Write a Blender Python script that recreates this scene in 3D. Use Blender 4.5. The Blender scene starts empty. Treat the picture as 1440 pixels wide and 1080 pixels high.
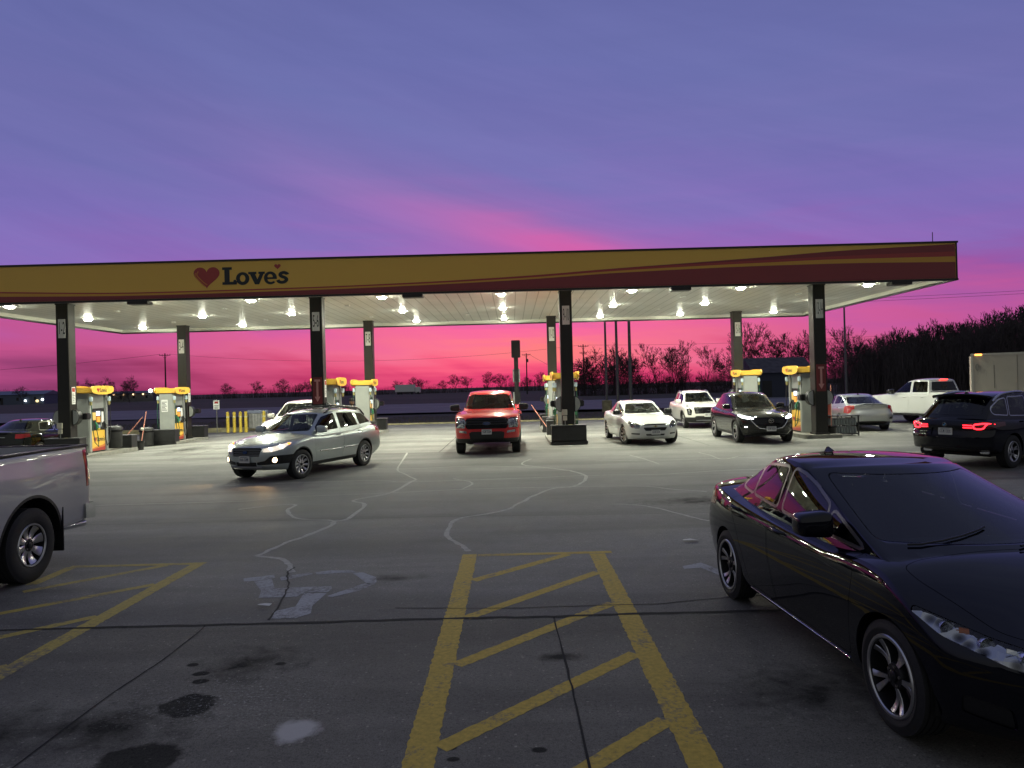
import bpy, bmesh, math, random
import numpy as np
from mathutils import Vector, Matrix
from mathutils.bvhtree import BVHTree

# ------------------------------------------------------------------ camera, sky, exposure
scene = bpy.context.scene
COL = scene.collection
R = math.radians
cam_data = bpy.data.cameras.new("camera")
cam = bpy.data.objects.new("camera", cam_data)
COL.objects.link(cam)
cam_data.sensor_width = 36.0
cam_data.lens = 25.33
cam_data.clip_start = 0.05
cam_data.clip_end = 6000.0
cam.matrix_world = (Matrix.Translation((0, 0, 2.07)) @ Matrix.Rotation(R(90.17), 4, 'X')
                    @ Matrix.Rotation(R(-1.47), 4, 'Z'))
scene.camera = cam
scene.render.engine = 'CYCLES'
scene.cycles.use_denoising = True
scene.cycles.max_bounces = 8
scene.cycles.transparent_max_bounces = 16
scene.cycles.sample_clamp_indirect = 6.0
scene.view_settings.view_transform = 'Standard'
scene.view_settings.look = 'None'
scene.view_settings.exposure = 0.0
scene.view_settings.gamma = 1.0


def lin(c):
    return tuple((v / 12.92 if v <= 0.04045 else ((v + 0.055) / 1.055) ** 2.4) for v in (q / 255.0 for q in c)) + (1.0,)


def NN(nt, kind, loc=None, **kw):
    n = nt.nodes.new(kind)
    for k, v in kw.items():
        setattr(n, k, v)
    return n


def math_node(nt, op, a, b=None, clamp=False):
    n = nt.nodes.new('ShaderNodeMath')
    n.operation = op
    n.use_clamp = clamp
    for i, v in enumerate((a, b)):
        if v is None:
            continue
        if isinstance(v, (int, float)):
            n.inputs[i].default_value = v
        else:
            nt.links.new(v, n.inputs[i])
    return n.outputs[0]


def mix_col(nt, fac, a, b, blend='MIX'):
    n = nt.nodes.new('ShaderNodeMix')
    n.data_type = 'RGBA'
    n.blend_type = blend
    for sock, v in ((n.inputs['Factor'], fac), (n.inputs['A'], a), (n.inputs['B'], b)):
        pass
    ins = [n.inputs[0], n.inputs[6], n.inputs[7]]
    for sock, v in zip(ins, (fac, a, b)):
        if isinstance(v, (int, float)):
            sock.default_value = v
        elif isinstance(v, tuple):
            sock.default_value = v
        else:
            nt.links.new(v, sock)
    return n.outputs[2]


def ramp(nt, fac, stops, interp='EASE'):
    n = nt.nodes.new('ShaderNodeValToRGB')
    n.color_ramp.interpolation = interp
    e = n.color_ramp.elements
    while len(e) < len(stops):
        e.new(0.5)
    for el, (p, c) in zip(e, stops):
        el.position = p
        el.color = c
    nt.links.new(fac, n.inputs[0])
    return n.outputs[0]


world = bpy.data.worlds.new("World")
scene.world = world
world.use_nodes = True


def build_sky():
    nt = world.node_tree
    nt.nodes.clear()
    out = NN(nt, 'ShaderNodeOutputWorld')
    bg = NN(nt, 'ShaderNodeBackground')
    nt.links.new(bg.outputs[0], out.inputs[0])
    tc = NN(nt, 'ShaderNodeTexCoord')
    sep = NN(nt, 'ShaderNodeSeparateXYZ')
    nt.links.new(tc.outputs['Generated'], sep.inputs[0])
    x, y, z = sep.outputs
    elev = math_node(nt, 'MULTIPLY', math_node(nt, 'ARCSINE', z), 57.2958)
    az = math_node(nt, 'MULTIPLY', math_node(nt, 'ARCTAN2', x, y), 57.2958)
    # long flat streaks of cloud: noise in (azimuth, elevation) stretched along the horizon
    cv = NN(nt, 'ShaderNodeCombineXYZ')
    nt.links.new(math_node(nt, 'MULTIPLY', az, 0.035), cv.inputs[0])
    nt.links.new(math_node(nt, 'MULTIPLY', elev, 0.62), cv.inputs[1])
    n1 = NN(nt, 'ShaderNodeTexNoise')
    n1.inputs['Scale'].default_value = 1.0
    n1.inputs['Detail'].default_value = 5.0
    n1.inputs['Roughness'].default_value = 0.55
    n1.inputs['Distortion'].default_value = 0.3
    nt.links.new(cv.outputs[0], n1.inputs['Vector'])
    # broad soft diagonal veils higher up
    cv2 = NN(nt, 'ShaderNodeCombineXYZ')
    nt.links.new(math_node(nt, 'MULTIPLY', math_node(nt, 'ADD', az, math_node(nt, 'MULTIPLY', elev, 1.9)), 0.055), cv2.inputs[0])
    nt.links.new(math_node(nt, 'MULTIPLY', math_node(nt, 'SUBTRACT', elev, math_node(nt, 'MULTIPLY', az, -0.22)), 0.17), cv2.inputs[1])
    n2 = NN(nt, 'ShaderNodeTexNoise')
    n2.inputs['Scale'].default_value = 1.0
    n2.inputs['Detail'].default_value = 4.0
    n2.inputs['Roughness'].default_value = 0.5
    nt.links.new(cv2.outputs[0], n2.inputs['Vector'])
    s1 = math_node(nt, 'SUBTRACT', n1.outputs['Fac'], 0.5)
    s2 = math_node(nt, 'SUBTRACT', n2.outputs['Fac'], 0.5)
    e2 = math_node(nt, 'ADD', elev, math_node(nt, 'ADD', math_node(nt, 'MULTIPLY', s1, 5.0), math_node(nt, 'MULTIPLY', s2, 8.0)))
    f = math_node(nt, 'DIVIDE', e2, 40.0, True)
    K = 40.0
    hot = ramp(nt, f, [(0.0, lin((224, 60, 112))), (1.2 / K, lin((254, 92, 130))), (2.6 / K, lin((255, 118, 150))), (4.5 / K, lin((250, 106, 158))), (6.5 / K, lin((212, 96, 172))),
                       (9.0 / K, lin((168, 106, 188))), (12.0 / K, lin((140, 114, 190))), (17 / K, lin((116, 112, 182))), (24 / K, lin((100, 106, 174))), (30 / K, lin((90, 98, 164))), (1.0, lin((84, 95, 126)))], 'LINEAR')
    cool = ramp(nt, f, [(0.0, lin((80, 46, 84))), (1.0 / K, lin((122, 60, 112))), (2.6 / K, lin((182, 76, 138))), (4.8 / K, lin((178, 86, 156))), (7.0 / K, lin((140, 88, 166))),
                        (9.5 / K, lin((130, 106, 182))), (12.5 / K, lin((120, 108, 182))), (17 / K, lin((106, 105, 173))), (24 / K, lin((93, 100, 166))), (30 / K, lin((84, 93, 156))), (1.0, lin((82, 93, 122)))], 'LINEAR')
    d = math_node(nt, 'DIVIDE', math_node(nt, 'ADD', az, -0.5), 25.0)
    g = math_node(nt, 'POWER', 2.718, math_node(nt, 'MULTIPLY', math_node(nt, 'MULTIPLY', d, d), -1.0))
    c = mix_col(nt, g, cool, hot)
    # sunset core: a warmer orange streak just over the horizon
    d2 = math_node(nt, 'DIVIDE', math_node(nt, 'ADD', az, -3.0), 7.0)
    d3 = math_node(nt, 'DIVIDE', math_node(nt, 'ADD', e2, -2.6), 1.1)
    g2 = math_node(nt, 'POWER', 2.718, math_node(nt, 'MULTIPLY', math_node(nt, 'ADD', math_node(nt, 'MULTIPLY', d2, d2), math_node(nt, 'MULTIPLY', d3, d3)), -1.0))
    c = mix_col(nt, math_node(nt, 'MULTIPLY', g2, 0.7), c, lin((255, 132, 118)))
    # the pink veil that slants up to the left over the canopy
    ln = math_node(nt, 'SUBTRACT', elev, math_node(nt, 'ADD', 11.9, math_node(nt, 'MULTIPLY', az, -0.25)))
    d4 = math_node(nt, 'DIVIDE', math_node(nt, 'ADD', ln, math_node(nt, 'MULTIPLY', s1, 3.0)), 1.5)
    d5 = math_node(nt, 'DIVIDE', math_node(nt, 'ADD', az, -5.0), 8.0)
    g3 = math_node(nt, 'POWER', 2.718, math_node(nt, 'MULTIPLY', math_node(nt, 'ADD', math_node(nt, 'MULTIPLY', d4, d4), math_node(nt, 'MULTIPLY', d5, d5)), -1.0))
    c = mix_col(nt, math_node(nt, 'MULTIPLY', g3, 0.8), c, lin((228, 88, 160)))
    d6 = math_node(nt, 'DIVIDE', math_node(nt, 'ADD', ln, math_node(nt, 'MULTIPLY', s2, 7.0)), 3.0)
    d7 = math_node(nt, 'DIVIDE', math_node(nt, 'ADD', az, 1.0), 14.0)
    g4 = math_node(nt, 'POWER', 2.718, math_node(nt, 'MULTIPLY', math_node(nt, 'ADD', math_node(nt, 'MULTIPLY', d6, d6), math_node(nt, 'MULTIPLY', d7, d7)), -1.0))
    c = mix_col(nt, math_node(nt, 'MULTIPLY', g4, 0.42), c, lin((196, 104, 178)))
    # away to both sides the afterglow dies out into dim blue
    sd = math_node(nt, 'MULTIPLY', math_node(nt, 'SUBTRACT', math_node(nt, 'ABSOLUTE', az), 42.0), 0.03, True)
    c = mix_col(nt, sd, c, ramp(nt, f, [(0.0, lin((52, 46, 66))), (.3, lin((74, 74, 108))), (1.0, lin((82, 93, 122)))], 'LINEAR'))
    # faint lighter wisps, mostly in the upper half
    n3 = NN(nt, 'ShaderNodeTexNoise')
    n3.inputs['Scale'].default_value = 1.5
    n3.inputs['Detail'].default_value = 6.0
    n3.inputs['Roughness'].default_value = 0.6
    n3.inputs['Distortion'].default_value = 0.6
    nt.links.new(cv2.outputs[0], n3.inputs['Vector'])
    w = math_node(nt, 'ADD', 1.0, math_node(nt, 'ADD', math_node(nt, 'MULTIPLY', math_node(nt, 'SUBTRACT', n3.outputs['Fac'], 0.5), 0.42), math_node(nt, 'MULTIPLY', s2, 0.5)))
    wc = NN(nt, 'ShaderNodeCombineXYZ')
    nt.links.new(w, wc.inputs[0])
    nt.links.new(math_node(nt, 'ADD', math_node(nt, 'MULTIPLY', w, .85), .15), wc.inputs[1])
    nt.links.new(math_node(nt, 'ADD', math_node(nt, 'MULTIPLY', w, .5), .5), wc.inputs[2])
    hi = math_node(nt, 'MULTIPLY', math_node(nt, 'SUBTRACT', elev, 5.0), 0.2, True)
    c = mix_col(nt, hi, c, wc.outputs[0], 'MULTIPLY')
    hz = math_node(nt, 'MULTIPLY', math_node(nt, 'SUBTRACT', elev, 9.0), 0.02, True)
    c = mix_col(nt, math_node(nt, 'MINIMUM', hz, 0.22), c, lin((132, 130, 172)))
    # sky behind the camera raised to neutral grey, added fill for the foreground
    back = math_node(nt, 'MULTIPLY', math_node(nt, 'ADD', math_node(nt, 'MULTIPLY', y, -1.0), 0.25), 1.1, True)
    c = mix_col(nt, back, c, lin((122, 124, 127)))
    # dusk air has a little of a physical sky with the sun just set
    sky = NN(nt, 'ShaderNodeTexSky')
    sky.sky_type = 'NISHITA'
    sky.sun_disc = False
    sky.sun_elevation = R(-2.0)
    sky.sun_rotation = R(0.0)
    addn = mix_col(nt, 0.003, c, sky.outputs[0], 'ADD')
    below = math_node(nt, 'GREATER_THAN', z, -0.02)
    c = mix_col(nt, below, lin((22, 20, 30)), addn)
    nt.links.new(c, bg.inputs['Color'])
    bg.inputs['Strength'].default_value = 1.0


build_sky()

# ------------------------------------------------------------------ materials
MATS = {}


def pm(name, col, rough=0.5, metal=0.0, coat=0.0, emit=None, estr=0.0, spec=0.5, noise=0.0, nscale=30.0, trans=0.0):
    """One procedural Principled material; noise > 0 breaks colour and gloss up with a noise texture."""
    if name in MATS:
        return MATS[name]
    m = bpy.data.materials.new(name)
    m.use_nodes = True
    nt = m.node_tree
    b = nt.nodes['Principled BSDF']
    b.inputs['Base Color'].default_value = tuple(col[:3]) + (1,)
    b.inputs['Roughness'].default_value = rough
    b.inputs['Metallic'].default_value = metal
    b.inputs['Coat Weight'].default_value = coat
    b.inputs['Coat Roughness'].default_value = 0.04
    b.inputs['Specular IOR Level'].default_value = spec
    if trans:
        b.inputs['Transmission Weight'].default_value = trans
    if emit is not None:
        b.inputs['Emission Color'].default_value = tuple(emit[:3]) + (1,)
        b.inputs['Emission Strength'].default_value = estr
    if noise > 0:
        tc = nt.nodes.new('ShaderNodeTexCoord')
        nz = nt.nodes.new('ShaderNodeTexNoise')
        nz.inputs['Scale'].default_value = nscale
        nz.inputs['Detail'].default_value = 6
        nt.links.new(tc.outputs['Object'], nz.inputs['Vector'])
        dk = tuple(v * (1 - noise) for v in col[:3]) + (1,)
        lt = tuple(min(1, v * (1 + noise)) for v in col[:3]) + (1,)
        c = ramp(nt, nz.outputs['Fac'], [(0.3, dk), (0.7, lt)], 'LINEAR')
        nt.links.new(c, b.inputs['Base Color'])
        mr = nt.nodes.new('ShaderNodeMapRange')
        mr.inputs['To Min'].default_value = max(0, rough - 0.12)
        mr.inputs['To Max'].default_value = min(1, rough + 0.12)
        nt.links.new(nz.outputs['Fac'], mr.inputs['Value'])
        nt.links.new(mr.outputs[0], b.inputs['Roughness'])
    MATS[name] = m
    return m


def paint(name, col, metal=0.0, rough=0.32, dirt=0.12):
    """Car paint under clear coat with a film of road dirt towards the sills."""
    if name in MATS:
        return MATS[name]
    m = pm(name, col, rough, metal, 1.0, spec=0.0 if max(col[:3]) < .05 else .3)
    nt = m.node_tree
    b = nt.nodes['Principled BSDF']
    b.inputs['Coat Roughness'].default_value = 0.025
    tc = nt.nodes.new('ShaderNodeTexCoord')
    sp = nt.nodes.new('ShaderNodeSeparateXYZ')
    nt.links.new(tc.outputs['Object'], sp.inputs[0])
    nz = nt.nodes.new('ShaderNodeTexNoise')
    nz.inputs['Scale'].default_value = 3.5
    nz.inputs['Detail'].default_value = 7
    nt.links.new(tc.outputs['Object'], nz.inputs['Vector'])
    h = nt.nodes.new('ShaderNodeMapRange')
    h.inputs['From Min'].default_value = 0.95
    h.inputs['From Max'].default_value = 0.15
    h.inputs['To Min'].default_value = 0.1
    nt.links.new(sp.outputs[2], h.inputs['Value'])
    f = math_node(nt, 'MULTIPLY', math_node(nt, 'MULTIPLY', h.outputs[0], nz.outputs['Fac']), dirt * 2.0, True)
    nt.links.new(mix_col(nt, f, tuple(col[:3]) + (1,), (0.12, 0.11, 0.1, 1)), b.inputs['Base Color'])
    r2 = math_node(nt, 'ADD', math_node(nt, 'MULTIPLY', f, 0.5), 0.025)
    nt.links.new(r2, b.inputs['Coat Roughness'])
    return m


def glass(name, tint, gloss=1.0):
    """Thin pane: tinted see-through with a mirror reflection by the angle."""
    if name in MATS:
        return MATS[name]
    m = bpy.data.materials.new(name)
    m.use_nodes = True
    nt = m.node_tree
    nt.nodes.clear()
    out = NN(nt, 'ShaderNodeOutputMaterial')
    tr = NN(nt, 'ShaderNodeBsdfTransparent')
    tr.inputs[0].default_value = tuple(tint) + (1,)
    gl = NN(nt, 'ShaderNodeBsdfGlossy')
    gl.inputs['Color'].default_value = (gloss, gloss, gloss, 1)
    gl.inputs['Roughness'].default_value = 0.01
    lw = NN(nt, 'ShaderNodeLayerWeight')
    lw.inputs[0].default_value = 0.5
    fr = math_node(nt, 'ADD', math_node(nt, 'MULTIPLY', math_node(nt, 'POWER', lw.outputs['Facing'], 4.6), .93), .055)
    mx = NN(nt, 'ShaderNodeMixShader')
    nt.links.new(fr, mx.inputs[0])
    nt.links.new(tr.outputs[0], mx.inputs[1])
    nt.links.new(gl.outputs[0], mx.inputs[2])
    nt.links.new(mx.outputs[0], out.inputs[0])
    MATS[name] = m
    return m


# ------------------------------------------------------------------ object helpers
def tag(o, label=None, cat=None, group=None, kind=None):
    if label:
        o['label'] = label
    if cat:
        o['category'] = cat
    if group:
        o['group'] = group
    if kind:
        o['kind'] = kind
    return o


def empty(name, loc=(0, 0, 0), rz=0.0, label=None, cat=None, group=None):
    o = bpy.data.objects.new(name, None)
    COL.objects.link(o)
    o.location = loc
    o.rotation_euler = (0, 0, rz)
    o.empty_display_size = 0.3
    return tag(o, label, cat, group)


def smooth(me, ang=35):
    me.polygons.foreach_set('use_smooth', [True] * len(me.polygons))
    me.set_sharp_from_angle(angle=R(ang))


def link(name, me, mat, parent=None, ang=35, loc=None):
    if mat is not None:
        me.materials.clear()
        for mm in (mat if isinstance(mat, (list, tuple)) else [mat]):
            me.materials.append(mm)
    me.name = name
    if ang:
        smooth(me, ang)
    o = bpy.data.objects.new(name, me)
    COL.objects.link(o)
    if parent is not None:
        o.parent = parent
    if loc is not None:
        o.location = loc
    return o


def copy_tree(o, parent=None):
    c = o.copy()
    COL.objects.link(c)
    if parent is not None:
        c.parent = parent
    for ch in list(o.children):
        copy_tree(ch, c)
    return c


class MB:
    """Collects shapes, then links them as one mesh."""

    def __init__(self):
        self.v, self.f, self.mi = [], [], []

    def add(self, vs, fs, mi=0):
        n = len(self.v)
        self.v.extend(tuple(p) for p in vs)
        self.f.extend(tuple(i + n for i in f) for f in fs)
        self.mi.extend([mi] * len(fs))
        return self

    def box(self, x0, x1, y0, y1, z0, z1, mi=0, bev=0.0, M=None):
        if bev <= 0:
            vs = [(x, y, z) for z in (z0, z1) for y in (y0, y1) for x in (x0, x1)]
            fs = [(0, 2, 3, 1), (4, 5, 7, 6), (0, 1, 5, 4), (2, 6, 7, 3), (0, 4, 6, 2), (1, 3, 7, 5)]
        else:
            bm = bmesh.new()
            bmesh.ops.create_cube(bm, size=1)
            for p in bm.verts:
                p.co = Vector(((x0 + x1) / 2 + p.co.x * (x1 - x0), (y0 + y1) / 2 + p.co.y * (y1 - y0), (z0 + z1) / 2 + p.co.z * (z1 - z0)))
            bmesh.ops.bevel(bm, geom=bm.edges[:], offset=bev, segments=2, affect='EDGES', clamp_overlap=True)
            bm.verts.index_update()
            vs = [tuple(p.co) for p in bm.verts]
            fs = [tuple(p.index for p in f.verts) for f in bm.faces]
            bm.free()
        if M is not None:
            vs = [tuple(M @ Vector(p)) for p in vs]
        return self.add(vs, fs, mi)

    def tube(self, pts, r, n=8, mi=0, cap=True):
        pts = [Vector(p) for p in pts]
        rr = r if isinstance(r, (list, tuple)) else [r] * len(pts)
        vs, fs = [], []
        up = None
        for i, p in enumerate(pts):
            d = (pts[min(i + 1, len(pts) - 1)] - pts[max(i - 1, 0)]).normalized()
            if up is None:
                up = Vector((0, 0, 1)) if abs(d.z) < 0.9 else Vector((1, 0, 0))
            u = d.cross(up)
            if u.length < 1e-6:
                u = d.orthogonal()
            u.normalize()
            w = u.cross(d).normalized()
            up = w
            for k in range(n):
                a = 2 * math.pi * k / n
                vs.append(p + u * (rr[i] * math.cos(a)) + w * (rr[i] * math.sin(a)))
        for i in range(len(pts) - 1):
            for k in range(n):
                a, b = i * n + k, i * n + (k + 1) % n
                fs.append((a, b, b + n, a + n))
        if cap:
            fs.append(tuple(range(n))[::-1])
            fs.append(tuple(range((len(pts) - 1) * n, len(pts) * n)))
        return self.add(vs, fs, mi)

    def lathe(self, prof, n=32, axis='Z', c=(0, 0, 0), mi=0, a0=0.0):
        """prof: (radius, height) points; closes with caps where the radius is 0."""
        vs, fs = [], []
        for (r, h) in prof:
            for k in range(n):
                a = a0 + 2 * math.pi * k / n
                p = (r * math.cos(a), r * math.sin(a), h)
                if axis == 'X':
                    p = (h, p[0], p[1])
                elif axis == 'Y':
                    p = (p[0], h, p[1])
                vs.append((p[0] + c[0], p[1] + c[1], p[2] + c[2]))
        for i in range(len(prof) - 1):
            for k in range(n):
                a, b = i * n + k, i * n + (k + 1) % n
                fs.append((a, b, b + n, a + n))
        if prof[0][0] > 1e-6:
            pass
        return self.add(vs, fs, mi)

    def prism(self, poly, axis, lo, hi, mi=0):
        vs, fs = prism_data(poly, axis, lo, hi)
        return self.add(vs, fs, mi)

    def mesh(self, name='m', recalc=True):
        me = bpy.data.meshes.new(name)
        me.from_pydata(self.v, [], self.f)
        me.polygons.foreach_set('material_index', self.mi)
        if recalc:
            bm = bmesh.new()
            bm.from_mesh(me)
            bmesh.ops.recalc_face_normals(bm, faces=bm.faces[:])
            bm.to_mesh(me)
            bm.free()
        me.update()
        return me

    def build(self, name, mat, parent=None, ang=35, loc=None):
        return link(name, self.mesh(name), mat, parent, ang, loc)


def prism_data(poly, axis, lo, hi):
    """Closed prism of a 2D polygon. axis X: poly is (y, z); Y: (x, z); Z: (x, y)."""
    n = len(poly)

    def P(p, h):
        return {'X': (h, p[0], p[1]), 'Y': (p[0], h, p[1]), 'Z': (p[0], p[1], h)}[axis]
    vs = [P(p, lo) for p in poly] + [P(p, hi) for p in poly]
    fs = [tuple(range(n)), tuple(range(n, 2 * n))[::-1]]
    fs += [(i, i + n, (i + 1) % n + n, (i + 1) % n) for i in range(n)]
    return vs, fs


def round_poly(poly, r, n=4):
    """Rounds the corners of a 2D polygon."""
    out = []
    m = len(poly)
    for i in range(m):
        p, a, b = Vector(poly[i]), Vector(poly[i - 1]), Vector(poly[(i + 1) % m])
        da, db = a - p, b - p
        q = min(r, da.length * 0.45, db.length * 0.45)
        s, e = p + da.normalized() * q, p + db.normalized() * q
        for k in range(n + 1):
            t = k / n
            out.append(tuple((1 - t) ** 2 * s + 2 * t * (1 - t) * p + t * t * e))
    return out


def offset_poly(poly, d):
    """Moves a polygon's outline outwards by d (inwards for d < 0)."""
    m = len(poly)
    area = sum(poly[i][0] * poly[(i + 1) % m][1] - poly[(i + 1) % m][0] * poly[i][1] for i in range(m))
    sg = 1 if area > 0 else -1
    out = []
    for i in range(m):
        p, a, b = Vector(poly[i]), Vector(poly[i - 1]), Vector(poly[(i + 1) % m])
        e1, e2 = (p - a), (b - p)
        if e1.length < 1e-7 or e2.length < 1e-7:
            out.append(tuple(p))
            continue
        e1.normalize()
        e2.normalize()
        n1, n2 = Vector((e1.y, -e1.x)) * sg, Vector((e2.y, -e2.x)) * sg
        bis = n1 + n2
        if bis.length < 1e-4:
            out.append(tuple(p + n1 * d))
            continue
        bis.normalize()
        k = max(0.5, bis.dot(n1))
        out.append(tuple(p + bis * (d / k)))
    return out


def pchip(pts):
    xs = np.array([p[0] for p in pts], float)
    ys = np.array([p[1] for p in pts], float)
    h = np.diff(xs)
    dl = np.diff(ys) / h
    m = np.zeros(len(xs))
    if len(xs) > 2:
        for i in range(1, len(xs) - 1):
            if dl[i - 1] * dl[i] > 0:
                w1, w2 = 2 * h[i] + h[i - 1], h[i] + 2 * h[i - 1]
                m[i] = (w1 + w2) / (w1 / dl[i - 1] + w2 / dl[i])
    m[0], m[-1] = dl[0], dl[-1]

    def f(x):
        x = np.clip(np.asarray(x, float), xs[0], xs[-1])
        i = np.clip(np.searchsorted(xs, x) - 1, 0, len(xs) - 2)
        t = (x - xs[i]) / h[i]
        return ((1 + 2 * t) * (1 - t) ** 2 * ys[i] + t * (1 - t) ** 2 * h[i] * m[i]
                + t * t * (3 - 2 * t) * ys[i + 1] + t * t * (t - 1) * h[i] * m[i + 1])
    return f


# shapes are cut and outlined in a side scene so that only it is re-evaluated each time
WS = bpy.data.scenes.new("workbench")


def evaluated(ob):
    vl = WS.view_layers[0]
    with bpy.context.temp_override(scene=WS, view_layer=vl):
        dg = bpy.context.evaluated_depsgraph_get()
        dg.update()
        return bpy.data.meshes.new_from_object(ob.evaluated_get(dg))



def text_mesh(s, size, bold=0.0):
    """Flat lettering mesh in the XZ plane facing -Y, centred on the origin."""
    cu = bpy.data.curves.new('lettering', 'FONT')
    cu.body = s
    cu.size = size
    cu.align_x = 'CENTER'
    cu.align_y = 'CENTER'
    cu.offset = bold
    ob = bpy.data.objects.new('lettering', cu)
    WS.collection.objects.link(ob)
    me = evaluated(ob)
    bpy.data.objects.remove(ob)
    me.transform(Matrix.Rotation(R(90), 4, 'X'))
    return me


def curve_mesh(loops, depth=0.0):
    """Filled flat shape from closed 2D outlines (holes allowed), in the XZ plane facing -Y."""
    cu = bpy.data.curves.new('outline', 'CURVE')
    cu.dimensions = '2D'
    cu.fill_mode = 'BOTH'
    cu.extrude = depth
    for lp in loops:
        sp = cu.splines.new('POLY')
        sp.points.add(len(lp) - 1)
        for p, q in zip(sp.points, lp):
            p.co = (q[0], q[1], 0, 1)
        sp.use_cyclic_u = True
    ob = bpy.data.objects.new('outline', cu)
    WS.collection.objects.link(ob)
    me = evaluated(ob)
    bpy.data.objects.remove(ob)
    me.transform(Matrix.Rotation(R(90), 4, 'X'))
    return me


def join_meshes(items):
    """items: (mesh, matrix, material index) -> MB."""
    mb = MB()
    for me, M, mi in items:
        vs = [tuple(M @ v.co) for v in me.vertices]
        fs = [tuple(p.vertices) for p in me.polygons]
        mb.add(vs, fs, mi)
    return mb
# ------------------------------------------------------------------ vehicle builder
_A = bpy.data.objects.new('cutter_a', bpy.data.meshes.new('cutter_a'))
_B = bpy.data.objects.new('cutter_b', bpy.data.meshes.new('cutter_b'))


def boolean(a, b, op):
    """Boolean of two closed meshes; returns a new mesh."""
    if op == 'DIFFERENCE' and not len(b.polygons):
        return a
    if _A.name not in WS.collection.objects:
        WS.collection.objects.link(_A)
        WS.collection.objects.link(_B)
        md = _A.modifiers.new('cut', 'BOOLEAN')
        md.solver = 'MANIFOLD'
        md.object = _B
    _A.data, _B.data = a, b
    _A.modifiers['cut'].operation = op
    return evaluated(_A)


def closed(vs, fs):
    me = bpy.data.meshes.new('solid')
    me.from_pydata([tuple(p) for p in vs], [], fs)
    bm = bmesh.new()
    bm.from_mesh(me)
    bmesh.ops.recalc_face_normals(bm, faces=bm.faces[:])
    bm.to_mesh(me)
    bm.free()
    return me


def prism_me(poly, axis, lo, hi):
    return closed(*prism_data(poly, axis, lo, hi))


_grid_cache = {}


def cube_grid(nx, ny, nz):
    """Surface lattice of a box: (N,3) integer coordinates, quads and neighbour lists."""
    k = (nx, ny, nz)
    if k in _grid_cache:
        return _grid_cache[k]
    idx, vs = {}, []

    def V(i, j, l):
        if (i, j, l) not in idx:
            idx[(i, j, l)] = len(vs)
            vs.append((i, j, l))
        return idx[(i, j, l)]
    fs = []
    for l, s in ((0, 1), (nz, 0)):
        for i in range(nx):
            for j in range(ny):
                q = [V(i, j, l), V(i, j + 1, l), V(i + 1, j + 1, l), V(i + 1, j, l)]
                fs.append(q if s else q[::-1])
    for j, s in ((0, 0), (ny, 1)):
        for i in range(nx):
            for l in range(nz):
                q = [V(i, j, l), V(i, j, l + 1), V(i + 1, j, l + 1), V(i + 1, j, l)]
                fs.append(q if s else q[::-1])
    for i, s in ((0, 1), (nx, 0)):
        for j in range(ny):
            for l in range(nz):
                q = [V(i, j, l), V(i, j, l + 1), V(i, j + 1, l + 1), V(i, j + 1, l)]
                fs.append(q if s else q[::-1])
    fs = [tuple(q) for q in fs]
    ed = set()
    for q in fs:
        for a, b in zip(q, q[1:] + q[:1]):
            ed.add((min(a, b), max(a, b)))
    ed = np.array(sorted(ed))
    _grid_cache[k] = (np.array(vs, float), fs, ed)
    return _grid_cache[k]


def laplace(P, ed, it, lam=0.5):
    n = len(P)
    deg = np.bincount(ed.ravel(), minlength=n).astype(float)[:, None]
    for k in range(it):
        S = np.zeros_like(P)
        np.add.at(S, ed[:, 0], P[ed[:, 1]])
        np.add.at(S, ed[:, 1], P[ed[:, 0]])
        # one pass in, a weaker pass back out: rounds the edges and keeps the volume
        P = P + lam * (S / deg - P)
        S = np.zeros_like(P)
        np.add.at(S, ed[:, 0], P[ed[:, 1]])
        np.add.at(S, ed[:, 1], P[ed[:, 0]])
        P = P - lam * 0.55 * (S / deg - P)
    return P


def lower_body(c):
    q = c.get('res', 1.0)
    V, fs, ed = cube_grid(int(22 * q), int(76 * q), int(16 * q))
    nx, ny, nz = V.max(0)
    a = V[:, 0] / nx * 2 - 1
    t = V[:, 1] / ny
    s = V[:, 2] / nz
    L, W = c['L'], c['W']
    d = t * L
    zt = pchip(c['top'])(d) - pchip(c.get('crown', [(0, .05), (L, .05)]))(d) * np.abs(a) ** 2.4
    zb = pchip(c['bot'])(d)
    z = zb + (zt - zb) * s
    w = W / 2 * pchip(c['plan'])(d) * pchip(c['sect'])(z)
    for dw in (c['fo'], c['fo'] + c['wb']):
        w = w + c.get('flare', 0.018) * np.exp(-((d - dw) / 0.5) ** 2) * np.clip(1.6 - z / (2 * c['wr']), 0, 1)
    x = a * w
    df, dr = c.get('df', 1.0), c.get('dr', 0.9)
    wF = np.clip(1 - d / df, 0, 1) ** 1.4
    wR = np.clip(1 - (L - d) / dr, 0, 1) ** 1.4
    y = d + wF * (pchip(c['nose'])(z) + c['swF'] * np.abs(a) ** c.get('pF', 3.0))
    y = y - wR * (pchip(c['tail'])(z) + c['swR'] * np.abs(a) ** c.get('pR', 3.5))
    P = np.stack([x, y - L / 2, z], 1)
    P = laplace(P, ed, c.get('round', 3))
    return closed(P, fs)


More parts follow.
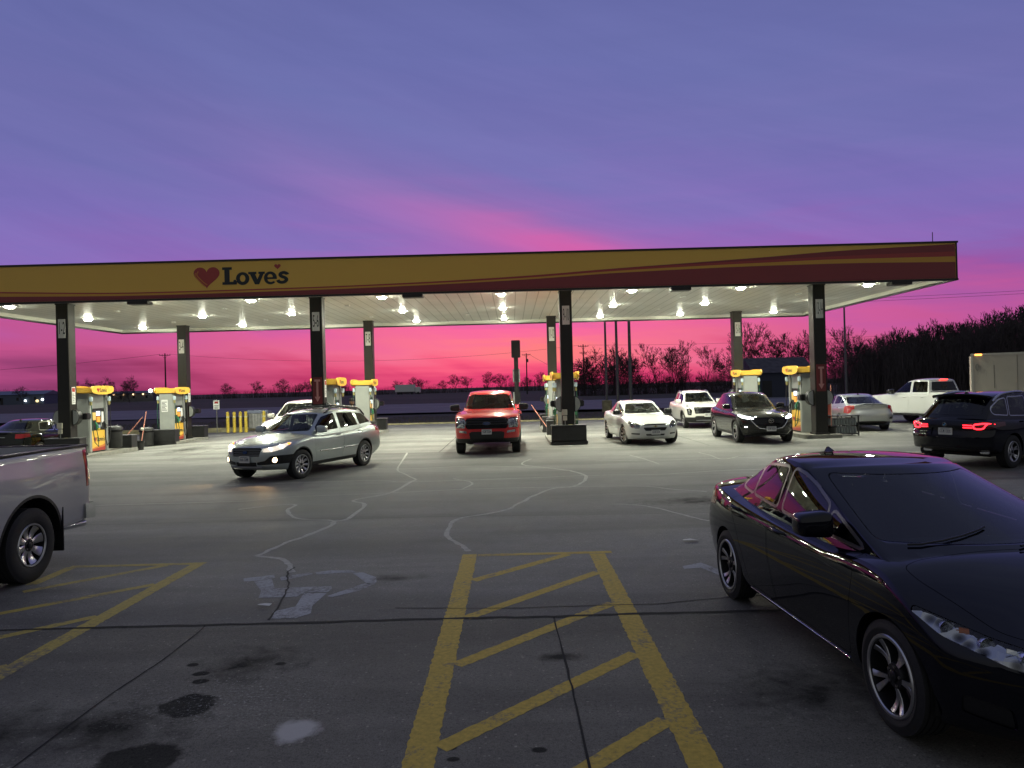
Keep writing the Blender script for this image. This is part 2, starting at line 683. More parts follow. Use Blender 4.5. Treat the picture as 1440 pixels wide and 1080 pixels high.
def green_house(c, inset=0.0, floor=None):
    q = c.get('res', 1.0)
    g = c['g']
    V, fs, ed = cube_grid(int(22 * q), int(46 * q), int(16 * q))
    nx, ny, nz = V.max(0)
    a = V[:, 0] / nx * 2 - 1
    t = V[:, 1] / ny
    s = V[:, 2] / nz
    L = c['L']
    dt = g['header'] + (g['rear'] - g['header']) * t
    zr = pchip(g['roof'])(dt) - g.get('crown', 0.05) * np.abs(a) ** 2.2
    z = g['zb'] + (zr - g['zb']) * s
    s2 = s ** g.get('bend', 0.92)
    lo = g['cowl'] + (g['back'] - g['cowl']) * t
    d = lo + (dt - lo) * s2
    w = g['wb'] + (g['wr'] - g['wb']) * s ** 1.25
    w = w * (1 - g.get('tapF', 0.06) * (1 - t) ** 3 - g.get('tapR', 0.08) * t ** 3)
    x = a * w
    y = d + (1 - t) ** 2 * g.get('swF', 0.22) * np.abs(a) ** 2.2 - t ** 2 * g.get('swR', 0.18) * np.abs(a) ** 2.2
    y = np.minimum(y, L - .07 - .10 * np.abs(a) ** 3)
    P = np.stack([x, y - L / 2, z], 1)
    P = laplace(P, ed, c.get('roundg', 3))
    me = closed(P, fs)
    if inset:
        nrm = np.zeros(len(P) * 3)
        me.vertices.foreach_get('normal', nrm)
        P = P - nrm.reshape(-1, 3) * inset
        low = s == 0
        P[low, 2] = floor
        P[:, 1] = np.minimum(P[:, 1], L / 2 - .24)
        me = closed(P, fs)
    return me


def outer_sheet(me, tree):
    """Keeps only the faces of a cut piece that lie on the vehicle's outer skin."""
    bm = bmesh.new()
    bm.from_mesh(me)
    bad = []
    for f in bm.faces:
        h = tree.find_nearest(f.calc_center_median())
        if h[0] is None or h[3] > .004 or h[1].dot(f.normal) < .5:
            bad.append(f)
    bmesh.ops.delete(bm, geom=bad, context='FACES')
    bm.to_mesh(me)
    bm.free()
    return me


def split_inlay(body, cut, gap_cut=None):
    """(piece of body inside cut, body outside gap_cut)."""
    piece = boolean(body, cut, 'INTERSECT')
    rest = boolean(body, gap_cut or cut, 'DIFFERENCE')
    return piece, rest


WHEELS = {}


def wheel(c, kind):
    """Rim mesh and tyre mesh for one wheel, axle along X, outer face towards +X."""
    key = (kind, c['wr'], c['tw'])
    if key in WHEELS:
        return WHEELS[key]
    r, tw = c['wr'], c['tw']
    ri = c.get('rim', r * 0.68)
    h = tw / 2
    ty = MB()
    prof = [(ri - .012, -h * .8), (ri, -h * .92), (ri + .03, -h * 1.02), (r - .055, -h * 1.02), (r - .02, -h * .93), (r - .004, -h * .78)]
    for k in range(5):                                   # four tread grooves
        xk = -h * .72 + k * h * .36
        prof += [(r, xk - h * .12), (r, xk + h * .12), (r - .009, xk + h * .13), (r - .009, xk + h * .23)]
    prof = prof[:-2]
    prof += [(r - .004, h * .84), (r - .02, h * .95), (r - .055, h * 1.02), (ri + .035, h * 1.03), (ri + .012, h * .97), (ri, h * .92), (ri - .012, h * .8), (ri - .012, -h * .8)]
    ty.lathe(prof, 56, 'X')
    rb = MB()
    # barrel, lip, hub, brake disc
    rb.lathe([(ri - .012, -h * .8), (ri - .012, h * .78), (ri - .001, h * .93), (ri - .012, h * .98), (ri - .026, h * .9), (ri - .03, h * .6), (ri - .03, -h * .75), (0, -h * .7)], 56, 'X', mi=1)
    rb.lathe([(ri - .0, h * .93), (ri - .006, h * 1.0), (ri - .02, h * .99), (ri - .026, h * .88)], 56, 'X', mi=0)
    rb.lathe([(0, -h * .1), (ri * .72, -h * .1), (ri * .72, -h * .22), (0, -h * .22)], 40, 'X', mi=2)
    fx = h * .72
    rb.lathe([(0, fx + .012), (.022, fx + .012), (.034, fx + .006), (.036, fx - .03)], 24, 'X', mi=1)
    rb.lathe([(.036, fx - .004), (.07, fx - .006), (.082, fx - .03), (.08, fx - .07)], 30, 'X', mi=0 if kind not in ('civic', 'chunky') else 1)
    for k in range(5):
        a = 2 * math.pi * (k + .5) / 5
        rb.lathe([(0, fx + .002), (.009, fx + .002), (.011, fx - .01)], 8, 'X', c=(0, .056 * math.cos(a), .056 * math.sin(a)), mi=2)
    n, twin, wi, wo, dark = {'civic': (5, .19, .020, .046, True), 'chunky': (8, 0.0, .060, .118, True), 'ten': (10, 0.0, .034, .062, False),
                             'five': (5, .13, .034, .040, False), 'six': (6, .0, .06, .09, False), 'multi': (7, .11, .026, .03, False), 'black': (6, .12, .03, .04, False)}[kind]
    for k in range(n):
        for sgn in ((-1, 1) if twin else (0,)):
            a = 2 * math.pi * k / n + math.pi / 2
            r0, r1 = .062, ri - .016
            a0, a1 = a + sgn * twin * .35, a + sgn * twin * 1.25
            pts = []
            for i in range(6):
                u = i / 5
                rr = r0 + (r1 - r0) * u
                aa = a0 + (a1 - a0) * u ** 1.4
                ww = wi + (wo - wi) * u ** 1.3
                xx = fx - .006 + (h * .93 - fx) * u ** 2 - .016 * math.sin(u * math.pi)
                pts.append((rr, aa, ww / 2, xx))
            vs, fs, mi = [], [], []
            for rr, aa, ww, xx in pts:
                cy, cz = rr * math.cos(aa), rr * math.sin(aa)
                ty_, tz = -math.sin(aa), math.cos(aa)
                for e, dx in ((-1, -.045), (-1, -.004), (-.82, 0), (.82, 0), (1, -.004), (1, -.045)):
                    vs.append((xx + dx, cy + ty_ * ww * e, cz + tz * ww * e))
            for i in range(5):
                for e in range(5):
                    fs.append((i * 6 + e, i * 6 + e + 1, i * 6 + e + 7, i * 6 + e + 6))
                    mi.append(0 if e in (1, 2, 3) else (1 if dark else 0))
            n0 = len(rb.v)
            rb.v.extend(vs)
            rb.f.extend(tuple(i + n0 for i in f) for f in fs)
            rb.mi.extend(mi)
    tm, rm = ty.mesh('tyre'), rb.mesh('wheel')
    WHEELS[key] = (rm, tm)
    return WHEELS[key]


def mats_common():
    return dict(
        rubber=pm('tyre_rubber', (.018, .018, .018), .75, noise=.3, nscale=60),
        alloy=pm('machined_alloy', (.62, .62, .63), .28, 1.0),
        darkalloy=pm('dark_alloy', (.03, .03, .033), .4, .6),
        disc=pm('brake_steel', (.25, .24, .23), .45, 1.0),
        black=pm('black_trim', (.012, .012, .013), .42, noise=.2, nscale=80),
        gloss=pm('gloss_black', (.008, .008, .009), .12),
        chrome=pm('chrome_trim', (.8, .8, .8), .08, 1.0),
        well=pm('wheel_well_liner', (.008, .008, .008), .9),
        cabin=pm('cabin_cloth', (.035, .034, .034), .85, noise=.3, nscale=40),
        cabin2=pm('cabin_grey_cloth', (.16, .155, .15), .85, noise=.2, nscale=40),
        glass=glass('clear_car_glass', (.62, .70, .66)),
        tint=glass('tinted_car_glass', (.10, .105, .11)),
        lens=glass('clear_lamp_lens', (.85, .87, .87)),
        red=pm('red_lamp_lens', (.28, .008, .012), .12, coat=.6),
        amber=pm('amber_lamp_lens', (.55, .16, .015), .15, coat=.6),
        plate=pm('plate_white', (.62, .62, .60), .4),
        ink=pm('plate_ink', (.05, .06, .09), .5),
        mirror=pm('mirror_glass', (.7, .7, .72), .03, 1.0),
        reflector=pm('lamp_reflector', (.75, .76, .78), .16, 1.0),
    )


CM = mats_common()


def housing_mat():
    m = pm('lamp_housing_chrome', (.5, .5, .52), .07, 1.0)
    nt = m.node_tree
    b = nt.nodes['Principled BSDF']
    tc = NN(nt, 'ShaderNodeTexCoord')
    v = NN(nt, 'ShaderNodeTexVoronoi')
    v.inputs['Scale'].default_value = 15
    nt.links.new(tc.outputs['Object'], v.inputs['Vector'])
    bp = NN(nt, 'ShaderNodeBump')
    bp.inputs['Strength'].default_value = .8
    bp.inputs['Distance'].default_value = .02
    nt.links.new(v.outputs['Distance'], bp.inputs['Height'])
    nt.links.new(bp.outputs[0], b.inputs['Normal'])
    nt.links.new(ramp(nt, v.outputs['Distance'], [(.12, (.05, .05, .055, 1)), (.34, (.20, .20, .21, 1)), (.6, (.66, .66, .68, 1))], 'LINEAR'), b.inputs['Base Color'])
    return m


REFL = housing_mat()


def add_plate(car, c, y, z, face, x=0.0, rot=0.0):
    """Licence plate at depth y: face -1 looks forward, +1 backward."""
    p = MB()
    p.box(-.153, .153, -.008, .008, -.077, .077, bev=.006)
    o = p.build('license_plate', CM['plate'], car)
    o.location = (x, y, z)
    o.rotation_euler = (rot, 0, 0 if face < 0 else math.pi)
    k = MB()
    rnd = random.Random(int(abs(y) * 1000))
    xx = -.118
    for i in range(6):                                    # worn characters that cannot be read from here
        w = .028
        if i == 3:
            xx += .02
        k.box(xx, xx + .008, -.011, -.0095, -.034, .03)
        k.box(xx + .008, xx + w, -.011, -.0095, .02 if rnd.random() < .6 else -.008, .03 if rnd.random() < .6 else .006)
        k.box(xx + w - .008, xx + w, -.011, -.0095, -.034, -.004)
        xx += .038
    k.box(-.10, .10, -.011, -.0095, .045, .056)
    q = k.build('plate_characters', CM['ink'], o, ang=0)


def seat_mesh(w=.5):
    m = MB()
    m.box(-w / 2, w / 2, -.25, .27, .18, .34, bev=.05)
    M = Matrix.Translation((0, .27, .28)) @ Matrix.Rotation(R(-14), 4, 'X')
    m.box(-w / 2, w / 2, -.07, .07, 0, .56, bev=.05, M=M)
    m.box(-.13, .13, -.045, .045, .60, .78, bev=.035, M=M)
    m.box(-.06, -.045, -.01, .01, .5, .65, M=M)
    m.box(.045, .06, -.01, .01, .5, .65, M=M)
    return m


def build_car(c, name, label, cat, body_mat, group=None):
    """Builds one vehicle at the origin, nose towards -Y; returns its Empty."""
    L, W = c['L'], c['W']
    g = c['g']
    zr = max(z for _, z in g['roof'])
    g['sides'] = [[(d, z - .02 if z > zr - .13 else z) for d, z in p] for p in g['sides']]
    c['doors'] = [[(d, z - .032 if z > zr - .09 else z) for d, z in p] for p in c.get('doors', [])]
    car = empty(name, label=label, cat=cat, group=group)
    Y = lambda d: d - L / 2
    trim = c.get('trim', CM['black'])
    low = lower_body(c)
    bvl = BVHTree.FromPolygons([v.co for v in low.vertices], [tuple(p.vertices) for p in low.polygons])

    def surf(x, z, face):
        h = bvl.ray_cast(Vector((x, -L if face == 'F' else L, z)), Vector((0, 1 if face == 'F' else -1, 0)))
        return h[0].y if h[0] else Y(0 if face == 'F' else L)

    def side(d, z, sg):
        h = bvl.ray_cast(Vector((sg * 3, Y(d), z)), Vector((-sg, 0, 0)))
        return h[0].x if h[0] else sg * W / 2
    c['surf'], c['side'] = surf, side
    gh, gin = green_house(c), green_house(c, g.get('skin', .035), g.get('floor', .72))
    whole = boolean(low, gh, 'UNION')
    bvw = BVHTree.FromPolygons([v.co for v in whole.vertices], [tuple(p.vertices) for p in whole.polygons])
    body = boolean(whole, gin, 'DIFFERENCE')
    gshell = boolean(gh, gin, 'DIFFERENCE') if c.get('ring') else None
    if 'bed' in c:                                        # pickup box
        b = c['bed']
        body = boolean(body, prism_me(round_poly([(-b['w'], Y(b['d0'])), (b['w'], Y(b['d0'])), (b['w'], Y(b['d1'])), (-b['w'], Y(b['d1']))], .06), 'Z', b['z'], 3.0), 'DIFFERENCE')
    zc = c['wr']
    axles = (c['fo'], c['fo'] + c['wb'])
    arch = c.get('arch', .055)
    # cladding round the arches and along the sills
    clad = None
    pieces = []
    if c.get('clad'):
        for dw in axles:
            rr = zc + arch + c['clad']
            m = prism_me([(Y(dw) + rr * math.cos(2 * math.pi * k / 56), zc + rr * math.sin(2 * math.pi * k / 56)) for k in range(56)], 'X', -1.3, 1.3)
            pc, body = split_inlay(body, m)
            pieces.append(pc)
        z1 = c['sill']
        m = prism_me([(Y(c['fo']) - .1, 0), (Y(axles[1]) + .1, 0), (Y(axles[1]) + .1, z1), (Y(c['fo']) - .1, z1)], 'X', -1.3, 1.3)
        pc, body = split_inlay(body, m)
        pieces.append(pc)
    arches = []
    for dw in axles:
        for sg in (-1, 1):
            x0, x1 = sorted((sg * (W / 2 - .34), sg * 1.4))
            rr = zc + arch
            pr = []
            for k in range(37):                           # open at the bottom
                a = -R(20) + R(220) * k / 36
                pr.append((Y(dw) + rr * math.cos(a), zc + rr * math.sin(a)))
            pr += [(Y(dw) - rr * .97, -.2), (Y(dw) + rr * .97, -.2)]
            m = prism_me(pr, 'X', x0, x1)
            arches.append(m)
            body = boolean(body, m, 'DIFFERENCE')
            pieces = [boolean(p, m, 'DIFFERENCE') for p in pieces]
    for p in pieces:
        if len(p.polygons):
            link('cladding', p, CM['black'], car, 30)
    # liners of the wheel wells
    for dw in axles:
        for sg in (-1, 1):
            w_ = MB()
            rr = zc + arch + .004
            n = 24
            vs, fs = [], []
            xi, xo = sg * (W / 2 - .33), sg * (W / 2 - .06)
            for k in range(n + 1):
                a = -R(12) + R(204) * k / n
                for xx in (xi, xo):
                    vs.append((xx, Y(dw) + rr * math.cos(a), zc + rr * math.sin(a)))
            for k in range(n):
                fs.append((2 * k, 2 * k + 1, 2 * k + 3, 2 * k + 2))
            vs.append((xi, Y(dw), zc))
            for k in range(n):
                fs.append((2 * k, 2 * k + 2, len(vs) - 1))
            link('wheel_arch_liner', MB().add(vs, fs).mesh(), CM['well'], car, 60)
    # ---- glass
    z0, z1, w0, w1 = g['ws']                              # windshield: bottom z, top z, half widths
    z1 = min(z1, float(pchip(g['roof'])(g['header'])) - .05)
    poly = round_poly([(-w0, z0), (w0, z0), (w1, z1), (-w1, z1)], .05)
    m = prism_me(poly, 'Y', Y(g['cowl']) - .6, Y(g['header']) + .20)
    m2 = prism_me(offset_poly(poly, -.004), 'Y', Y(g['cowl']) - .6, Y(g['header']) + .20)
    gl, _ = boolean(body, m2, 'INTERSECT'), None
    body = boolean(body, m, 'DIFFERENCE')
    link('windshield', outer_sheet(gl, bvw), c.get('glassF', CM['glass']), car, 30)
    if 'rw' in g:
        z0, z1, w0, w1 = g['rw']
        z1 = min(z1, float(pchip(g['roof'])(g['rear'])) - .085)
        poly = round_poly([(-w0, z0), (w0, z0), (w1, z1), (-w1, z1)], .06)
        ys = Y(g.get('rw_from', g['rear'] - .16)), Y(g['back']) + .6
        m = prism_me(poly, 'Y', *ys)
        m2 = prism_me(offset_poly(poly, -.004), 'Y', *ys)
        gl = boolean(body, m2, 'INTERSECT')
        body = boolean(body, m, 'DIFFERENCE')
        link('rear_window', outer_sheet(gl, bvw), c.get('glassR', CM['tint']), car, 30)
    trimring = c.get('ring')
    for poly in g['sides']:
        poly = [(Y(d), z) for d, z in poly]
        pr = round_poly(poly, .045)
        for sg in (1, -1):
            xs = sorted((sg * .35, sg * 1.4))
            ring = None
            if trimring:
                ring = boolean(body, prism_me(offset_poly(pr, .022), 'X', *xs), 'INTERSECT')
                ring = boolean(ring, prism_me(pr, 'X', *xs), 'DIFFERENCE')
                body = boolean(body, prism_me(offset_poly(pr, .022), 'X', *xs), 'DIFFERENCE')
                gl = prism_me(offset_poly(pr, -.003), 'X', *xs)
                pane = boolean(gshell, gl, 'INTERSECT')
                o = link('window', outer_sheet(pane, bvw), c.get('glassS', CM['tint']), car, 30)
                link('window_frame', ring, trimring, o, 30)
            else:
                pane = boolean(body, prism_me(offset_poly(pr, -.004), 'X', *xs), 'INTERSECT')
                body = boolean(body, prism_me(pr, 'X', *xs), 'DIFFERENCE')
                link('window', outer_sheet(pane, bvw), c.get('glassS', CM['tint']), car, 30)
    # ---- panels: hood, lid, doors
    for nm, axis, poly, lo, hi in c.get('panels', []):
        if axis == 'Z':
            poly = [(x, Y(d)) for x, d in poly]
        m = prism_me(round_poly(poly, .06), axis, lo, hi)
        m2 = prism_me(offset_poly(round_poly(poly, .06), -.004), axis, lo, hi)
        pc = boolean(body, m2, 'INTERSECT')
        body = boolean(body, m, 'DIFFERENCE')
        if len(pc.polygons):
            link(nm, pc, body_mat, car, 30)
    doors = []
    for poly in c.get('doors', []):
        poly = [(Y(d), z) for d, z in poly]
        pr = round_poly(poly, .05)
        for sg in (1, -1):
            xs = sorted((sg * .45, sg * 1.4))
            pc = boolean(body, prism_me(offset_poly(pr, -.0035), 'X', *xs), 'INTERSECT')
            body = boolean(body, prism_me(offset_poly(pr, .0005), 'X', *xs), 'DIFFERENCE')
            doors.append((link('door', pc, body_mat, car, 30), sg))
    # ---- inlays on the nose and the tail: lamps, grille, dark bumper parts
    for it in c.get('inlays', []):
        face = it['face']
        polys = [it['poly']]
        if it.get('mirror'):
            polys.append([(-x, z) for x, z in it['poly']])
        for pl in polys:
            pr = round_poly(pl, it.get('r', .02))
            dp = it.get('depth', .35)
            ys = (Y(0) - .4, Y(dp)) if face == 'F' else (Y(L - dp), Y(L) + .4)
            m = prism_me(pr, 'Y', *ys)
            m2 = prism_me(offset_poly(pr, -it.get('gap', .003)), 'Y', *ys)
            pc = boolean(body, m2, 'INTERSECT')
            body = boolean(body, m, 'DIFFERENCE')
            if it.get('shrink'):                          # set back behind the surface round it
                pc.transform(Matrix.Translation((0, it['shrink'] if face == 'F' else -it['shrink'], 0)))
            if len(pc.polygons):
                back = pc.copy() if it.get('lamp') else None
                if back:
                    pc = outer_sheet(pc, bvw)
                o = link(it['name'], pc, it['mat'], car, 30)
                if back:                                  # faceted bright housing behind the clear cover
                    back.transform(Matrix.Translation((0, .035 if face == 'F' else -.035, -.004)))
                    link('lamp_housing', back, it.get('housing', REFL), o, 20)
                if it.get('label'):
                    o['label'] = it['label']
                if it.get('lamp'):
                    lamp_inside(o, pl, it, car, c, face)
    bo = link('body', body, body_mat, car, 30)
    # ---- door handles
    hd = c.get('handles', [])
    for k, (d, z) in enumerate(hd):
        for sg in (1, -1):
            x = side(d, z, sg)
            mb = MB()
            mb.tube([(x - sg * .01, Y(d) - .10, z), (x + sg * .028, Y(d) - .075, z + .003), (x + sg * .034, Y(d), z + .006), (x + sg * .028, Y(d) + .075, z + .006), (x - sg * .01, Y(d) + .10, z + .004)],
                    [.012, .015, .016, .015, .012], 10)
            par = [o for o, s2 in doors if s2 == sg]
            mb.build('door_handle', c.get('handle_mat', body_mat), par[k] if k < len(par) else car, 60)
    # ---- mirrors
    d, z, mw = c['mirror']
    for sg in (1, -1):
        big = c.get('mirror_big', 1.0)
        V, fs, ed = cube_grid(8, 6, 6)
        P = V / np.array(V.max(0)) - .5
        P = laplace(P * np.array([.25 * big, .18, .175 * big]), ed, 11, .62)
        P[:, 1] += -.05 * (P[:, 0] / .13) ** 2 * .3
        P[:, 2] *= 1 - .25 * (P[:, 0] * 1.0 / .27)
        P[:, 0] *= sg
        P = P + np.array([sg * (mw + .13 * big), Y(d), z])
        if sg < 0:
            fs = [f[::-1] for f in fs]
        o = link('mirror', closed(P, fs), c.get('mirror_mat', body_mat), car, 60)
        s = MB().box(-.07, .07, -.035, .035, -.02, .025, bev=.015, M=Matrix.Translation((sg * (mw + .015), Y(d) + .01, z - .055 * big)))
        s.build('mirror_stalk', CM['black'], o)
        gq = MB().box(-.10 * big, .10 * big, -.003, .003, -.06 * big, .06 * big, bev=.002, M=Matrix.Translation((sg * (mw + .13 * big), Y(d) + .072, z)))
        gq.build('mirror_glass', CM['mirror'], o)
    # ---- wheels
    rm, tm = wheel(c, c['rimkind'])
    if not rm.materials:
        for mm in (c.get('rimmat', CM['alloy']), c.get('rimdark', CM['darkalloy']), CM['disc']):
            rm.materials.append(mm)
        tm.materials.append(CM['rubber'])
        smooth(rm, 40)
        smooth(tm, 50)
    for i, dw in enumerate(axles):
        for sg in (1, -1):
            o = bpy.data.objects.new('wheel', rm)
            COL.objects.link(o)
            o.parent = car
            o.location = (sg * (c['track'] / 2), Y(dw), zc)
            st = c.get('steer', 0.0) if i == 0 else 0.0
            o.rotation_euler = (random.Random(i + sg).uniform(0, 6) * (1 if sg > 0 else 1), 0, (0 if sg > 0 else math.pi) + st)
            t = bpy.data.objects.new('tyre', tm)
            COL.objects.link(t)
            t.parent = o
    # ---- cabin
    zf = c['seat_z']
    for sg in (1, -1):
        o = seat_mesh(.5).build('seat', c.get('cabin', CM['cabin']), car)
        o.location = (sg * .36, Y(c['seat_d']), zf)
    if c.get('rear_seat', True):
        m = seat_mesh(1.18)
        for xx in (-.36, .36):
            M = Matrix.Translation((xx, .27, .28)) @ Matrix.Rotation(R(-14), 4, 'X')
            m.box(-.13, .13, -.045, .045, .50, .63, bev=.035, M=M)
        o = m.build('rear_seat', c.get('cabin', CM['cabin']), car)
        o.location = (0, Y(c['seat_d'] + .78), zf - .06)
    dm = MB()
    wd = g['wb'] - .10
    sl = (g['header'] - g['cowl']) * min(.9, (g['ws'][0] - g['zb']) / (g['ws'][1] - g['zb']))
    yd = Y(g['cowl']) + sl + .26
    zd = g['ws'][0] - .05
    dm.add(*prism_data(round_poly([(yd, zd - .22), (yd, zd - .05), (yd + .2, zd), (yd + .42, zd - .04), (yd + .46, zd - .26)], .04), 'X', -wd, wd))
    dm.build('dashboard', CM['cabin'], car)
    sw = MB()
    n, r1, r2 = 28, .18, .017
    vs, fs = [], []
    for i in range(n):
        for j in range(8):
            a, b = 2 * math.pi * i / n, 2 * math.pi * j / 8
            vs.append(((r1 + r2 * math.cos(b)) * math.cos(a), r2 * math.sin(b), (r1 + r2 * math.cos(b)) * math.sin(a)))
            fs.append((i * 8 + j, i * 8 + (j + 1) % 8, ((i + 1) % n) * 8 + (j + 1) % 8, ((i + 1) % n) * 8 + j))
    sw.add(vs, fs)
    sw.box(-.17, .17, -.012, .012, -.025, .02, bev=.008)
    sw.box(-.05, .05, -.02, .02, -.16, .04, bev=.015)
    o = sw.build('steering_wheel', c.get('wheelmat', CM['cabin']), car, 60)
    o.location = (.36, Y(c['seat_d'] - .52), g['ws'][0] + .0)
    o.rotation_euler = (R(-24), 0, 0)
    rv = MB().box(-.12, .12, -.012, .02, -.035, .035, bev=.012).build('rear_view_mirror', CM['black'], car)
    rv.location = (0, Y(g['header']) - .02, g['ws'][1] - .09)
    # ---- wipers
    for xx in (-.56, .06):
        pts = []
        for k in range(9):
            x = xx + .56 * k / 8
            zt = g['ws'][0] - .015 + .075 * (k / 8) ** 1.3
            for yy in np.arange(Y(g['cowl']), Y(g['header']), .012):
                h = bvw.ray_cast(Vector((x, yy, 3)), Vector((0, 0, -1)))
                if h[0] and h[0].z >= zt and h[1].y < -.2:
                    pts.append(h[0] + h[1] * .014)
                    break
        if len(pts) > 4:
            MB().tube(pts, .007, 6).build('wiper', CM['black'], car)
    # ---- underside so that no light shows through from below
    ub = MB().box(-W / 2 + .28, W / 2 - .28, Y(.55), Y(L - .55), c['bot'][1][1] + .0, c['bot'][1][1] + .12, bev=.03)
    for dw in axles:
        ub.tube([(-c['track'] / 2 + .05, Y(dw), zc), (c['track'] / 2 - .05, Y(dw), zc)], .06, 10)
    ub.build('underbody', CM['well'], car)
    return car


def lamp_inside(lens, pl, it, car, c, face):
    """Bulb bowls behind a lamp lens."""
    xs = [p[0] for p in pl]
    zs = [p[1] for p in pl]
    n = it.get('bowls', 2)
    L = c['L']
    me = lens.data
    for k in range(n):
        u = (k + .5) / n
        x = min(xs) + (max(xs) - min(xs)) * (.12 + .76 * u)
        # vertical middle of the lens at this x
        zz = []
        for a, b in zip(pl, pl[1:] + pl[:1]):
            if (a[0] - x) * (b[0] - x) <= 0 and abs(a[0] - b[0]) > 1e-6:
                zz.append(a[1] + (b[1] - a[1]) * (x - a[0]) / (b[0] - a[0]))
        if len(zz) < 2:
            continue
        z = (min(zz) + max(zz)) / 2
        r = min(.055, (max(zz) - min(zz)) * .42)
        y = c['surf'](x, z, face)
        sgn = 1 if face == 'F' else -1
        m = MB().lathe([(r, .0), (r * .95, .02 * 1), (r * .7, .05), (r * .25, .075), (0, .08)], 20, 'Y')
        vs = [(p[0], p[1] * sgn, p[2]) for p in m.v]
        m.v = vs
        o = m.build('lamp_bowl', it.get('bowlmat', CM['reflector']), lens, 60)
        o.location = (x, y + sgn * (.018 + r * .55), z)
        b = MB()
        b.lathe([(0, -.012), (r * .35, -.006), (r * .42, .01), (r * .3, .03)], 16, 'Y')
        b.v = [(p[0], p[1] * sgn, p[2]) for p in b.v]
        bo = b.build('lamp_bulb', it.get('bulb', CM['lens']), lens, 60)
        bo.location = (x, y + sgn * (.03 + r * .55), z)


def place(car, local, world, yaw):
    """Stands a vehicle so that its local point (x, y) lies over the world point (x, y)."""
    a = R(yaw)
    lx, ly = local
    car.rotation_euler = (0, 0, a)
    car.location = (world[0] - (lx * math.cos(a) - ly * math.sin(a)), world[1] - (lx * math.sin(a) + ly * math.cos(a)), world[2] if len(world) > 2 else 0.0)
# ------------------------------------------------------------------ the vehicles' proportions (d = metres behind the nose, z = height)
def lamp(poly, mat, **k):
    return dict(name='headlight', face='F', poly=poly, mat=mat, mirror=True, depth=k.pop('depth', .8), **k)


def tail(poly, **k):
    return dict(name='taillight', face='R', poly=poly, mat=k.pop('mat', CM['red']), mirror=k.pop('mirror', True), depth=k.pop('depth', .6), **k)


def dark(name, face, poly, **k):
    return dict(name=name, face=face, poly=poly, mat=k.pop('mat', CM['black']), **k)


LIT = pm('lit_headlamp', (.9, .9, .9), .2, emit=(1.0, .93, .82), estr=16.0)
LITW = pm('lit_white_headlamp', (.9, .9, .9), .2, emit=(.92, .98, 1.0), estr=45.0)
GLOW = pm('lit_lamp_housing', (.6, .58, .55), .25, emit=(1.0, .86, .70), estr=1.0)
GLOWW = pm('lit_white_lamp_housing', (.55, .58, .6), .25, emit=(.9, .97, 1.0), estr=6.0)
FOG = pm('lit_fog_lamp', (.9, .8, .6), .2, emit=(1.0, .74, .42), estr=9.0)
BRAKE = pm('lit_tail_lamp', (.5, .02, .02), .2, emit=(1.0, .018, .03), estr=5.5)
BRAKE2 = pm('lit_brake_lamp', (.6, .03, .03), .2, emit=(1.0, .05, .03), estr=4.5)
MARK = pm('lit_marker_lamp', (.6, .3, .05), .2, emit=(1.0, .36, .06), estr=5.0)

SECT_CAR = [(.16, .90), (.32, .955), (.5, .985), (.66, 1.0), (.82, .992), (.92, .965), (1.0, .93), (1.12, .88)]
SECT_SUV = [(.2, .91), (.4, .96), (.62, .99), (.8, 1.0), (.95, .99), (1.08, .955), (1.2, .90)]
SECT_TRK = [(.3, .93), (.5, .975), (.75, .995), (.95, 1.0), (1.15, .99), (1.3, .97), (1.45, .95)]

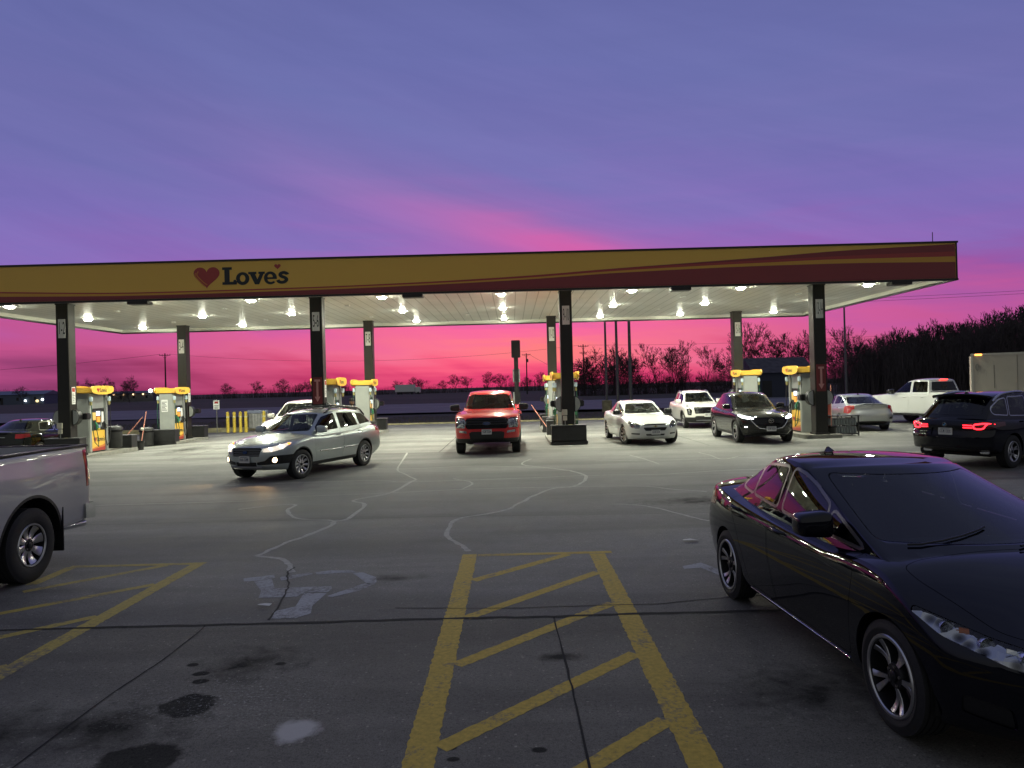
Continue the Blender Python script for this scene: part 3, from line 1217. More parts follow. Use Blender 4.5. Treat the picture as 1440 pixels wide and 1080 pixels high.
CIVIC = dict(
    L=4.54, W=1.755, fo=.92, wb=2.67, wr=.318, tw=.205, track=1.515, rim=.236, rimkind='civic', res=1.5, ring=pm('satin_window_trim', (.16, .16, .155), .3, .7), arch=.042,
    top=[(0, .67), (.12, .71), (.5, .868), (.8, .952), (1.0, .992), (1.15, 1.003), (1.3, 1.0), (1.7, .965), (2.6, .975), (3.4, 1.01), (3.8, 1.04), (4.1, 1.055), (4.4, 1.05), (4.54, 1.035)],
    crown=[(0, .05), (.6, .085), (1.2, .075), (3.4, .06), (4.54, .05)],
    bot=[(0, .27), (.15, .20), (.6, .19), (4.0, .20), (4.3, .27), (4.54, .36)],
    plan=[(0, .90), (.25, .955), (.7, .985), (1.2, .995), (2.3, 1.0), (3.4, .99), (4.0, .965), (4.35, .93), (4.54, .90)],
    sect=SECT_CAR, nose=[(.2, .10), (.35, .02), (.5, 0), (.62, .02), (.70, .08), (.85, .2)], swF=.40,
    tail=[(.2, .12), (.4, .03), (.6, 0), (.8, .04), (.95, .07), (1.05, .04)], swR=.24,
    g=dict(cowl=.56, header=2.15, rear=3.30, back=4.30, zb=.86, wb=.80, wr=.628, floor=.74, tapF=.04, tapR=.10, crown=.035,
           roof=[(.5, 1.35), (2.15, 1.395), (2.45, 1.427), (2.8, 1.437), (3.1, 1.418), (3.3, 1.388), (4.1, 1.3)],
           ws=(1.02, 1.365, .69, .545), rw=(1.10, 1.325, .56, .46),
           sides=[[(1.36, .965), (1.82, .98), (1.82, 1.125)], [(1.89, .982), (1.89, 1.15), (2.15, 1.25), (2.38, 1.335), (2.54, 1.36), (2.57, 1.01)],
                  [(2.68, 1.02), (2.65, 1.36), (2.95, 1.345), (3.18, 1.30), (3.22, 1.05)], [(3.255, 1.052), (3.225, 1.275), (3.42, 1.19), (3.56, 1.075)]]),
    doors=[[(1.38, .27), (2.52, .27), (2.60, .70), (2.62, 1.02), (2.585, 1.395), (2.38, 1.38), (1.84, 1.175), (1.32, .965), (1.28, .82), (1.32, .62)],
           [(2.54, .27), (3.08, .27), (3.20, .55), (3.30, .72), (3.56, .98), (3.60, 1.07), (3.25, 1.335), (2.605, 1.395), (2.64, 1.02), (2.62, .7)]],
    handles=[(2.40, .87), (3.36, .90)], mirror=(1.74, 1.055, .775),
    panels=[('hood', 'Z', [(-.33, .15), (.33, .15), (.57, .40), (.72, .84), (.72, .98), (.60, 1.03), (-.60, 1.03), (-.72, .98), (-.72, .84), (-.57, .40)], .60, 1.2),
            ('trunk_lid', 'Z', [(-.60, 4.0), (.60, 4.0), (.62, 4.7), (-.62, 4.7)], .72, 1.3)],
    inlays=[lamp([(.345, .585), (.36, .655), (.62, .715), (.83, .80), (.855, .775), (.80, .69), (.62, .61)], CM['lens'], lamp=True, bowls=4, r=.02, housing=REFL),
            dark('grille', 'F', [(-.34, .565), (.34, .565), (.325, .66), (-.325, .66)], mat=CM['gloss'], shrink=.02, depth=.3),
            dark('lower_grille', 'F', [(-.46, .27), (.46, .27), (.54, .44), (-.54, .44)], shrink=.03, depth=.4),
            dark('fog_lamp_recess', 'F', [(.60, .30), (.76, .33), (.77, .43), (.63, .41)], mirror=True, shrink=.015, depth=.5),
            tail([(.42, .80), (.45, .93), (.70, .985), (.86, .96), (.87, .86), (.76, .78)])],
    seat_z=.26, seat_d=2.15, glassF=glass('windshield_deep', (.30, .34, .36)), glassS=glass('side_deep_tint', (.05, .05, .052)), glassR=glass('side_deep_tint', (.05, .05, .052)),
)


def vary(base, **k):
    c = dict(base)
    c['g'] = dict(base['g'])
    c['g'].update(k.pop('g', {}))
    c.update(k)
    return c


SILVER_SEDAN = vary(CIVIC, ring=None, L=4.63, W=1.80, wb=2.70, fo=.90, rimkind='five', res=1.0, track=1.56,
    top=[(0, .66), (.12, .70), (.5, .85), (.8, .945), (1.0, .985), (1.15, .995), (1.3, .985), (1.7, .95), (2.6, .95), (3.4, .98), (3.9, 1.0), (4.3, 1.03), (4.5, 1.04), (4.63, 1.01)],
    plan=[(0, .90), (.25, .955), (.7, .985), (1.2, .995), (2.3, 1.0), (3.4, .995), (4.0, .975), (4.4, .94), (4.63, .92)],
    tail=[(.2, .14), (.4, .02), (.62, 0), (.72, .03), (.85, .08), (1.0, .05), (1.08, .02)],
    g=dict(cowl=.56, header=2.15, rear=3.15, back=4.5, zb=.86, wb=.82, wr=.60,
           roof=[(.5, 1.32), (2.15, 1.375), (2.45, 1.408), (2.8, 1.415), (3.0, 1.40), (3.15, 1.38), (4.1, 1.3)], rw=(1.045, 1.335, .62, .48), ws=(1.02, 1.34, .68, .53)),
    inlays=[lamp([(.36, .60), (.36, .67), (.62, .70), (.86, .78), (.86, .70), (.62, .62)], CM['lens'], lamp=True, bowls=2),
            dark('grille', 'F', [(-.36, .56), (.36, .56), (.36, .66), (-.36, .66)], mat=CM['gloss'], shrink=.02, depth=.3),
            tail([(.42, .90), (.45, .96), (.66, 1.0), (.80, 1.0), (.91, .88), (.91, .72), (.80, .68), (.75, .72), (.68, .84)], r=.03),
            dark('number_plate_recess', 'R', [(-.38, .80), (.38, .80), (.33, .90), (-.33, .90)], mat=pm('shaded_silver', (.30, .31, .33), .4, .6), shrink=.03, depth=.3, r=.03),
            dark('reflector_vent', 'R', [(.62, .46), (.86, .48), (.88, .56), (.64, .54)], mirror=True, shrink=.015, depth=.5),
            dark('rear_diffuser', 'R', [(-.62, .22), (.62, .22), (.60, .36), (.4, .40), (-.4, .40), (-.60, .36)], shrink=.0, depth=.4)],
    glassF=CM['glass'], glassS=CM['tint'], glassR=glass('rear_clear', (.35, .37, .38)))

DARK_SEDAN = vary(CIVIC, L=4.70, W=1.82, wb=2.74, res=1.0, rimkind='five', ring=CM['chrome'], track=1.58,
    top=[(0, .67), (.12, .71), (.5, .85), (.8, .94), (1.0, .98), (1.15, .99), (1.3, .985), (1.7, .955), (2.6, .96), (3.4, 1.0), (3.9, 1.04), (4.3, 1.06), (4.55, 1.055), (4.70, 1.03)],
    plan=[(0, .90), (.25, .955), (.7, .985), (1.2, .995), (2.3, 1.0), (3.4, .995), (4.0, .97), (4.4, .935), (4.70, .90)],
    g=dict(cowl=.62, header=2.2, rear=3.35, back=4.42, zb=.86, wb=.83, wr=.61,
           roof=[(.5, 1.32), (2.2, 1.395), (2.5, 1.425), (2.8, 1.43), (3.15, 1.41), (3.35, 1.385), (4.1, 1.3)], rw=(1.10, 1.33, .60, .47),
           sides=[[(1.66, .985), (1.74, 1.08), (2.2, 1.255), (2.42, 1.32), (2.56, 1.345), (2.60, 1.01)],
                  [(2.70, 1.012), (2.68, 1.345), (3.0, 1.33), (3.22, 1.29), (3.28, 1.25), (3.42, 1.045)]]),
    inlays=[lamp([(.345, .585), (.36, .655), (.62, .715), (.845, .80), (.868, .77), (.80, .68), (.62, .61)], CM['lens'], lamp=True, bowls=2),
            tail([(.34, .83), (.36, .92), (.62, .97), (.90, .95), (.90, .84), (.74, .80)], r=.03),
            dark('rear_diffuser', 'R', [(-.5, .22), (.5, .22), (.46, .38), (-.46, .38)], depth=.4)],
    glassF=CM['glass'], glassS=CM['tint'], glassR=glass('rear_blue', (.16, .18, .2)))

MALIBU = vary(CIVIC, ring=None, L=4.87, W=1.785, wb=2.85, fo=.98, wr=.33, res=1.0, rimkind='ten', track=1.54, steer=R(13),
    top=[(0, .70), (.10, .75), (.5, .86), (1.0, .95), (1.35, .99), (1.8, .96), (2.8, .98), (3.7, 1.02), (4.1, 1.05), (4.5, 1.06), (4.75, 1.05), (4.87, 1.03)],
    plan=[(0, .89), (.25, .95), (.7, .985), (1.2, .995), (2.3, 1.0), (3.6, .99), (4.3, .965), (4.6, .93), (4.87, .90)],
    nose=[(.2, .10), (.35, .02), (.5, 0), (.64, .01), (.74, .06), (.88, .18)], swF=.34,
    g=dict(cowl=.95, header=2.12, rear=3.45, back=4.65, zb=.80, wb=.815, wr=.61,
           roof=[(.9, 1.33), (2.12, 1.395), (2.5, 1.445), (2.9, 1.455), (3.3, 1.43), (3.45, 1.405), (4.2, 1.3)], ws=(1.02, 1.355, .65, .485), rw=(1.10, 1.345, .58, .47),
           sides=[[(1.74, .99), (1.78, 1.10), (2.28, 1.30), (2.48, 1.35), (2.66, 1.365), (2.70, 1.02)],
                  [(2.80, 1.022), (2.78, 1.365), (3.15, 1.35), (3.42, 1.30), (3.60, 1.18), (3.72, 1.055)]]),
    doors=[[(1.52, .27), (2.66, .27), (2.73, .70), (2.75, 1.02), (2.72, 1.41), (2.3, 1.385), (1.70, 1.13), (1.50, .95), (1.46, .7)],
           [(2.68, .27), (3.32, .27), (3.44, .55), (3.52, .72), (3.72, .98), (3.76, 1.06), (3.45, 1.35), (2.74, 1.41), (2.77, 1.02), (2.75, .7)]],
    handles=[(2.54, .88), (3.58, .91)], mirror=(1.74, 1.06, .785), mirror_mat=pm('satin_black', (.02, .02, .02), .35),
    panels=[('hood', 'Z', [(-.44, .12), (.44, .12), (.60, .32), (.72, .72), (.74, 1.2), (.60, 1.28), (-.60, 1.28), (-.74, 1.2), (-.72, .72), (-.60, .32)], .69, 1.2)],
    inlays=[lamp([(.50, .57), (.47, .66), (.60, .755), (.76, .80), (.82, .72), (.76, .60), (.64, .56)], CM['lens'], lamp=True, bowls=2, r=.03),
            dark('upper_grille', 'F', [(-.38, .665), (.38, .665), (.40, .715), (-.40, .715)], mat=CM['gloss'], shrink=.02, depth=.3, r=.012),
            dark('grille', 'F', [(-.33, .49), (.33, .49), (.385, .565), (.385, .60), (-.385, .60), (-.385, .565)], shrink=.03, depth=.3),
            dark('bumper_slot', 'F', [(.50, .355), (.74, .37), (.74, .415), (.50, .41)], mirror=True, shrink=.02, depth=.5, r=.015),
            dark('lower_grille', 'F', [(-.30, .325), (.30, .325), (.32, .385), (-.32, .385)], shrink=.03, depth=.3),
            tail([(.5, .80), (.5, .95), (.86, .93), (.87, .80)])],
    glassF=glass('malibu_glass', (.75, .82, .78)), glassS=glass('malibu_side', (.5, .54, .5)), glassR=glass('malibu_side', (.5, .54, .5)), cabin=CM['cabin2'], wheelmat=CM['cabin2'])

OUTBACK = dict(
    L=4.82, W=1.84, fo=.93, wb=2.745, wr=.345, tw=.215, track=1.585, rim=.232, rimkind='ten', res=1.15, arch=.05, clad=.03, steer=R(-6),
    top=[(0, .80), (.12, .86), (.5, .95), (1.0, 1.02), (1.35, 1.06), (1.8, 1.02), (2.8, 1.04), (3.8, 1.09), (4.4, 1.12), (4.7, 1.10), (4.82, 1.06)],
    crown=[(0, .04), (.6, .07), (1.2, .07), (3.4, .06), (4.82, .05)],
    bot=[(0, .36), (.15, .27), (.6, .26), (4.2, .27), (4.6, .36), (4.82, .44)],
    plan=[(0, .89), (.25, .95), (.7, .985), (1.2, .995), (2.4, 1.0), (3.6, .99), (4.3, .965), (4.6, .94), (4.82, .91)],
    sect=[(.24, .91), (.4, .955), (.6, .985), (.78, 1.0), (.92, .99), (1.02, .96), (1.12, .92)],
    nose=[(.25, .10), (.42, .02), (.6, 0), (.75, .02), (.85, .09), (1.0, .2)], swF=.36,
    tail=[(.3, .10), (.5, .0), (.7, .02), (.9, .05), (1.1, .08)], swR=.22,
    g=dict(cowl=.92, header=2.02, rear=4.18, back=4.90, zb=.86, wb=.84, wr=.635, floor=.80, tapF=.05, tapR=.12,
           roof=[(.9, 1.49), (2.02, 1.54), (2.5, 1.60), (3.0, 1.61), (3.7, 1.58), (4.18, 1.53), (4.6, 1.45)],
           ws=(1.095, 1.50, .66, .50), rw=(1.14, 1.47, .60, .48),
           sides=[[(1.66, 1.065), (1.70, 1.17), (2.10, 1.42), (2.40, 1.50), (2.58, 1.52), (2.60, 1.09)],
                  [(2.72, 1.095), (2.70, 1.52), (3.05, 1.51), (3.46, 1.48), (3.58, 1.13)], [(3.68, 1.135), (3.60, 1.465), (3.95, 1.43), (4.28, 1.28), (4.36, 1.18)]]),
    doors=[[(1.50, .33), (2.58, .33), (2.65, .75), (2.66, 1.08), (2.64, 1.565), (2.3, 1.53), (1.66, 1.19), (1.46, 1.02), (1.42, .8)],
           [(2.60, .33), (3.25, .33), (3.34, .6), (3.46, .78), (3.62, 1.0), (3.64, 1.12), (3.52, 1.53), (2.66, 1.565), (2.68, 1.08), (2.67, .75)]],
    handles=[(2.44, .95), (3.46, .985)], mirror=(1.70, 1.13, .80),
    panels=[('hood', 'Z', [(-.41, .12), (.41, .12), (.60, .36), (.74, .80), (.76, 1.2), (.62, 1.28), (-.62, 1.28), (-.76, 1.2), (-.74, .80), (-.60, .36)], .78, 1.3)],
    inlays=[dict(name='headlight', face='F', poly=[(.43, .70), (.43, .775), (.60, .82), (.80, .90), (.845, .87), (.80, .76), (.62, .70)], mat=CM['lens'], mirror=True, depth=.7, r=.02, lamp=True, bowls=2, bowlmat=LIT, bulb=LIT, housing=GLOW, label='glowing headlight'),
            dark('grille', 'F', [(-.37, .60), (.37, .60), (.41, .78), (.36, .80), (-.36, .80), (-.41, .78)], mat=CM['gloss'], shrink=.025, depth=.3, r=.02),
            dark('bumper_cover', 'F', [(.30, .40), (.86, .42), (.90, .62), (.60, .61), (.48, .50), (.30, .47)], mirror=True, shrink=.006, depth=.6),
            dark('lower_grille', 'F', [(-.29, .37), (.29, .37), (.29, .47), (-.29, .47)], shrink=.03, depth=.3),
            tail([(.46, .93), (.5, 1.07), (.80, 1.12), (.90, 1.06), (.90, .94), (.72, .90)], depth=.55)],
    seat_z=.40, seat_d=2.2, sill=.36, glassS=glass('dark_side', (.07, .075, .078)), glassR=CM['tint'])

SUV = dict(
    L=4.55, W=1.84, fo=.91, wb=2.70, wr=.36, tw=.22, track=1.58, rim=.232, rimkind='five', res=1.05, arch=.05, clad=.055, sill=.36,
    top=[(0, .86), (.10, .92), (.5, 1.00), (1.0, 1.06), (1.4, 1.10), (1.8, 1.06), (2.8, 1.09), (3.6, 1.13), (4.2, 1.15), (4.45, 1.13), (4.55, 1.08)],
    crown=[(0, .05), (.6, .09), (1.2, .09), (3.4, .06), (4.55, .05)],
    bot=[(0, .34), (.15, .25), (.6, .24), (3.9, .25), (4.3, .34), (4.55, .42)],
    plan=[(0, .88), (.25, .945), (.7, .985), (1.2, .995), (2.3, 1.0), (3.4, .99), (4.0, .965), (4.3, .94), (4.55, .91)],
    sect=[(.22, .91), (.4, .96), (.62, .99), (.8, 1.0), (.95, .99), (1.05, .965), (1.16, .92)],
    nose=[(.25, .12), (.42, .02), (.6, 0), (.78, .02), (.90, .08), (1.05, .18)], swF=.38,
    tail=[(.3, .10), (.5, .0), (.7, .02), (.9, .05), (1.1, .08)], swR=.22,
    g=dict(cowl=1.0, header=2.10, rear=3.80, back=4.66, zb=.88, wb=.835, wr=.63, floor=.82, tapF=.05, tapR=.12,
           roof=[(.9, 1.56), (2.1, 1.60), (2.5, 1.65), (2.9, 1.665), (3.4, 1.65), (3.8, 1.61), (4.3, 1.5)],
           ws=(1.135, 1.555, .65, .50), rw=(1.18, 1.53, .58, .46),
           sides=[[(1.76, 1.12), (1.80, 1.22), (2.16, 1.47), (2.42, 1.55), (2.58, 1.565), (2.60, 1.135)],
                  [(2.70, 1.14), (2.69, 1.57), (3.0, 1.56), (3.34, 1.53), (3.48, 1.17)], [(3.56, 1.18), (3.48, 1.50), (3.70, 1.46), (3.92, 1.32), (3.98, 1.22)]]),
    doors=[[(1.52, .37), (2.56, .37), (2.63, .78), (2.645, 1.12), (2.63, 1.615), (2.3, 1.58), (1.74, 1.24), (1.50, 1.06), (1.46, .8)],
           [(2.58, .37), (3.10, .37), (3.20, .64), (3.30, .82), (3.48, 1.0), (3.52, 1.16), (3.42, 1.58), (2.65, 1.615), (2.665, 1.12), (2.65, .78)]],
    handles=[(2.44, .98), (3.34, 1.01)], mirror=(1.80, 1.18, .80),
    panels=[('hood', 'Z', [(-.48, .14), (.48, .14), (.66, .40), (.75, .82), (.76, 1.22), (.62, 1.32), (-.62, 1.32), (-.76, 1.22), (-.75, .82), (-.66, .40)], .84, 1.3)],
    inlays=[], seat_z=.46, seat_d=2.25, glassS=CM['tint'], glassR=CM['tint'])

CX5 = vary(SUV, rimkind='five',
    inlays=[dict(name='headlight', face='F', poly=[(.50, .80), (.52, .86), (.68, .90), (.86, .945), (.88, .91), (.80, .83), (.66, .80)], mat=CM['lens'], mirror=True, depth=.75, r=.02, lamp=True, bowls=2, bowlmat=LITW, bulb=LITW, housing=GLOWW, label='glowing headlight'),
            dark('grille', 'F', [(-.40, .50), (.40, .50), (.53, .66), (.50, .845), (-.50, .845), (-.53, .66)], mat=CM['gloss'], shrink=.03, depth=.35, r=.05),
            dark('lower_grille', 'F', [(-.62, .34), (.62, .34), (.66, .44), (-.66, .44)], shrink=.02, depth=.4),
            dark('fog_lamp_recess', 'F', [(.62, .48), (.80, .52), (.80, .60), (.64, .57)], mirror=True, shrink=.01, depth=.6),
            tail([(.46, .96), (.5, 1.05), (.88, 1.06), (.88, .96)])])

EQUINOX = vary(SUV, L=4.65, W=1.90, rimkind='multi',
    top=[(0, .92), (.06, .98), (.5, 1.05), (1.0, 1.10), (1.4, 1.13), (1.8, 1.10), (2.8, 1.12), (3.6, 1.15), (4.2, 1.16), (4.5, 1.14), (4.65, 1.09)],
    plan=[(0, .90), (.25, .955), (.7, .985), (1.2, .995), (2.3, 1.0), (3.4, .99), (4.0, .965), (4.3, .94), (4.65, .91)],
    nose=[(.25, .12), (.42, .02), (.6, 0), (.85, .01), (.96, .05), (1.08, .14)],
    inlays=[dict(name='headlight', face='F', poly=[(.42, .955), (.44, 1.0), (.86, 1.02), (.88, .985), (.70, .96)], mat=CM['lens'], mirror=True, depth=.7, r=.012, lamp=True, bowls=3),
            dark('lamp_surround', 'F', [(.66, .58), (.80, .60), (.84, .86), (.72, .90), (.64, .80)], mirror=True, mat=CM['gloss'], shrink=.012, depth=.6),
            dark('grille', 'F', [(-.52, .66), (.52, .66), (.58, .93), (.50, .945), (-.50, .945), (-.58, .93)], mat=CM['gloss'], shrink=.03, depth=.35),
            dark('lower_bumper', 'F', [(-.95, .28), (.95, .28), (.95, .50), (.55, .50), (.48, .56), (-.48, .56), (-.55, .50), (-.95, .50)], shrink=.01, depth=.5),
            tail([(.46, .96), (.5, 1.05), (.88, 1.06), (.88, .96)])])

MINIVAN = vary(SUV, L=4.95, W=1.95, wb=2.88, fo=.95, rimkind='ten', clad=0, track=1.68,
    top=[(0, .86), (.10, .93), (.5, 1.03), (1.0, 1.11), (1.35, 1.15), (1.8, 1.10), (2.8, 1.12), (3.8, 1.15), (4.5, 1.16), (4.8, 1.14), (4.95, 1.09)],
    plan=[(0, .88), (.25, .945), (.7, .985), (1.2, .995), (2.3, 1.0), (3.6, .99), (4.3, .97), (4.7, .945), (4.95, .92)],
    g=dict(cowl=.85, header=2.05, rear=4.25, back=5.0, zb=.88, wb=.88, wr=.66, floor=.84,
           roof=[(.8, 1.63), (2.05, 1.68), (2.5, 1.735), (3.0, 1.75), (3.8, 1.73), (4.25, 1.69), (4.6, 1.6)], ws=(1.18, 1.63, .70, .545), rw=(1.2, 1.6, .6, .5),
           sides=[[(1.66, 1.14), (1.72, 1.26), (2.10, 1.53), (2.40, 1.62), (2.60, 1.64), (2.62, 1.16)],
                  [(2.72, 1.165), (2.70, 1.645), (3.2, 1.635), (3.62, 1.61), (3.70, 1.19)], [(3.80, 1.195), (3.74, 1.60), (4.1, 1.56), (4.36, 1.40), (4.42, 1.24)]]),
    doors=[[(1.54, .37), (2.58, .37), (2.65, .78), (2.665, 1.12), (2.65, 1.68), (2.3, 1.65), (1.70, 1.28), (1.50, 1.06), (1.48, .8)],
           [(2.60, .37), (3.26, .37), (3.36, .64), (3.46, .82), (3.66, 1.0), (3.74, 1.18), (3.66, 1.66), (2.67, 1.68), (2.685, 1.12), (2.67, .78)]],
    mirror=(1.74, 1.20, .85),
    inlays=[dict(name='headlight', face='F', poly=[(.50, .80), (.48, .90), (.66, .955), (.88, .99), (.90, .90), (.78, .80)], mat=CM['lens'], mirror=True, depth=.75, r=.03, lamp=True, bowls=2, bowlmat=LIT, bulb=LIT, housing=GLOW, label='glowing headlight'),
            dark('grille', 'F', [(-.46, .74), (.46, .74), (.46, .90), (-.46, .90)], mat=CM['chrome'], shrink=.02, depth=.35),
            dark('lower_grille', 'F', [(-.56, .36), (.56, .36), (.62, .54), (-.62, .54)], shrink=.02, depth=.4),
            tail([(.5, .96), (.52, 1.05), (.88, 1.06), (.9, .96)])])

BMW = vary(SUV, L=4.72, W=1.90, wb=2.86, fo=.87, rimkind='black', clad=0, res=1.25, track=1.64, ring=pm('satin_alloy_trim', (.55, .56, .6), .25, 1.0),
    top=[(0, .88), (.10, .94), (.5, 1.02), (1.0, 1.07), (1.4, 1.10), (1.8, 1.06), (2.8, 1.08), (3.6, 1.11), (4.3, 1.13), (4.6, 1.11), (4.72, 1.07)],
    plan=[(0, .88), (.25, .945), (.7, .985), (1.2, .995), (2.3, 1.0), (3.4, 1.0), (4.1, .98), (4.5, .95), (4.72, .93)],
    tail=[(.3, .08), (.5, .0), (.7, .0), (.86, .03), (.95, .01), (1.06, .06), (1.12, .09)], swR=.26, dr=1.1,
    g=dict(cowl=1.0, header=2.10, rear=4.05, back=4.82, zb=.88, wb=.85, wr=.66, tapR=.10,
           roof=[(.9, 1.56), (2.1, 1.61), (2.5, 1.66), (2.9, 1.675), (3.5, 1.655), (4.05, 1.60), (4.5, 1.5)], rw=(1.17, 1.50, .60, .50),
           sides=[[(1.76, 1.10), (1.80, 1.20), (2.16, 1.47), (2.42, 1.55), (2.62, 1.565), (2.64, 1.12)],
                  [(2.74, 1.122), (2.73, 1.57), (3.05, 1.56), (3.40, 1.54), (3.52, 1.15)], [(3.60, 1.155), (3.50, 1.52), (3.74, 1.49), (4.08, 1.33), (4.14, 1.25), (4.08, 1.19)]]),
    inlays=[dict(name='headlight', face='F', poly=[(.50, .80), (.48, .88), (.66, .93), (.88, .95), (.90, .88), (.78, .80)], mat=CM['lens'], mirror=True, depth=.75, r=.03, lamp=True),
            dark('grille', 'F', [(.04, .64), (.30, .66), (.34, .86), (.06, .88)], mirror=True, mat=CM['gloss'], shrink=.02, depth=.35),
            tail([(.36, .88), (.37, .985), (.66, 1.035), (.93, 1.03), (.97, .985), (.88, .90), (.70, .86)], mat=pm('dark_red_lens', (.10, .004, .006), .1, coat=.8), r=.02, depth=.7, gap=.002),
            dark('number_plate_recess', 'R', [(-.32, .74), (.32, .74), (.29, .90), (-.29, .90)], mat=CM['gloss'], shrink=.025, depth=.3, r=.03),
            dark('rear_diffuser', 'R', [(-.66, .28), (.66, .28), (.60, .46), (-.60, .46)], shrink=.0, depth=.4)])

TRUCK = dict(
    L=5.89, W=2.03, fo=.98, wb=3.69, wr=.40, tw=.26, track=1.74, rim=.245, rimkind='black', res=1.15, arch=.075, clad=0, sill=.5, flare=.02,
    top=[(0, 1.10), (.05, 1.17), (.3, 1.25), (1.0, 1.31), (1.4, 1.34), (1.9, 1.28), (3.6, 1.30), (3.75, 1.38), (5.7, 1.39), (5.89, 1.38)],
    crown=[(0, .05), (.5, .07), (1.2, .07), (1.9, .03), (3.6, .03), (3.8, .012), (5.89, .012)],
    bot=[(0, .46), (.15, .36), (.6, .42), (1.6, .46), (5.2, .48), (5.6, .50), (5.89, .52)],
    plan=[(0, .93), (.25, .97), (.7, .99), (1.2, 1.0), (4.9, 1.0), (5.6, .985), (5.89, .97)],
    sect=SECT_TRK, nose=[(.3, .14), (.48, .03), (.6, 0), (.95, .0), (1.1, .05), (1.25, .14)], swF=.26, pF=4, df=.8,
    tail=[(.4, .06), (.6, .02), (1.4, 0)], swR=.04, pR=8, dr=.5, round=2,
    g=dict(cowl=1.15, header=2.15, rear=3.50, back=3.72, zb=1.02, wb=.93, wr=.70, floor=1.06, tapF=.05, tapR=.03, bend=.95, swR=.05,
           roof=[(1.1, 1.83), (2.15, 1.87), (2.6, 1.935), (3.0, 1.95), (3.4, 1.93), (3.5, 1.91), (3.8, 1.88)],
           ws=(1.36, 1.83, .76, .60), rw=(1.42, 1.80, .70, .58), rw_from=3.2,
           sides=[[(1.80, 1.345), (1.84, 1.45), (2.20, 1.75), (2.42, 1.83), (2.60, 1.845), (2.62, 1.36)], [(2.74, 1.365), (2.72, 1.85), (3.2, 1.845), (3.42, 1.82), (3.50, 1.37)]]),
    doors=[[(1.62, .52), (2.60, .52), (2.67, 1.0), (2.67, 1.36), (2.66, 1.90), (2.3, 1.87), (1.78, 1.46), (1.60, 1.25), (1.58, .9)],
           [(2.63, .52), (3.50, .52), (3.58, .85), (3.57, 1.36), (3.50, 1.89), (2.69, 1.90), (2.70, 1.36), (2.70, 1.0)]],
    handles=[(2.46, 1.16), (3.40, 1.17)], mirror=(1.86, 1.40, .96), mirror_big=1.25, mirror_mat=pm('satin_black', (.02, .02, .02), .35), seat_z=.68, seat_d=2.35,
    bed=dict(d0=3.80, d1=5.80, w=.86, z=.82),
    panels=[('hood', 'Z', [(-.70, .14), (.70, .14), (.80, .5), (.84, 1.35), (.70, 1.46), (-.70, 1.46), (-.84, 1.35), (-.80, .5)], 1.10, 1.6)],
    inlays=[], glassF=CM['glass'], glassS=CM['tint'], glassR=CM['tint'])

F150 = vary(TRUCK, rimkind='black',
    inlays=[dict(name='headlight', face='F', poly=[(.66, .82), (.66, .94), (.62, .96), (.62, 1.02), (.66, 1.05), (.66, 1.13), (.94, 1.14), (.96, .82)], mat=CM['lens'], mirror=True, depth=.5, r=.02, lamp=True, bowls=2),
            dark('grille', 'F', [(-.60, .80), (.60, .80), (.66, .90), (.66, 1.04), (.60, 1.14), (-.60, 1.14), (-.66, 1.04), (-.66, .90)], mat=CM['gloss'], shrink=.03, depth=.3, r=.05),
            dark('lower_grille', 'F', [(-.50, .44), (.50, .44), (.54, .68), (.46, .72), (-.46, .72), (-.54, .68)], shrink=.02, depth=.4),
            dark('air_dam', 'F', [(-1.1, .30), (1.1, .30), (1.1, .51), (-1.1, .51)], shrink=.02, depth=.6),
            dark('fog_lamp', 'F', [(.60, .66), (.86, .69), (.88, .76), (.62, .74)], mirror=True, mat=CM['reflector'], shrink=.015, depth=.5)])

WHITE_TRUCK = vary(TRUCK, res=1.0, rimkind='six', clad=.04, sill=.47,
    inlays=[dict(name='headlight', face='F', poly=[(.66, .90), (.66, 1.1), (.94, 1.12), (.96, .92)], mat=CM['lens'], mirror=True, depth=.5, r=.02, lamp=True, bowls=2),
            tail([(.86, .96), (.86, 1.33), (1.1, 1.33), (1.1, .96)], mat=CM['red'], depth=.13)])

GREY_TRUCK = vary(TRUCK, W=2.06, res=1.5, rimkind='chunky', wr=.415, tw=.275, arch=.11, track=1.76, clad=.035, sill=.49,
    top=[(0, 1.14), (.05, 1.22), (.3, 1.30), (1.0, 1.36), (1.4, 1.38), (1.9, 1.32), (3.6, 1.34), (3.75, 1.43), (5.7, 1.45), (5.89, 1.44)],
    inlays=[tail([(.925, .93), (.925, 1.40), (1.12, 1.40), (1.12, .93)], depth=.15, r=.02)])
# ------------------------------------------------------------------ grilles, badges, plates and rails that single each vehicle out
def slats(car, parent_name, x0, x1, zs, c, mat, h=.012, off=-.012, name='grille_slat'):
    par = next((o for o in car.children if o.name.startswith(parent_name)), car)
    for z in zs:
        m = MB()
        n = 12
        vs, fs = [], []
        for i in range(n + 1):
            x = x0 + (x1 - x0) * i / n
            y = c['surf'](x, z, 'F') - off
            for dy, dz in ((0, -h), (-.012, -h * .6), (-.012, h * .6), (0, h), (.03, h), (.03, -h)):
                vs.append((x, y + dy, z + dz))
        for i in range(n):
            for k in range(6):
                a, b = i * 6 + k, i * 6 + (k + 1) % 6
                fs.append((a, b, b + 6, a + 6))
        fs += [tuple(range(6)), tuple(range(n * 6, n * 6 + 6))]
        m.add(vs, fs)
        m.build(name, mat, par)


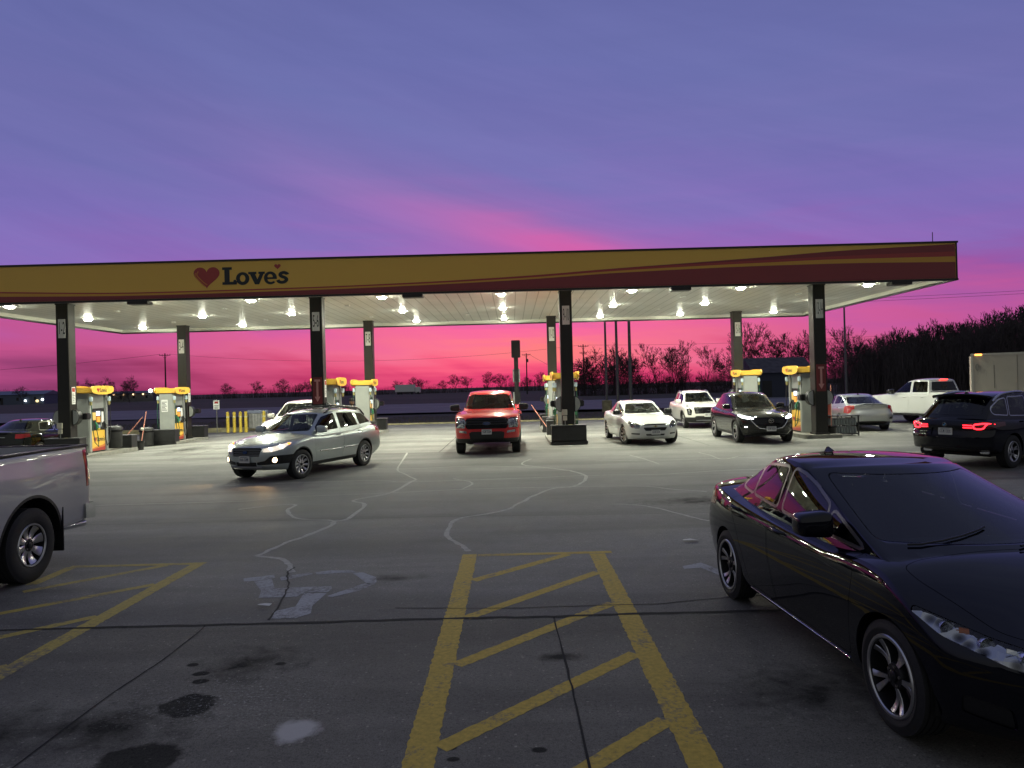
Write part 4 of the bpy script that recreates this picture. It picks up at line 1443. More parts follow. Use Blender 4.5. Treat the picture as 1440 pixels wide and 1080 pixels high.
def badge(car, me_or_mb, mat, x, z, c, face='F', off=.012, name='badge', rot=0.0, parent=None):
    me = me_or_mb.mesh() if isinstance(me_or_mb, MB) else me_or_mb
    y = c['surf'](x, z, face)
    o = link(name, me, mat, parent or car, 40)
    o.location = (x, y - off if face == 'F' else y + off, z)
    o.rotation_euler = (rot, 0, 0 if face == 'F' else math.pi)
    return o


def ellipse(a, b, n=32, x=0, z=0):
    return [(x + a * math.cos(2 * math.pi * k / n), z + b * math.sin(2 * math.pi * k / n)) for k in range(n)]


def roof_rails(car, c, mat, d0, d1, x, up=.05):
    L = c['L']
    body = next(o for o in car.children if o.name.startswith('body'))
    tr = BVHTree.FromPolygons([v.co for v in body.data.vertices], [tuple(p.vertices) for p in body.data.polygons])
    for sg in (1, -1):
        pts = []
        n = 14
        for i in range(n + 1):
            d = d0 + (d1 - d0) * i / n
            h = tr.ray_cast(Vector((sg * x, d - L / 2, 3)), Vector((0, 0, -1)))
            z = h[0].z if h[0] else 1.5
            u = i / n
            lift = up * min(1, 6 * u, 6 * (1 - u))
            pts.append((sg * x, d - L / 2, z + lift - .005))
        MB().tube(pts, .026, 8).build('roof_rail', mat, car, 60)
        for u in (.02, .5, .98):
            p = pts[int(u * n)]
            MB().box(p[0] - .018, p[0] + .018, p[1] - .05, p[1] + .05, p[2] - .06, p[2] + .01, bev=.008).build('rail_foot', mat, car)


def shark_fin(car, c, d, mat):
    L = c['L']
    z = float(pchip(c['g']['roof'])(d)) - .012
    m = MB()
    vs = [(-.035, -.10, 0), (.035, -.10, 0), (.045, .09, 0), (-.045, .09, 0), (-.008, .06, .075), (.008, .06, .075), (.008, .085, .07), (-.008, .085, .07)]
    m.add(vs, [(0, 1, 2, 3), (0, 4, 5, 1), (1, 5, 6, 2), (2, 6, 7, 3), (3, 7, 4, 0), (4, 7, 6, 5)])
    o = m.build('roof_antenna', mat, car)
    o.location = (0, d - L / 2, z)
    o.scale = (.75, .8, .72)


def spoiler(car, c, d, z, hw, mat, th=.03, w=.22):
    L = c['L']
    m = MB()
    n = 14
    vs, fs = [], []
    for i in range(n + 1):
        a = i / n * 2 - 1
        y = d - L / 2 - .10 * abs(a) ** 2.5
        zz = z - .05 * abs(a) ** 2.6
        for dy, dz in ((-w, -.01), (-w * .5, th * .6), (0, th), (.012, th * .3), (-.02, -th), (-w, -th)):
            vs.append((a * hw, y + dy, zz + dz))
    for i in range(n):
        for k in range(6):
            p, q = i * 6 + k, i * 6 + (k + 1) % 6
            fs.append((p, q, q + 6, p + 6))
    fs += [tuple(range(6)), tuple(range(n * 6, n * 6 + 6))]
    m.add(vs, fs).build('spoiler', mat, car, 50)


def flag_ring(a, b, t, th=.012):
    """Elliptical ring as a thin solid, facing -Y."""
    m = MB()
    n = 36
    o, i = ellipse(a, b, n), ellipse(a - t, b - t, n)
    vs = [(p[0], -th, p[1]) for p in o] + [(p[0], -th, p[1]) for p in i] + [(p[0], 0, p[1]) for p in o] + [(p[0], 0, p[1]) for p in i]
    fs = []
    for k in range(n):
        j = (k + 1) % n
        fs += [(k, j, n + j, n + k), (k, 2 * n + k, 2 * n + j, j), (n + k, n + j, 3 * n + j, 3 * n + k)]
    return m.add(vs, fs)


def spot(name, parent, loc, target, energy, col, ang=70, size=.06, blend=.7):
    l = bpy.data.lights.new(name, 'SPOT')
    l.energy = energy
    l.color = col
    l.spot_size = R(ang)
    l.spot_blend = blend
    l.shadow_soft_size = size
    o = bpy.data.objects.new(name, l)
    COL.objects.link(o)
    o.parent = parent
    o.location = loc
    d = Vector(target) - Vector(loc)
    o.rotation_euler = d.to_track_quat('-Z', 'Y').to_euler()
    return o


def dress_black_sedan(car, c):
    L = c['L']
    badge(car, MB().box(-.20, .20, -.012, .01, -.012, .012, bev=.005), CM['chrome'], 0, .632, c, off=.002, name='grille_bar')
    m = MB()
    for sg in (-1, 1):
        m.box(sg * .032 - .008, sg * .032 + .008, -.01, .004, -.03, .03, bev=.003)
    m.box(-.028, .028, -.01, .004, -.006, .006, bev=.002)
    badge(car, m, CM['chrome'], 0, .618, c, off=.02)
    slats(car, 'grille', -.31, .31, (.585, .60), c, CM['gloss'])
    slats(car, 'lower_grille', -.48, .48, (.31, .35, .39), c, CM['black'], h=.006, off=-.03)
    add_plate(car, c, c['surf'](0, .46, 'F') - .012, .47, -1)
    # amber turn lamps inside the headlights
    for o in [o for o in car.children if o.name.startswith('headlight')]:
        sg = 1 if sum(v.co.x for v in o.data.vertices) > 0 else -1
        x, z = .69, .70
        v = min(o.data.vertices, key=lambda v: (v.co.x - sg * x) ** 2 + (v.co.z - z) ** 2)
        a = MB().box(-.035, .035, -.01, .03, -.035, .03, bev=.012).build('turn_lamp', CM['amber'], o)
        a.location = (sg * x, c['surf'](sg * x, z, 'F') + .07, z)
        a.rotation_euler = (0, 0, sg * R(35))
        b = MB()
        for i in range(3):
            b.box(-.10 + i * .07, -.10 + i * .07 + .05, -.004, .0, -.012, .012, bev=.003)
        b2 = b.build('reflector_facet', CM['reflector'], o)
        b2.location = (sg * .52, c['surf'](sg * .52, .655, 'F') + .10, .655)
        b2.rotation_euler = (R(-25), R(-sg * 15), sg * R(18))
    shark_fin(car, c, 3.22, CM['gloss'])
    # sill strip and bright line under the doors
    for sg in (1, -1):
        pts = [(c['side'](d, .235, sg) + sg * .004, d - L / 2, .235) for d in np.linspace(1.42, 3.1, 12)]
        MB().tube(pts, .004, 6).build('sill_strip', CM['chrome'], car, 60)


def dress_red_truck(car, c):
    slats(car, 'grille', -.60, .60, (.885, .99, 1.07), c, CM['gloss'], h=.022, off=-.02)
    slats(car, 'grille', -.62, .62, (.94, 1.035), c, CM['black'], h=.008, off=-.03)
    o = badge(car, MB().prism(ellipse(.115, .046), 'Y', -.012, .012), pm('badge_blue', (.02, .05, .16), .25), 0, .965, c, off=.0)
    r = link('badge_ring', flag_ring(.118, .049, .008, .016).mesh(), CM['chrome'], o, 40)
    t = text_mesh('Ford', .062)
    t = link('badge_lettering', t, CM['chrome'], o, 0)
    t.location = (0, -.0145, 0)
    add_plate(car, c, c['surf'](0, .70, 'F') - .03, .71, -1)
    for sg in (1, -1):                                     # bright frames round the lamps
        fr = MB()
        y = c['surf'](sg * .80, .98, 'F')
        fr.box(sg * .66 - .01, sg * .66 + .01, y - .015 - .05, y + .05, .83, 1.12, bev=.005)
        fr.build('lamp_bezel', CM['reflector'], car)
    for x in (-.55, .55):
        h = MB().tube([(x, -.83, .42), (x, -1.0, .40)], .02, 8)
    for x in (-.75, .0, .75):
        m = MB().box(-.03, .03, -.02, .02, -.012, .016, bev=.008).build('roof_marker', CM['amber'], car)
        m.location = (x * .62, 2.2 - c['L'] / 2, float(pchip(c['g']['roof'])(2.2)) - .012 - abs(x) * .04)


def dress_white_sedan(car, c):
    par = car
    slats(car, 'grille', -.34, .34, (.52, .55, .58), c, CM['gloss'], h=.006, off=-.028)
    b = MB()
    b.prism([(-.062, -.011), (-.022, -.011), (-.018, -.024), (.022, -.024), (.026, -.011), (.066, -.011), (.062, .011), (.022, .011), (.018, .024), (-.022, .024), (-.026, .011), (-.066, .011)], 'Y', -.008, .006)
    badge(car, b, pm('badge_gold', (.55, .42, .16), .25, 1.0), 0, .635, c, off=.006)
    add_plate(car, c, c['surf'](0, .43, 'F') - .02, .44, -1)
    for sg in (1, -1):
        L = c['L']
        pts = [(c['side'](d, .5, sg) + sg * .003, d - L / 2, .50) for d in np.linspace(1.6, 3.6, 12)]
        MB().tube(pts, .014, 6).build('side_moulding', next(iter(o.data.materials[0] for o in car.children if o.name.startswith('body'))), car, 60)


def dress_wagon(car, c):
    L = c['L']
    slats(car, 'grille', -.38, .38, (.64, .69, .74), c, pm('grey_alloy_trim', (.28, .28, .3), .3, .9), h=.011, off=-.012)
    slats(car, 'grille', -.39, .39, (.775, .615), c, CM['chrome'], h=.006, off=-.004)
    badge(car, MB().prism(ellipse(.06, .034), 'Y', -.008, .006), pm('badge_blue', (.02, .05, .16), .25), 0, .70, c, off=.006)
    add_plate(car, c, c['surf'](0, .52, 'F') - .03, .535, -1)
    for sg in (1, -1):
        x, z = sg * .66, .515
        y = c['surf'](x, z, 'F')
        f = MB().lathe([(0, -.014), (.05, -.01), (.062, .005), (.06, .03)], 24, 'Y').build('fog_lamp', FOG, car, 60)
        f.location = (x, y + .004, z)
        f.rotation_euler = (0, 0, sg * R(28))
        MB().lathe([(.062, -.012), (.078, -.006), (.08, .02)], 24, 'Y').build('fog_lamp_bezel', CM['gloss'], f, 60)
        a = MB().box(-.03, .03, -.012, .02, -.022, .022, bev=.008).build('turn_lamp', pm('lit_amber', (.6, .2, .02), .2, emit=(1, .22, .03), estr=4), car)
        xx, zz = sg * .815, .865
        a.location = (xx, c['surf'](xx, zz, 'F') - .004, zz)
        a.rotation_euler = (0, 0, sg * R(48))
    sk = MB().box(-.46, .46, -.02, .03, -.018, .018, bev=.012).build('skid_strip', pm('grey_alloy_trim', (.28, .28, .3), .3, .9), car)
    sk.location = (0, c['surf'](0, .35, 'F') - .01, .355)
    roof_rails(car, c, CM['black'], 2.30, 4.25, .575, .085)
    bar = pm('grey_alloy_trim', (.28, .28, .3), .3, .9)
    for d in (2.55, 3.55):
        z = float(pchip(c['g']['roof'])(d)) + .055
        MB().tube([(-.57, d - L / 2, z), (0, d - L / 2, z + .02), (.57, d - L / 2, z)], .018, 8).build('roof_bar', CM['black'], car, 60)
    for sg in (1, -1):                                     # bright strips along the doors
        for d0, d1 in ((1.62, 2.56), (2.66, 3.30)):
            pts = [(c['side'](d, .60, sg) + sg * .008, d - L / 2, .60) for d in np.linspace(d0, d1, 8)]
            MB().tube(pts, .014, 6).build('door_strip', bar, car, 60)
        x = c['side'](4.62, 1.0, sg)
    shark_fin(car, c, 4.0, CM['gloss'])


def dress_dark_suv(car, c):
    b = MB()
    ring = flag_ring(.085, .066, .010)
    badge(car, ring, CM['chrome'], 0, .745, c, off=.012)
    w = MB().prism([(-.07, .018), (-.04, .018), (0, -.022), (.04, .018), (.07, .018), (.07, .028), (.034, .028), (0, -.004), (-.034, .028), (-.07, .028)], 'Y', -.012, 0)
    badge(car, w, CM['chrome'], 0, .745, c, off=.012, name='badge_wing')
    # bright wing under the grille, rising into the lamps
    pts = []
    for x, z in ((-.62, .83), (-.54, .70), (-.46, .60), (-.36, .515), (-.18, .485), (0, .48), (.18, .485), (.36, .515), (.46, .60), (.54, .70), (.62, .83)):
        pts.append((x, c['surf'](x, z, 'F') - .006, z))
    MB().tube(pts, .016, 8).build('grille_wing', CM['chrome'], car, 60)
    slats(car, 'grille', -.44, .44, (.60, .66, .72, .78), c, CM['gloss'], h=.007, off=-.035)
    add_plate(car, c, c['surf'](.0, .47, 'F') - .03, .49, -1)
    for sg in (1, -1):
        x, z = sg * .72, .545
        f = MB().box(-.04, .04, -.01, .02, -.008, .008, bev=.004).build('driving_lamp', LITW if sg < 0 else CM['reflector'], car)
        f.location = (x, c['surf'](x, z, 'F') - .008, z)
        f.rotation_euler = (0, 0, sg * R(30))
    shark_fin(car, c, 3.5, CM['gloss'])


def dress_white_suv(car, c):
    slats(car, 'grille', -.54, .54, (.71, .77, .83, .89), c, CM['chrome'], h=.010, off=-.012)
    b = MB()
    b.prism([(-.075, -.013), (-.025, -.013), (-.02, -.03), (.025, -.03), (.03, -.013), (.08, -.013), (.075, .013), (.025, .013), (.02, .03), (-.025, .03), (-.03, .013), (-.08, .013)], 'Y', -.01, .006)
    badge(car, b, CM['chrome'], 0, .80, c, off=.02)
    add_plate(car, c, c['surf'](0, .56, 'F') - .02, .60, -1)
    for sg in (1, -1):
        for k in range(3):
            x, z = sg * (.73 + .01 * k), .66 + .075 * k
            f = MB().box(-.045, .045, -.012, .02, -.018, .018, bev=.006).build('lamp_cell', CM['reflector'], car)
            f.location = (x, c['surf'](x, z, 'F') - .0, z)
            f.rotation_euler = (0, 0, sg * R(22))
    sk = MB().box(-.5, .5, -.03, .03, -.03, .03, bev=.015).build('skid_plate', pm('grey_alloy_trim', (.28, .28, .3), .3, .9), car)
    sk.location = (0, c['surf'](0, .36, 'F') - .005, .36)
    shark_fin(car, c, 3.5, CM['gloss'])
    roof_rails(car, c, pm('grey_alloy_trim', (.28, .28, .3), .3, .9), 2.3, 3.75, .60, .035)


def dress_minivan(car, c):
    slats(car, 'grille', -.44, .44, (.77, .81, .85), c, CM['gloss'], h=.01, off=-.01)
    add_plate(car, c, c['surf'](0, .60, 'F') - .02, .62, -1)
    badge(car, flag_ring(.06, .045, .01), CM['chrome'], 0, .93, c, off=.01)


def dress_bmw(car, c):
    L = c['L']
    # lit bars and hook-shaped loops of the tail lamps
    for sg in (1, -1):
        m = MB()

        def P(x, z, o=.012):
            return (sg * x, c['surf'](sg * x, z, 'R') + o, z)
        for zz in (.905, .955):
            m.tube([P(.385, zz + .01), P(.48, zz + .006), P(.56, zz + .004)], .011, 8)
        loop = [P(.66, .99), P(.60, .98), P(.575, .945), P(.585, .90), P(.63, .882), P(.70, .885), P(.745, .90)]
        m.tube(loop, .016, 8)
        m.tube([P(.66, .99), P(.72, 1.0), P(.80, 1.0), P(.88, .985, .02)], [.016, .016, .015, .008], 8)
        m.tube([P(.745, .90), P(.76, .93), P(.775, .965), P(.80, .99)], .014, 8)
        m.build('tail_lamp_bar', BRAKE, next((o for o in car.children if o.name.startswith('taillight') and sum(v.co.x for v in o.data.vertices) * sg > 0), car), 60)
    add_plate(car, c, c['surf'](0, .82, 'R') - .008, .82, 1)
    o = badge(car, MB().prism(ellipse(.042, .042), 'Y', -.008, .006), CM['gloss'], 0, .975, c, face='R', off=.004)
    q = MB()
    for k, (a, b) in enumerate(((0, 1), (2, 3))):
        ps = [(0, 0)] + [(.03 * math.cos(math.pi / 2 * (a + u / 6)), .03 * math.sin(math.pi / 2 * (a + u / 6))) for u in range(7)]
        q.prism(ps, 'Y', -.0105, -.009)
    link('badge_quarter', q.mesh(), pm('badge_sky_blue', (.1, .3, .6), .3), o, 0)
    link('badge_ring', flag_ring(.046, .046, .006, .012).mesh(), CM['chrome'], o, 40)
    spoiler(car, c, 4.20, 1.615, .60, CM['gloss'])
    roof_rails(car, c, pm('satin_alloy_trim', (.55, .56, .6), .25, 1.0), 2.2, 3.95, .62, .03)
    shark_fin(car, c, 3.75, CM['gloss'])
    for sg in (1, -1):
        x, z = sg * .62, .36
        f = MB().box(-.10, .10, -.02, .03, -.035, .035, bev=.015).build('exhaust_tip', CM['chrome'], car)
        f.location = (x, c['surf'](x, z, 'R') + .0, z)


def dress_silver_sedan(car, c):
    spoiler(car, c, 4.56, 1.045, .60, next(o.data.materials[0] for o in car.children if o.name.startswith('body')), .02, .12)
    m = MB()
    for sg in (-1, 1):
        m.box(sg * .028 - .007, sg * .028 + .007, -.01, .004, -.028, .028, bev=.003)
    m.box(-.026, .026, -.01, .004, -.005, .005, bev=.002)
    badge(car, m, CM['chrome'], 0, .985, c, face='R', off=.004)
    shark_fin(car, c, 3.1, CM['gloss'])


def dress_dark_sedan(car, c):
    badge(car, flag_ring(.055, .04, .009), CM['chrome'], 0, .93, c, face='R', off=.004)
    add_plate(car, c, c['surf'](0, .78, 'R') + .006, .78, 1)
    shark_fin(car, c, 3.3, CM['gloss'])
    m = MB()
    pts = [(x, c['surf'](x, .86, 'R') + .008, .86) for x in np.linspace(-.34, .34, 9)]
    m.tube(pts, .010, 6).build('lid_strip', CM['chrome'], car, 60)


def bumper_rear(car, c, z=.66):
    """Step bumper of a pickup, with a hitch step under it."""
    L = c['L']
    m = MB()
    n = 16
    vs, fs = [], []
    for i in range(n + 1):
        a = i / n * 2 - 1
        y = L / 2 + .17 - .16 * abs(a) ** 5
        zz = z + .03 * abs(a) ** 4
        for dy, dz in ((-.20, -.10), (-.01, -.12), (.01, -.10), (.015, .05), (-.01, .085), (-.20, .085)):
            vs.append((a * (c['W'] / 2 - .01), y + dy, zz + dz))
    for i in range(n):
        for k in range(6):
            p, q = i * 6 + k, i * 6 + (k + 1) % 6
            fs.append((p, q, q + 6, p + 6))
    fs += [tuple(range(6)), tuple(range(n * 6, n * 6 + 6))]
    b = m.add(vs, fs).build('rear_bumper', CM['chrome'], car, 45)
    MB().box(-.75, .75, L / 2 - .02, L / 2 + .16, z + .086, z + .096, bev=.004).build('bumper_step_pad', CM['black'], b)
    MB().box(-.04, .04, L / 2 - .1, L / 2 + .20, z - .24, z - .16, bev=.01).build('hitch_receiver', CM['black'], b)
    return b


def tailgate(car, c, mat):
    L, b = c['L'], c['bed']
    h = MB()
    h.box(-.12, .12, L / 2 - .02, L / 2 + .012, 1.16, 1.25, bev=.01)
    h.build('tailgate_handle', CM['black'], car)
    rail = MB()
    zt = float(pchip(c['top'])(5.0))
    for sg in (1, -1):
        x0, x1 = sorted((sg * (b['w'] - .0), sg * (c['W'] / 2 - .05)))
        rail.box(x0 + .004, x1, b['d0'] - L / 2 - .02, L / 2 - .03, zt - .016, zt + .012, bev=.008)
    rail.box(-b['w'], b['w'], L / 2 - .085, L / 2 - .012, zt - .016, zt + .012, bev=.008)
    rail.build('bed_rail_cap', CM['black'], car)


def dress_white_truck(car, c):
    L = c['L']
    bumper_rear(car, c)
    tailgate(car, c, None)
    for o in [o for o in car.children if o.name.startswith('taillight')]:
        sg = 1 if sum(v.co.x for v in o.data.vertices) > 0 else -1
        m = MB().box(-.03, .03, -.02, .006, -.07, .07, bev=.012).build('lamp_bulb', BRAKE2, o)
        m.location = (sg * .93, L / 2 + .0, 1.22)
    m = MB().box(-.20, .20, -.02, .02, -.022, .022, bev=.008).build('high_brake_lamp', BRAKE2, car)
    m.location = (0, 3.56 - L / 2, 1.89)
    for sg in (1, -1):
        b = MB().box(-.10, .10, 1.75 - L / 2, 3.5 - L / 2, -.04, .03, bev=.03).build('running_board', CM['black'], car)
        b.location = (sg * 1.0, 0, .42)
        MB().box(-.14, .14, -.015, .015, -.26, .26, bev=.006, M=Matrix.Translation((sg * .92, c['fo'] + c['wb'] + .50 - L / 2, .46))).build('mud_flap', CM['black'], car)
    m = MB().box(-.035, .035, -.01, .01, -.012, .012, bev=.005).build('mirror_turn_lamp', MARK, car)
    m.location = (1.13, c['mirror'][0] - L / 2 - .10, c['mirror'][1] + .06)


def dress_grey_truck(car, c):
    L = c['L']
    bumper_rear(car, c, .60)
    tailgate(car, c, None)
    for sg in (1, -1):
        y = c['fo'] + c['wb'] + c['wr'] + .13 - L / 2
        MB().box(-.15, .15, -.012, .012, -.33, .20, bev=.006, M=Matrix.Translation((sg * .88, y, .56))).build('mud_flap', CM['black'], car)
        MB().tube([(sg * .80, L / 2 - .35, .45), (sg * .86, L / 2 + .02, .44)], .045, 14).build('exhaust_tip', CM['chrome'], car, 60)
# ------------------------------------------------------------------ ground, lot, road
def sstep(a, b, x):
    t = min(1.0, max(0.0, (x - a) / (b - a)))
    return t * t * (3 - 2 * t)


def gz(x, y):
    """Height of the paved lot: it falls a little away to the far left for drainage."""
    return -0.17 * sstep(12.0, 16.8, -x) * sstep(24.0, 28.5, y)


def ground_mat():
    m = bpy.data.materials.new('field_soil')
    m.use_nodes = True
    nt = m.node_tree
    b = nt.nodes['Principled BSDF']
    tc = NN(nt, 'ShaderNodeTexCoord')
    n = NN(nt, 'ShaderNodeTexNoise')
    n.inputs['Scale'].default_value = .02
    n.inputs['Detail'].default_value = 8
    nt.links.new(tc.outputs['Object'], n.inputs['Vector'])
    n2 = NN(nt, 'ShaderNodeTexNoise')
    n2.inputs['Scale'].default_value = 1.1
    n2.inputs['Detail'].default_value = 8
    nt.links.new(tc.outputs['Object'], n2.inputs['Vector'])
    c = ramp(nt, n.outputs['Fac'], [(.35, (.07, .068, .065, 1)), (.65, (.13, .12, .11, 1))], 'LINEAR')
    c = mix_col(nt, .5, c, ramp(nt, n2.outputs['Fac'], [(.3, (.045, .047, .04, 1)), (.7, (.12, .115, .095, 1))], 'LINEAR'))
    nt.links.new(c, b.inputs['Base Color'])
    b.inputs['Roughness'].default_value = .95
    b.inputs['Specular IOR Level'].default_value = .1
    return m


def lot_mat():
    """Old broomed concrete: mottled tone, fine grit, tyre-dark lanes, oil drips and spilt salt."""
    m = bpy.data.materials.new('lot_concrete')
    m.use_nodes = True
    nt = m.node_tree
    b = nt.nodes['Principled BSDF']
    tc = NN(nt, 'ShaderNodeTexCoord')
    P = tc.outputs['Object']

    def noise(scale, detail=6, rough=.55, dist=0.0):
        n = NN(nt, 'ShaderNodeTexNoise')
        n.inputs['Scale'].default_value = scale
        n.inputs['Detail'].default_value = detail
        n.inputs['Roughness'].default_value = rough
        n.inputs['Distortion'].default_value = dist
        nt.links.new(P, n.inputs['Vector'])
        return n.outputs['Fac']
    big, mid, fine, grit, spk = noise(.22, 5), noise(1.3, 7, .6, .4), noise(9, 6, .65), noise(42, 4, .75), noise(120, 2, .6)
    c = ramp(nt, big, [(.3, (.175, .173, .166, 1)), (.7, (.29, .286, .27, 1))], 'LINEAR')
    c = mix_col(nt, .62, c, ramp(nt, mid, [(.32, (.125, .124, .120, 1)), (.68, (.34, .335, .315, 1))], 'LINEAR'))
    c = mix_col(nt, .35, c, ramp(nt, fine, [(.25, (.10, .10, .098, 1)), (.75, (.25, .245, .235, 1))], 'LINEAR'))
    g = ramp(nt, grit, [(.28, (.30, .30, .30, 1)), (.50, (.95, .95, .95, 1)), (.66, (1.0, 1.0, 1.0, 1)), (.74, (2.2, 2.2, 2.1, 1))], 'LINEAR')
    c = mix_col(nt, .85, c, g, 'MULTIPLY')
    c = mix_col(nt, .7, c, ramp(nt, spk, [(.3, (.45, .45, .45, 1)), (.5, (1, 1, 1, 1)), (.7, (1.5, 1.5, 1.45, 1))], 'LINEAR'), 'MULTIPLY')
    # stone chips showing in the worn surface
    vo = NN(nt, 'ShaderNodeTexVoronoi')
    vo.inputs['Scale'].default_value = 34
    nt.links.new(P, vo.inputs['Vector'])
    vs_ = NN(nt, 'ShaderNodeSeparateColor')
    nt.links.new(vo.outputs['Color'], vs_.inputs[0])
    chip = math_node(nt, 'MULTIPLY', math_node(nt, 'LESS_THAN', vo.outputs['Distance'], .30), math_node(nt, 'GREATER_THAN', vs_.outputs[0], .80))
    c = mix_col(nt, math_node(nt, 'MULTIPLY', chip, .75), c, mix_col(nt, vs_.outputs[1], (.07, .07, .07, 1), (.46, .45, .42, 1)))
    # sweeping tyre tracks across the lot, stretched along X
    mp = NN(nt, 'ShaderNodeMapping')
    mp.inputs['Scale'].default_value = (.10, .85, 1)
    nt.links.new(P, mp.inputs['Vector'])
    n = NN(nt, 'ShaderNodeTexNoise')
    n.inputs['Scale'].default_value = 1.0
    n.inputs['Detail'].default_value = 5
    n.inputs['Distortion'].default_value = .8
    nt.links.new(mp.outputs[0], n.inputs['Vector'])
    c = mix_col(nt, .8, c, ramp(nt, n.outputs['Fac'], [(.36, (.56, .56, .56, 1)), (.62, (1.15, 1.15, 1.13, 1))], 'LINEAR'), 'MULTIPLY')
    # the apron next to the shop is a different, darker and browner pour
    sp = NN(nt, 'ShaderNodeSeparateXYZ')
    nt.links.new(P, sp.inputs[0])
    near = math_node(nt, 'LESS_THAN', sp.outputs[1], 6.46)
    c = mix_col(nt, near, c, mix_col(nt, 1.0, c, (.86, .84, .76, 1), 'MULTIPLY'))
    # oil drips and a salt spill, each with a ragged outline
    wob = math_node(nt, 'MULTIPLY', math_node(nt, 'SUBTRACT', noise(4.5, 6, .6, .5), .5), 3.2)
    wob2 = math_node(nt, 'MULTIPLY', math_node(nt, 'SUBTRACT', fine, .5), .9)

    def blob(x, y, rx, ry, soft):
        dx = math_node(nt, 'DIVIDE', math_node(nt, 'SUBTRACT', sp.outputs[0], x), rx)
        dy = math_node(nt, 'DIVIDE', math_node(nt, 'SUBTRACT', sp.outputs[1], y), ry)
        r = math_node(nt, 'SQRT', math_node(nt, 'ADD', math_node(nt, 'MULTIPLY', dx, dx), math_node(nt, 'MULTIPLY', dy, dy)))
        r = math_node(nt, 'ADD', r, math_node(nt, 'ADD', math_node(nt, 'MULTIPLY', wob, soft * .5 + .16), math_node(nt, 'MULTIPLY', wob2, .6)))
        return math_node(nt, 'DIVIDE', math_node(nt, 'SUBTRACT', 1.0, r), soft, True)
    oil = None
    for q in [(-2.22, 4.80, .19, .20, .18), (-2.18, 4.10, .26, .22, .2), (-2.36, 5.34, .08, .05, .25), (-2.30, 5.20, .07, .05, .25), (-2.50, 5.52, .05, .04, .3), (-1.82, 5.5, .07, .05, .4),
              (-2.05, 5.5, .45, .4, 1.0), (.30, 5.50, .22, .12, .9), (-2.6, 4.5, .7, .45, 1.0), (-3.3, 4.4, .5, .5, 1.0), (-1.3, 7.9, .35, .14, 1.0), (1.9, 4.8, .6, .5, 1.0), (.1, 4.1, .05, .04, .3),
              (-.38, 4.02, .04, .03, .3), (-.40, 4.15, .04, .03, .3), (3.2, 12.5, 1.5, .5, 1.0), (-.8, 24.2, .8, 2.2, 1.0), (5.2, 27, .8, 2.4, 1.0), (-7.9, 28, .8, 2.4, 1.0), (8.9, 26.5, .9, 2.4, 1.0), (-12.3, 27, .8, 2.5, 1.0)]:
        f = blob(*q)
        oil = f if oil is None else math_node(nt, 'MAXIMUM', oil, f)
    c = mix_col(nt, math_node(nt, 'MULTIPLY', oil, .72), c, (.022, .022, .02, 1))
    salt = blob(-1.37, 4.40, .16, .17, .35)
    salt2 = blob(-1.9, 4.9, .9, .55, 1.0)
    salt3 = math_node(nt, 'MULTIPLY', salt2, math_node(nt, 'GREATER_THAN', grit, .60))
    c = mix_col(nt, math_node(nt, 'MULTIPLY', salt, .75), c, (.62, .61, .58, 1))
    c = mix_col(nt, math_node(nt, 'MULTIPLY', salt3, .9), c, (.42, .42, .40, 1))
    nt.links.new(c, b.inputs['Base Color'])
    rr = NN(nt, 'ShaderNodeMapRange')
    rr.inputs['To Min'].default_value = .55
    rr.inputs['To Max'].default_value = .85
    nt.links.new(mid, rr.inputs['Value'])
    nt.links.new(rr.outputs[0], b.inputs['Roughness'])
    nt.links.new(math_node(nt, 'MULTIPLY', math_node(nt, 'SUBTRACT', 1.0, oil), .25), b.inputs['Specular IOR Level'])
    bp = NN(nt, 'ShaderNodeBump')
    bp.inputs['Strength'].default_value = .35
    bp.inputs['Distance'].default_value = .006
    nt.links.new(math_node(nt, 'ADD', grit, math_node(nt, 'MULTIPLY', fine, 1.5)), bp.inputs['Height'])
    nt.links.new(bp.outputs[0], b.inputs['Normal'])
    return m


def worn_paint(name, col, worn=.5, under=(.16, .155, .15)):
    """Road paint worn through to the concrete in patches, with tar-dark chips."""
    m = bpy.data.materials.new(name)
    m.use_nodes = True
    nt = m.node_tree
    b = nt.nodes['Principled BSDF']
    tc = NN(nt, 'ShaderNodeTexCoord')

    def noise(scale, detail, dist=0):
        n = NN(nt, 'ShaderNodeTexNoise')
        n.inputs['Scale'].default_value = scale
        n.inputs['Detail'].default_value = detail
        n.inputs['Roughness'].default_value = .65
        n.inputs['Distortion'].default_value = dist
        nt.links.new(tc.outputs['Object'], n.inputs['Vector'])
        return n.outputs['Fac']
    a, f, g = noise(2.2, 8, .5), noise(26, 6), noise(90, 3)
    k = math_node(nt, 'ADD', math_node(nt, 'MULTIPLY', a, .5), math_node(nt, 'ADD', math_node(nt, 'MULTIPLY', f, .3), math_node(nt, 'MULTIPLY', g, .2)))
    mask = ramp(nt, k, [(worn - .05, (0, 0, 0, 1)), (worn + .05, (1, 1, 1, 1))], 'LINEAR')
    tone = ramp(nt, f, [(.3, tuple(v * .62 for v in col) + (1,)), (.7, tuple(col) + (1,))], 'LINEAR')
    nt.links.new(mix_col(nt, mask, tuple(under) + (1,), tone), b.inputs['Base Color'])
    b.inputs['Roughness'].default_value = .75
    b.inputs['Specular IOR Level'].default_value = .3
    return m


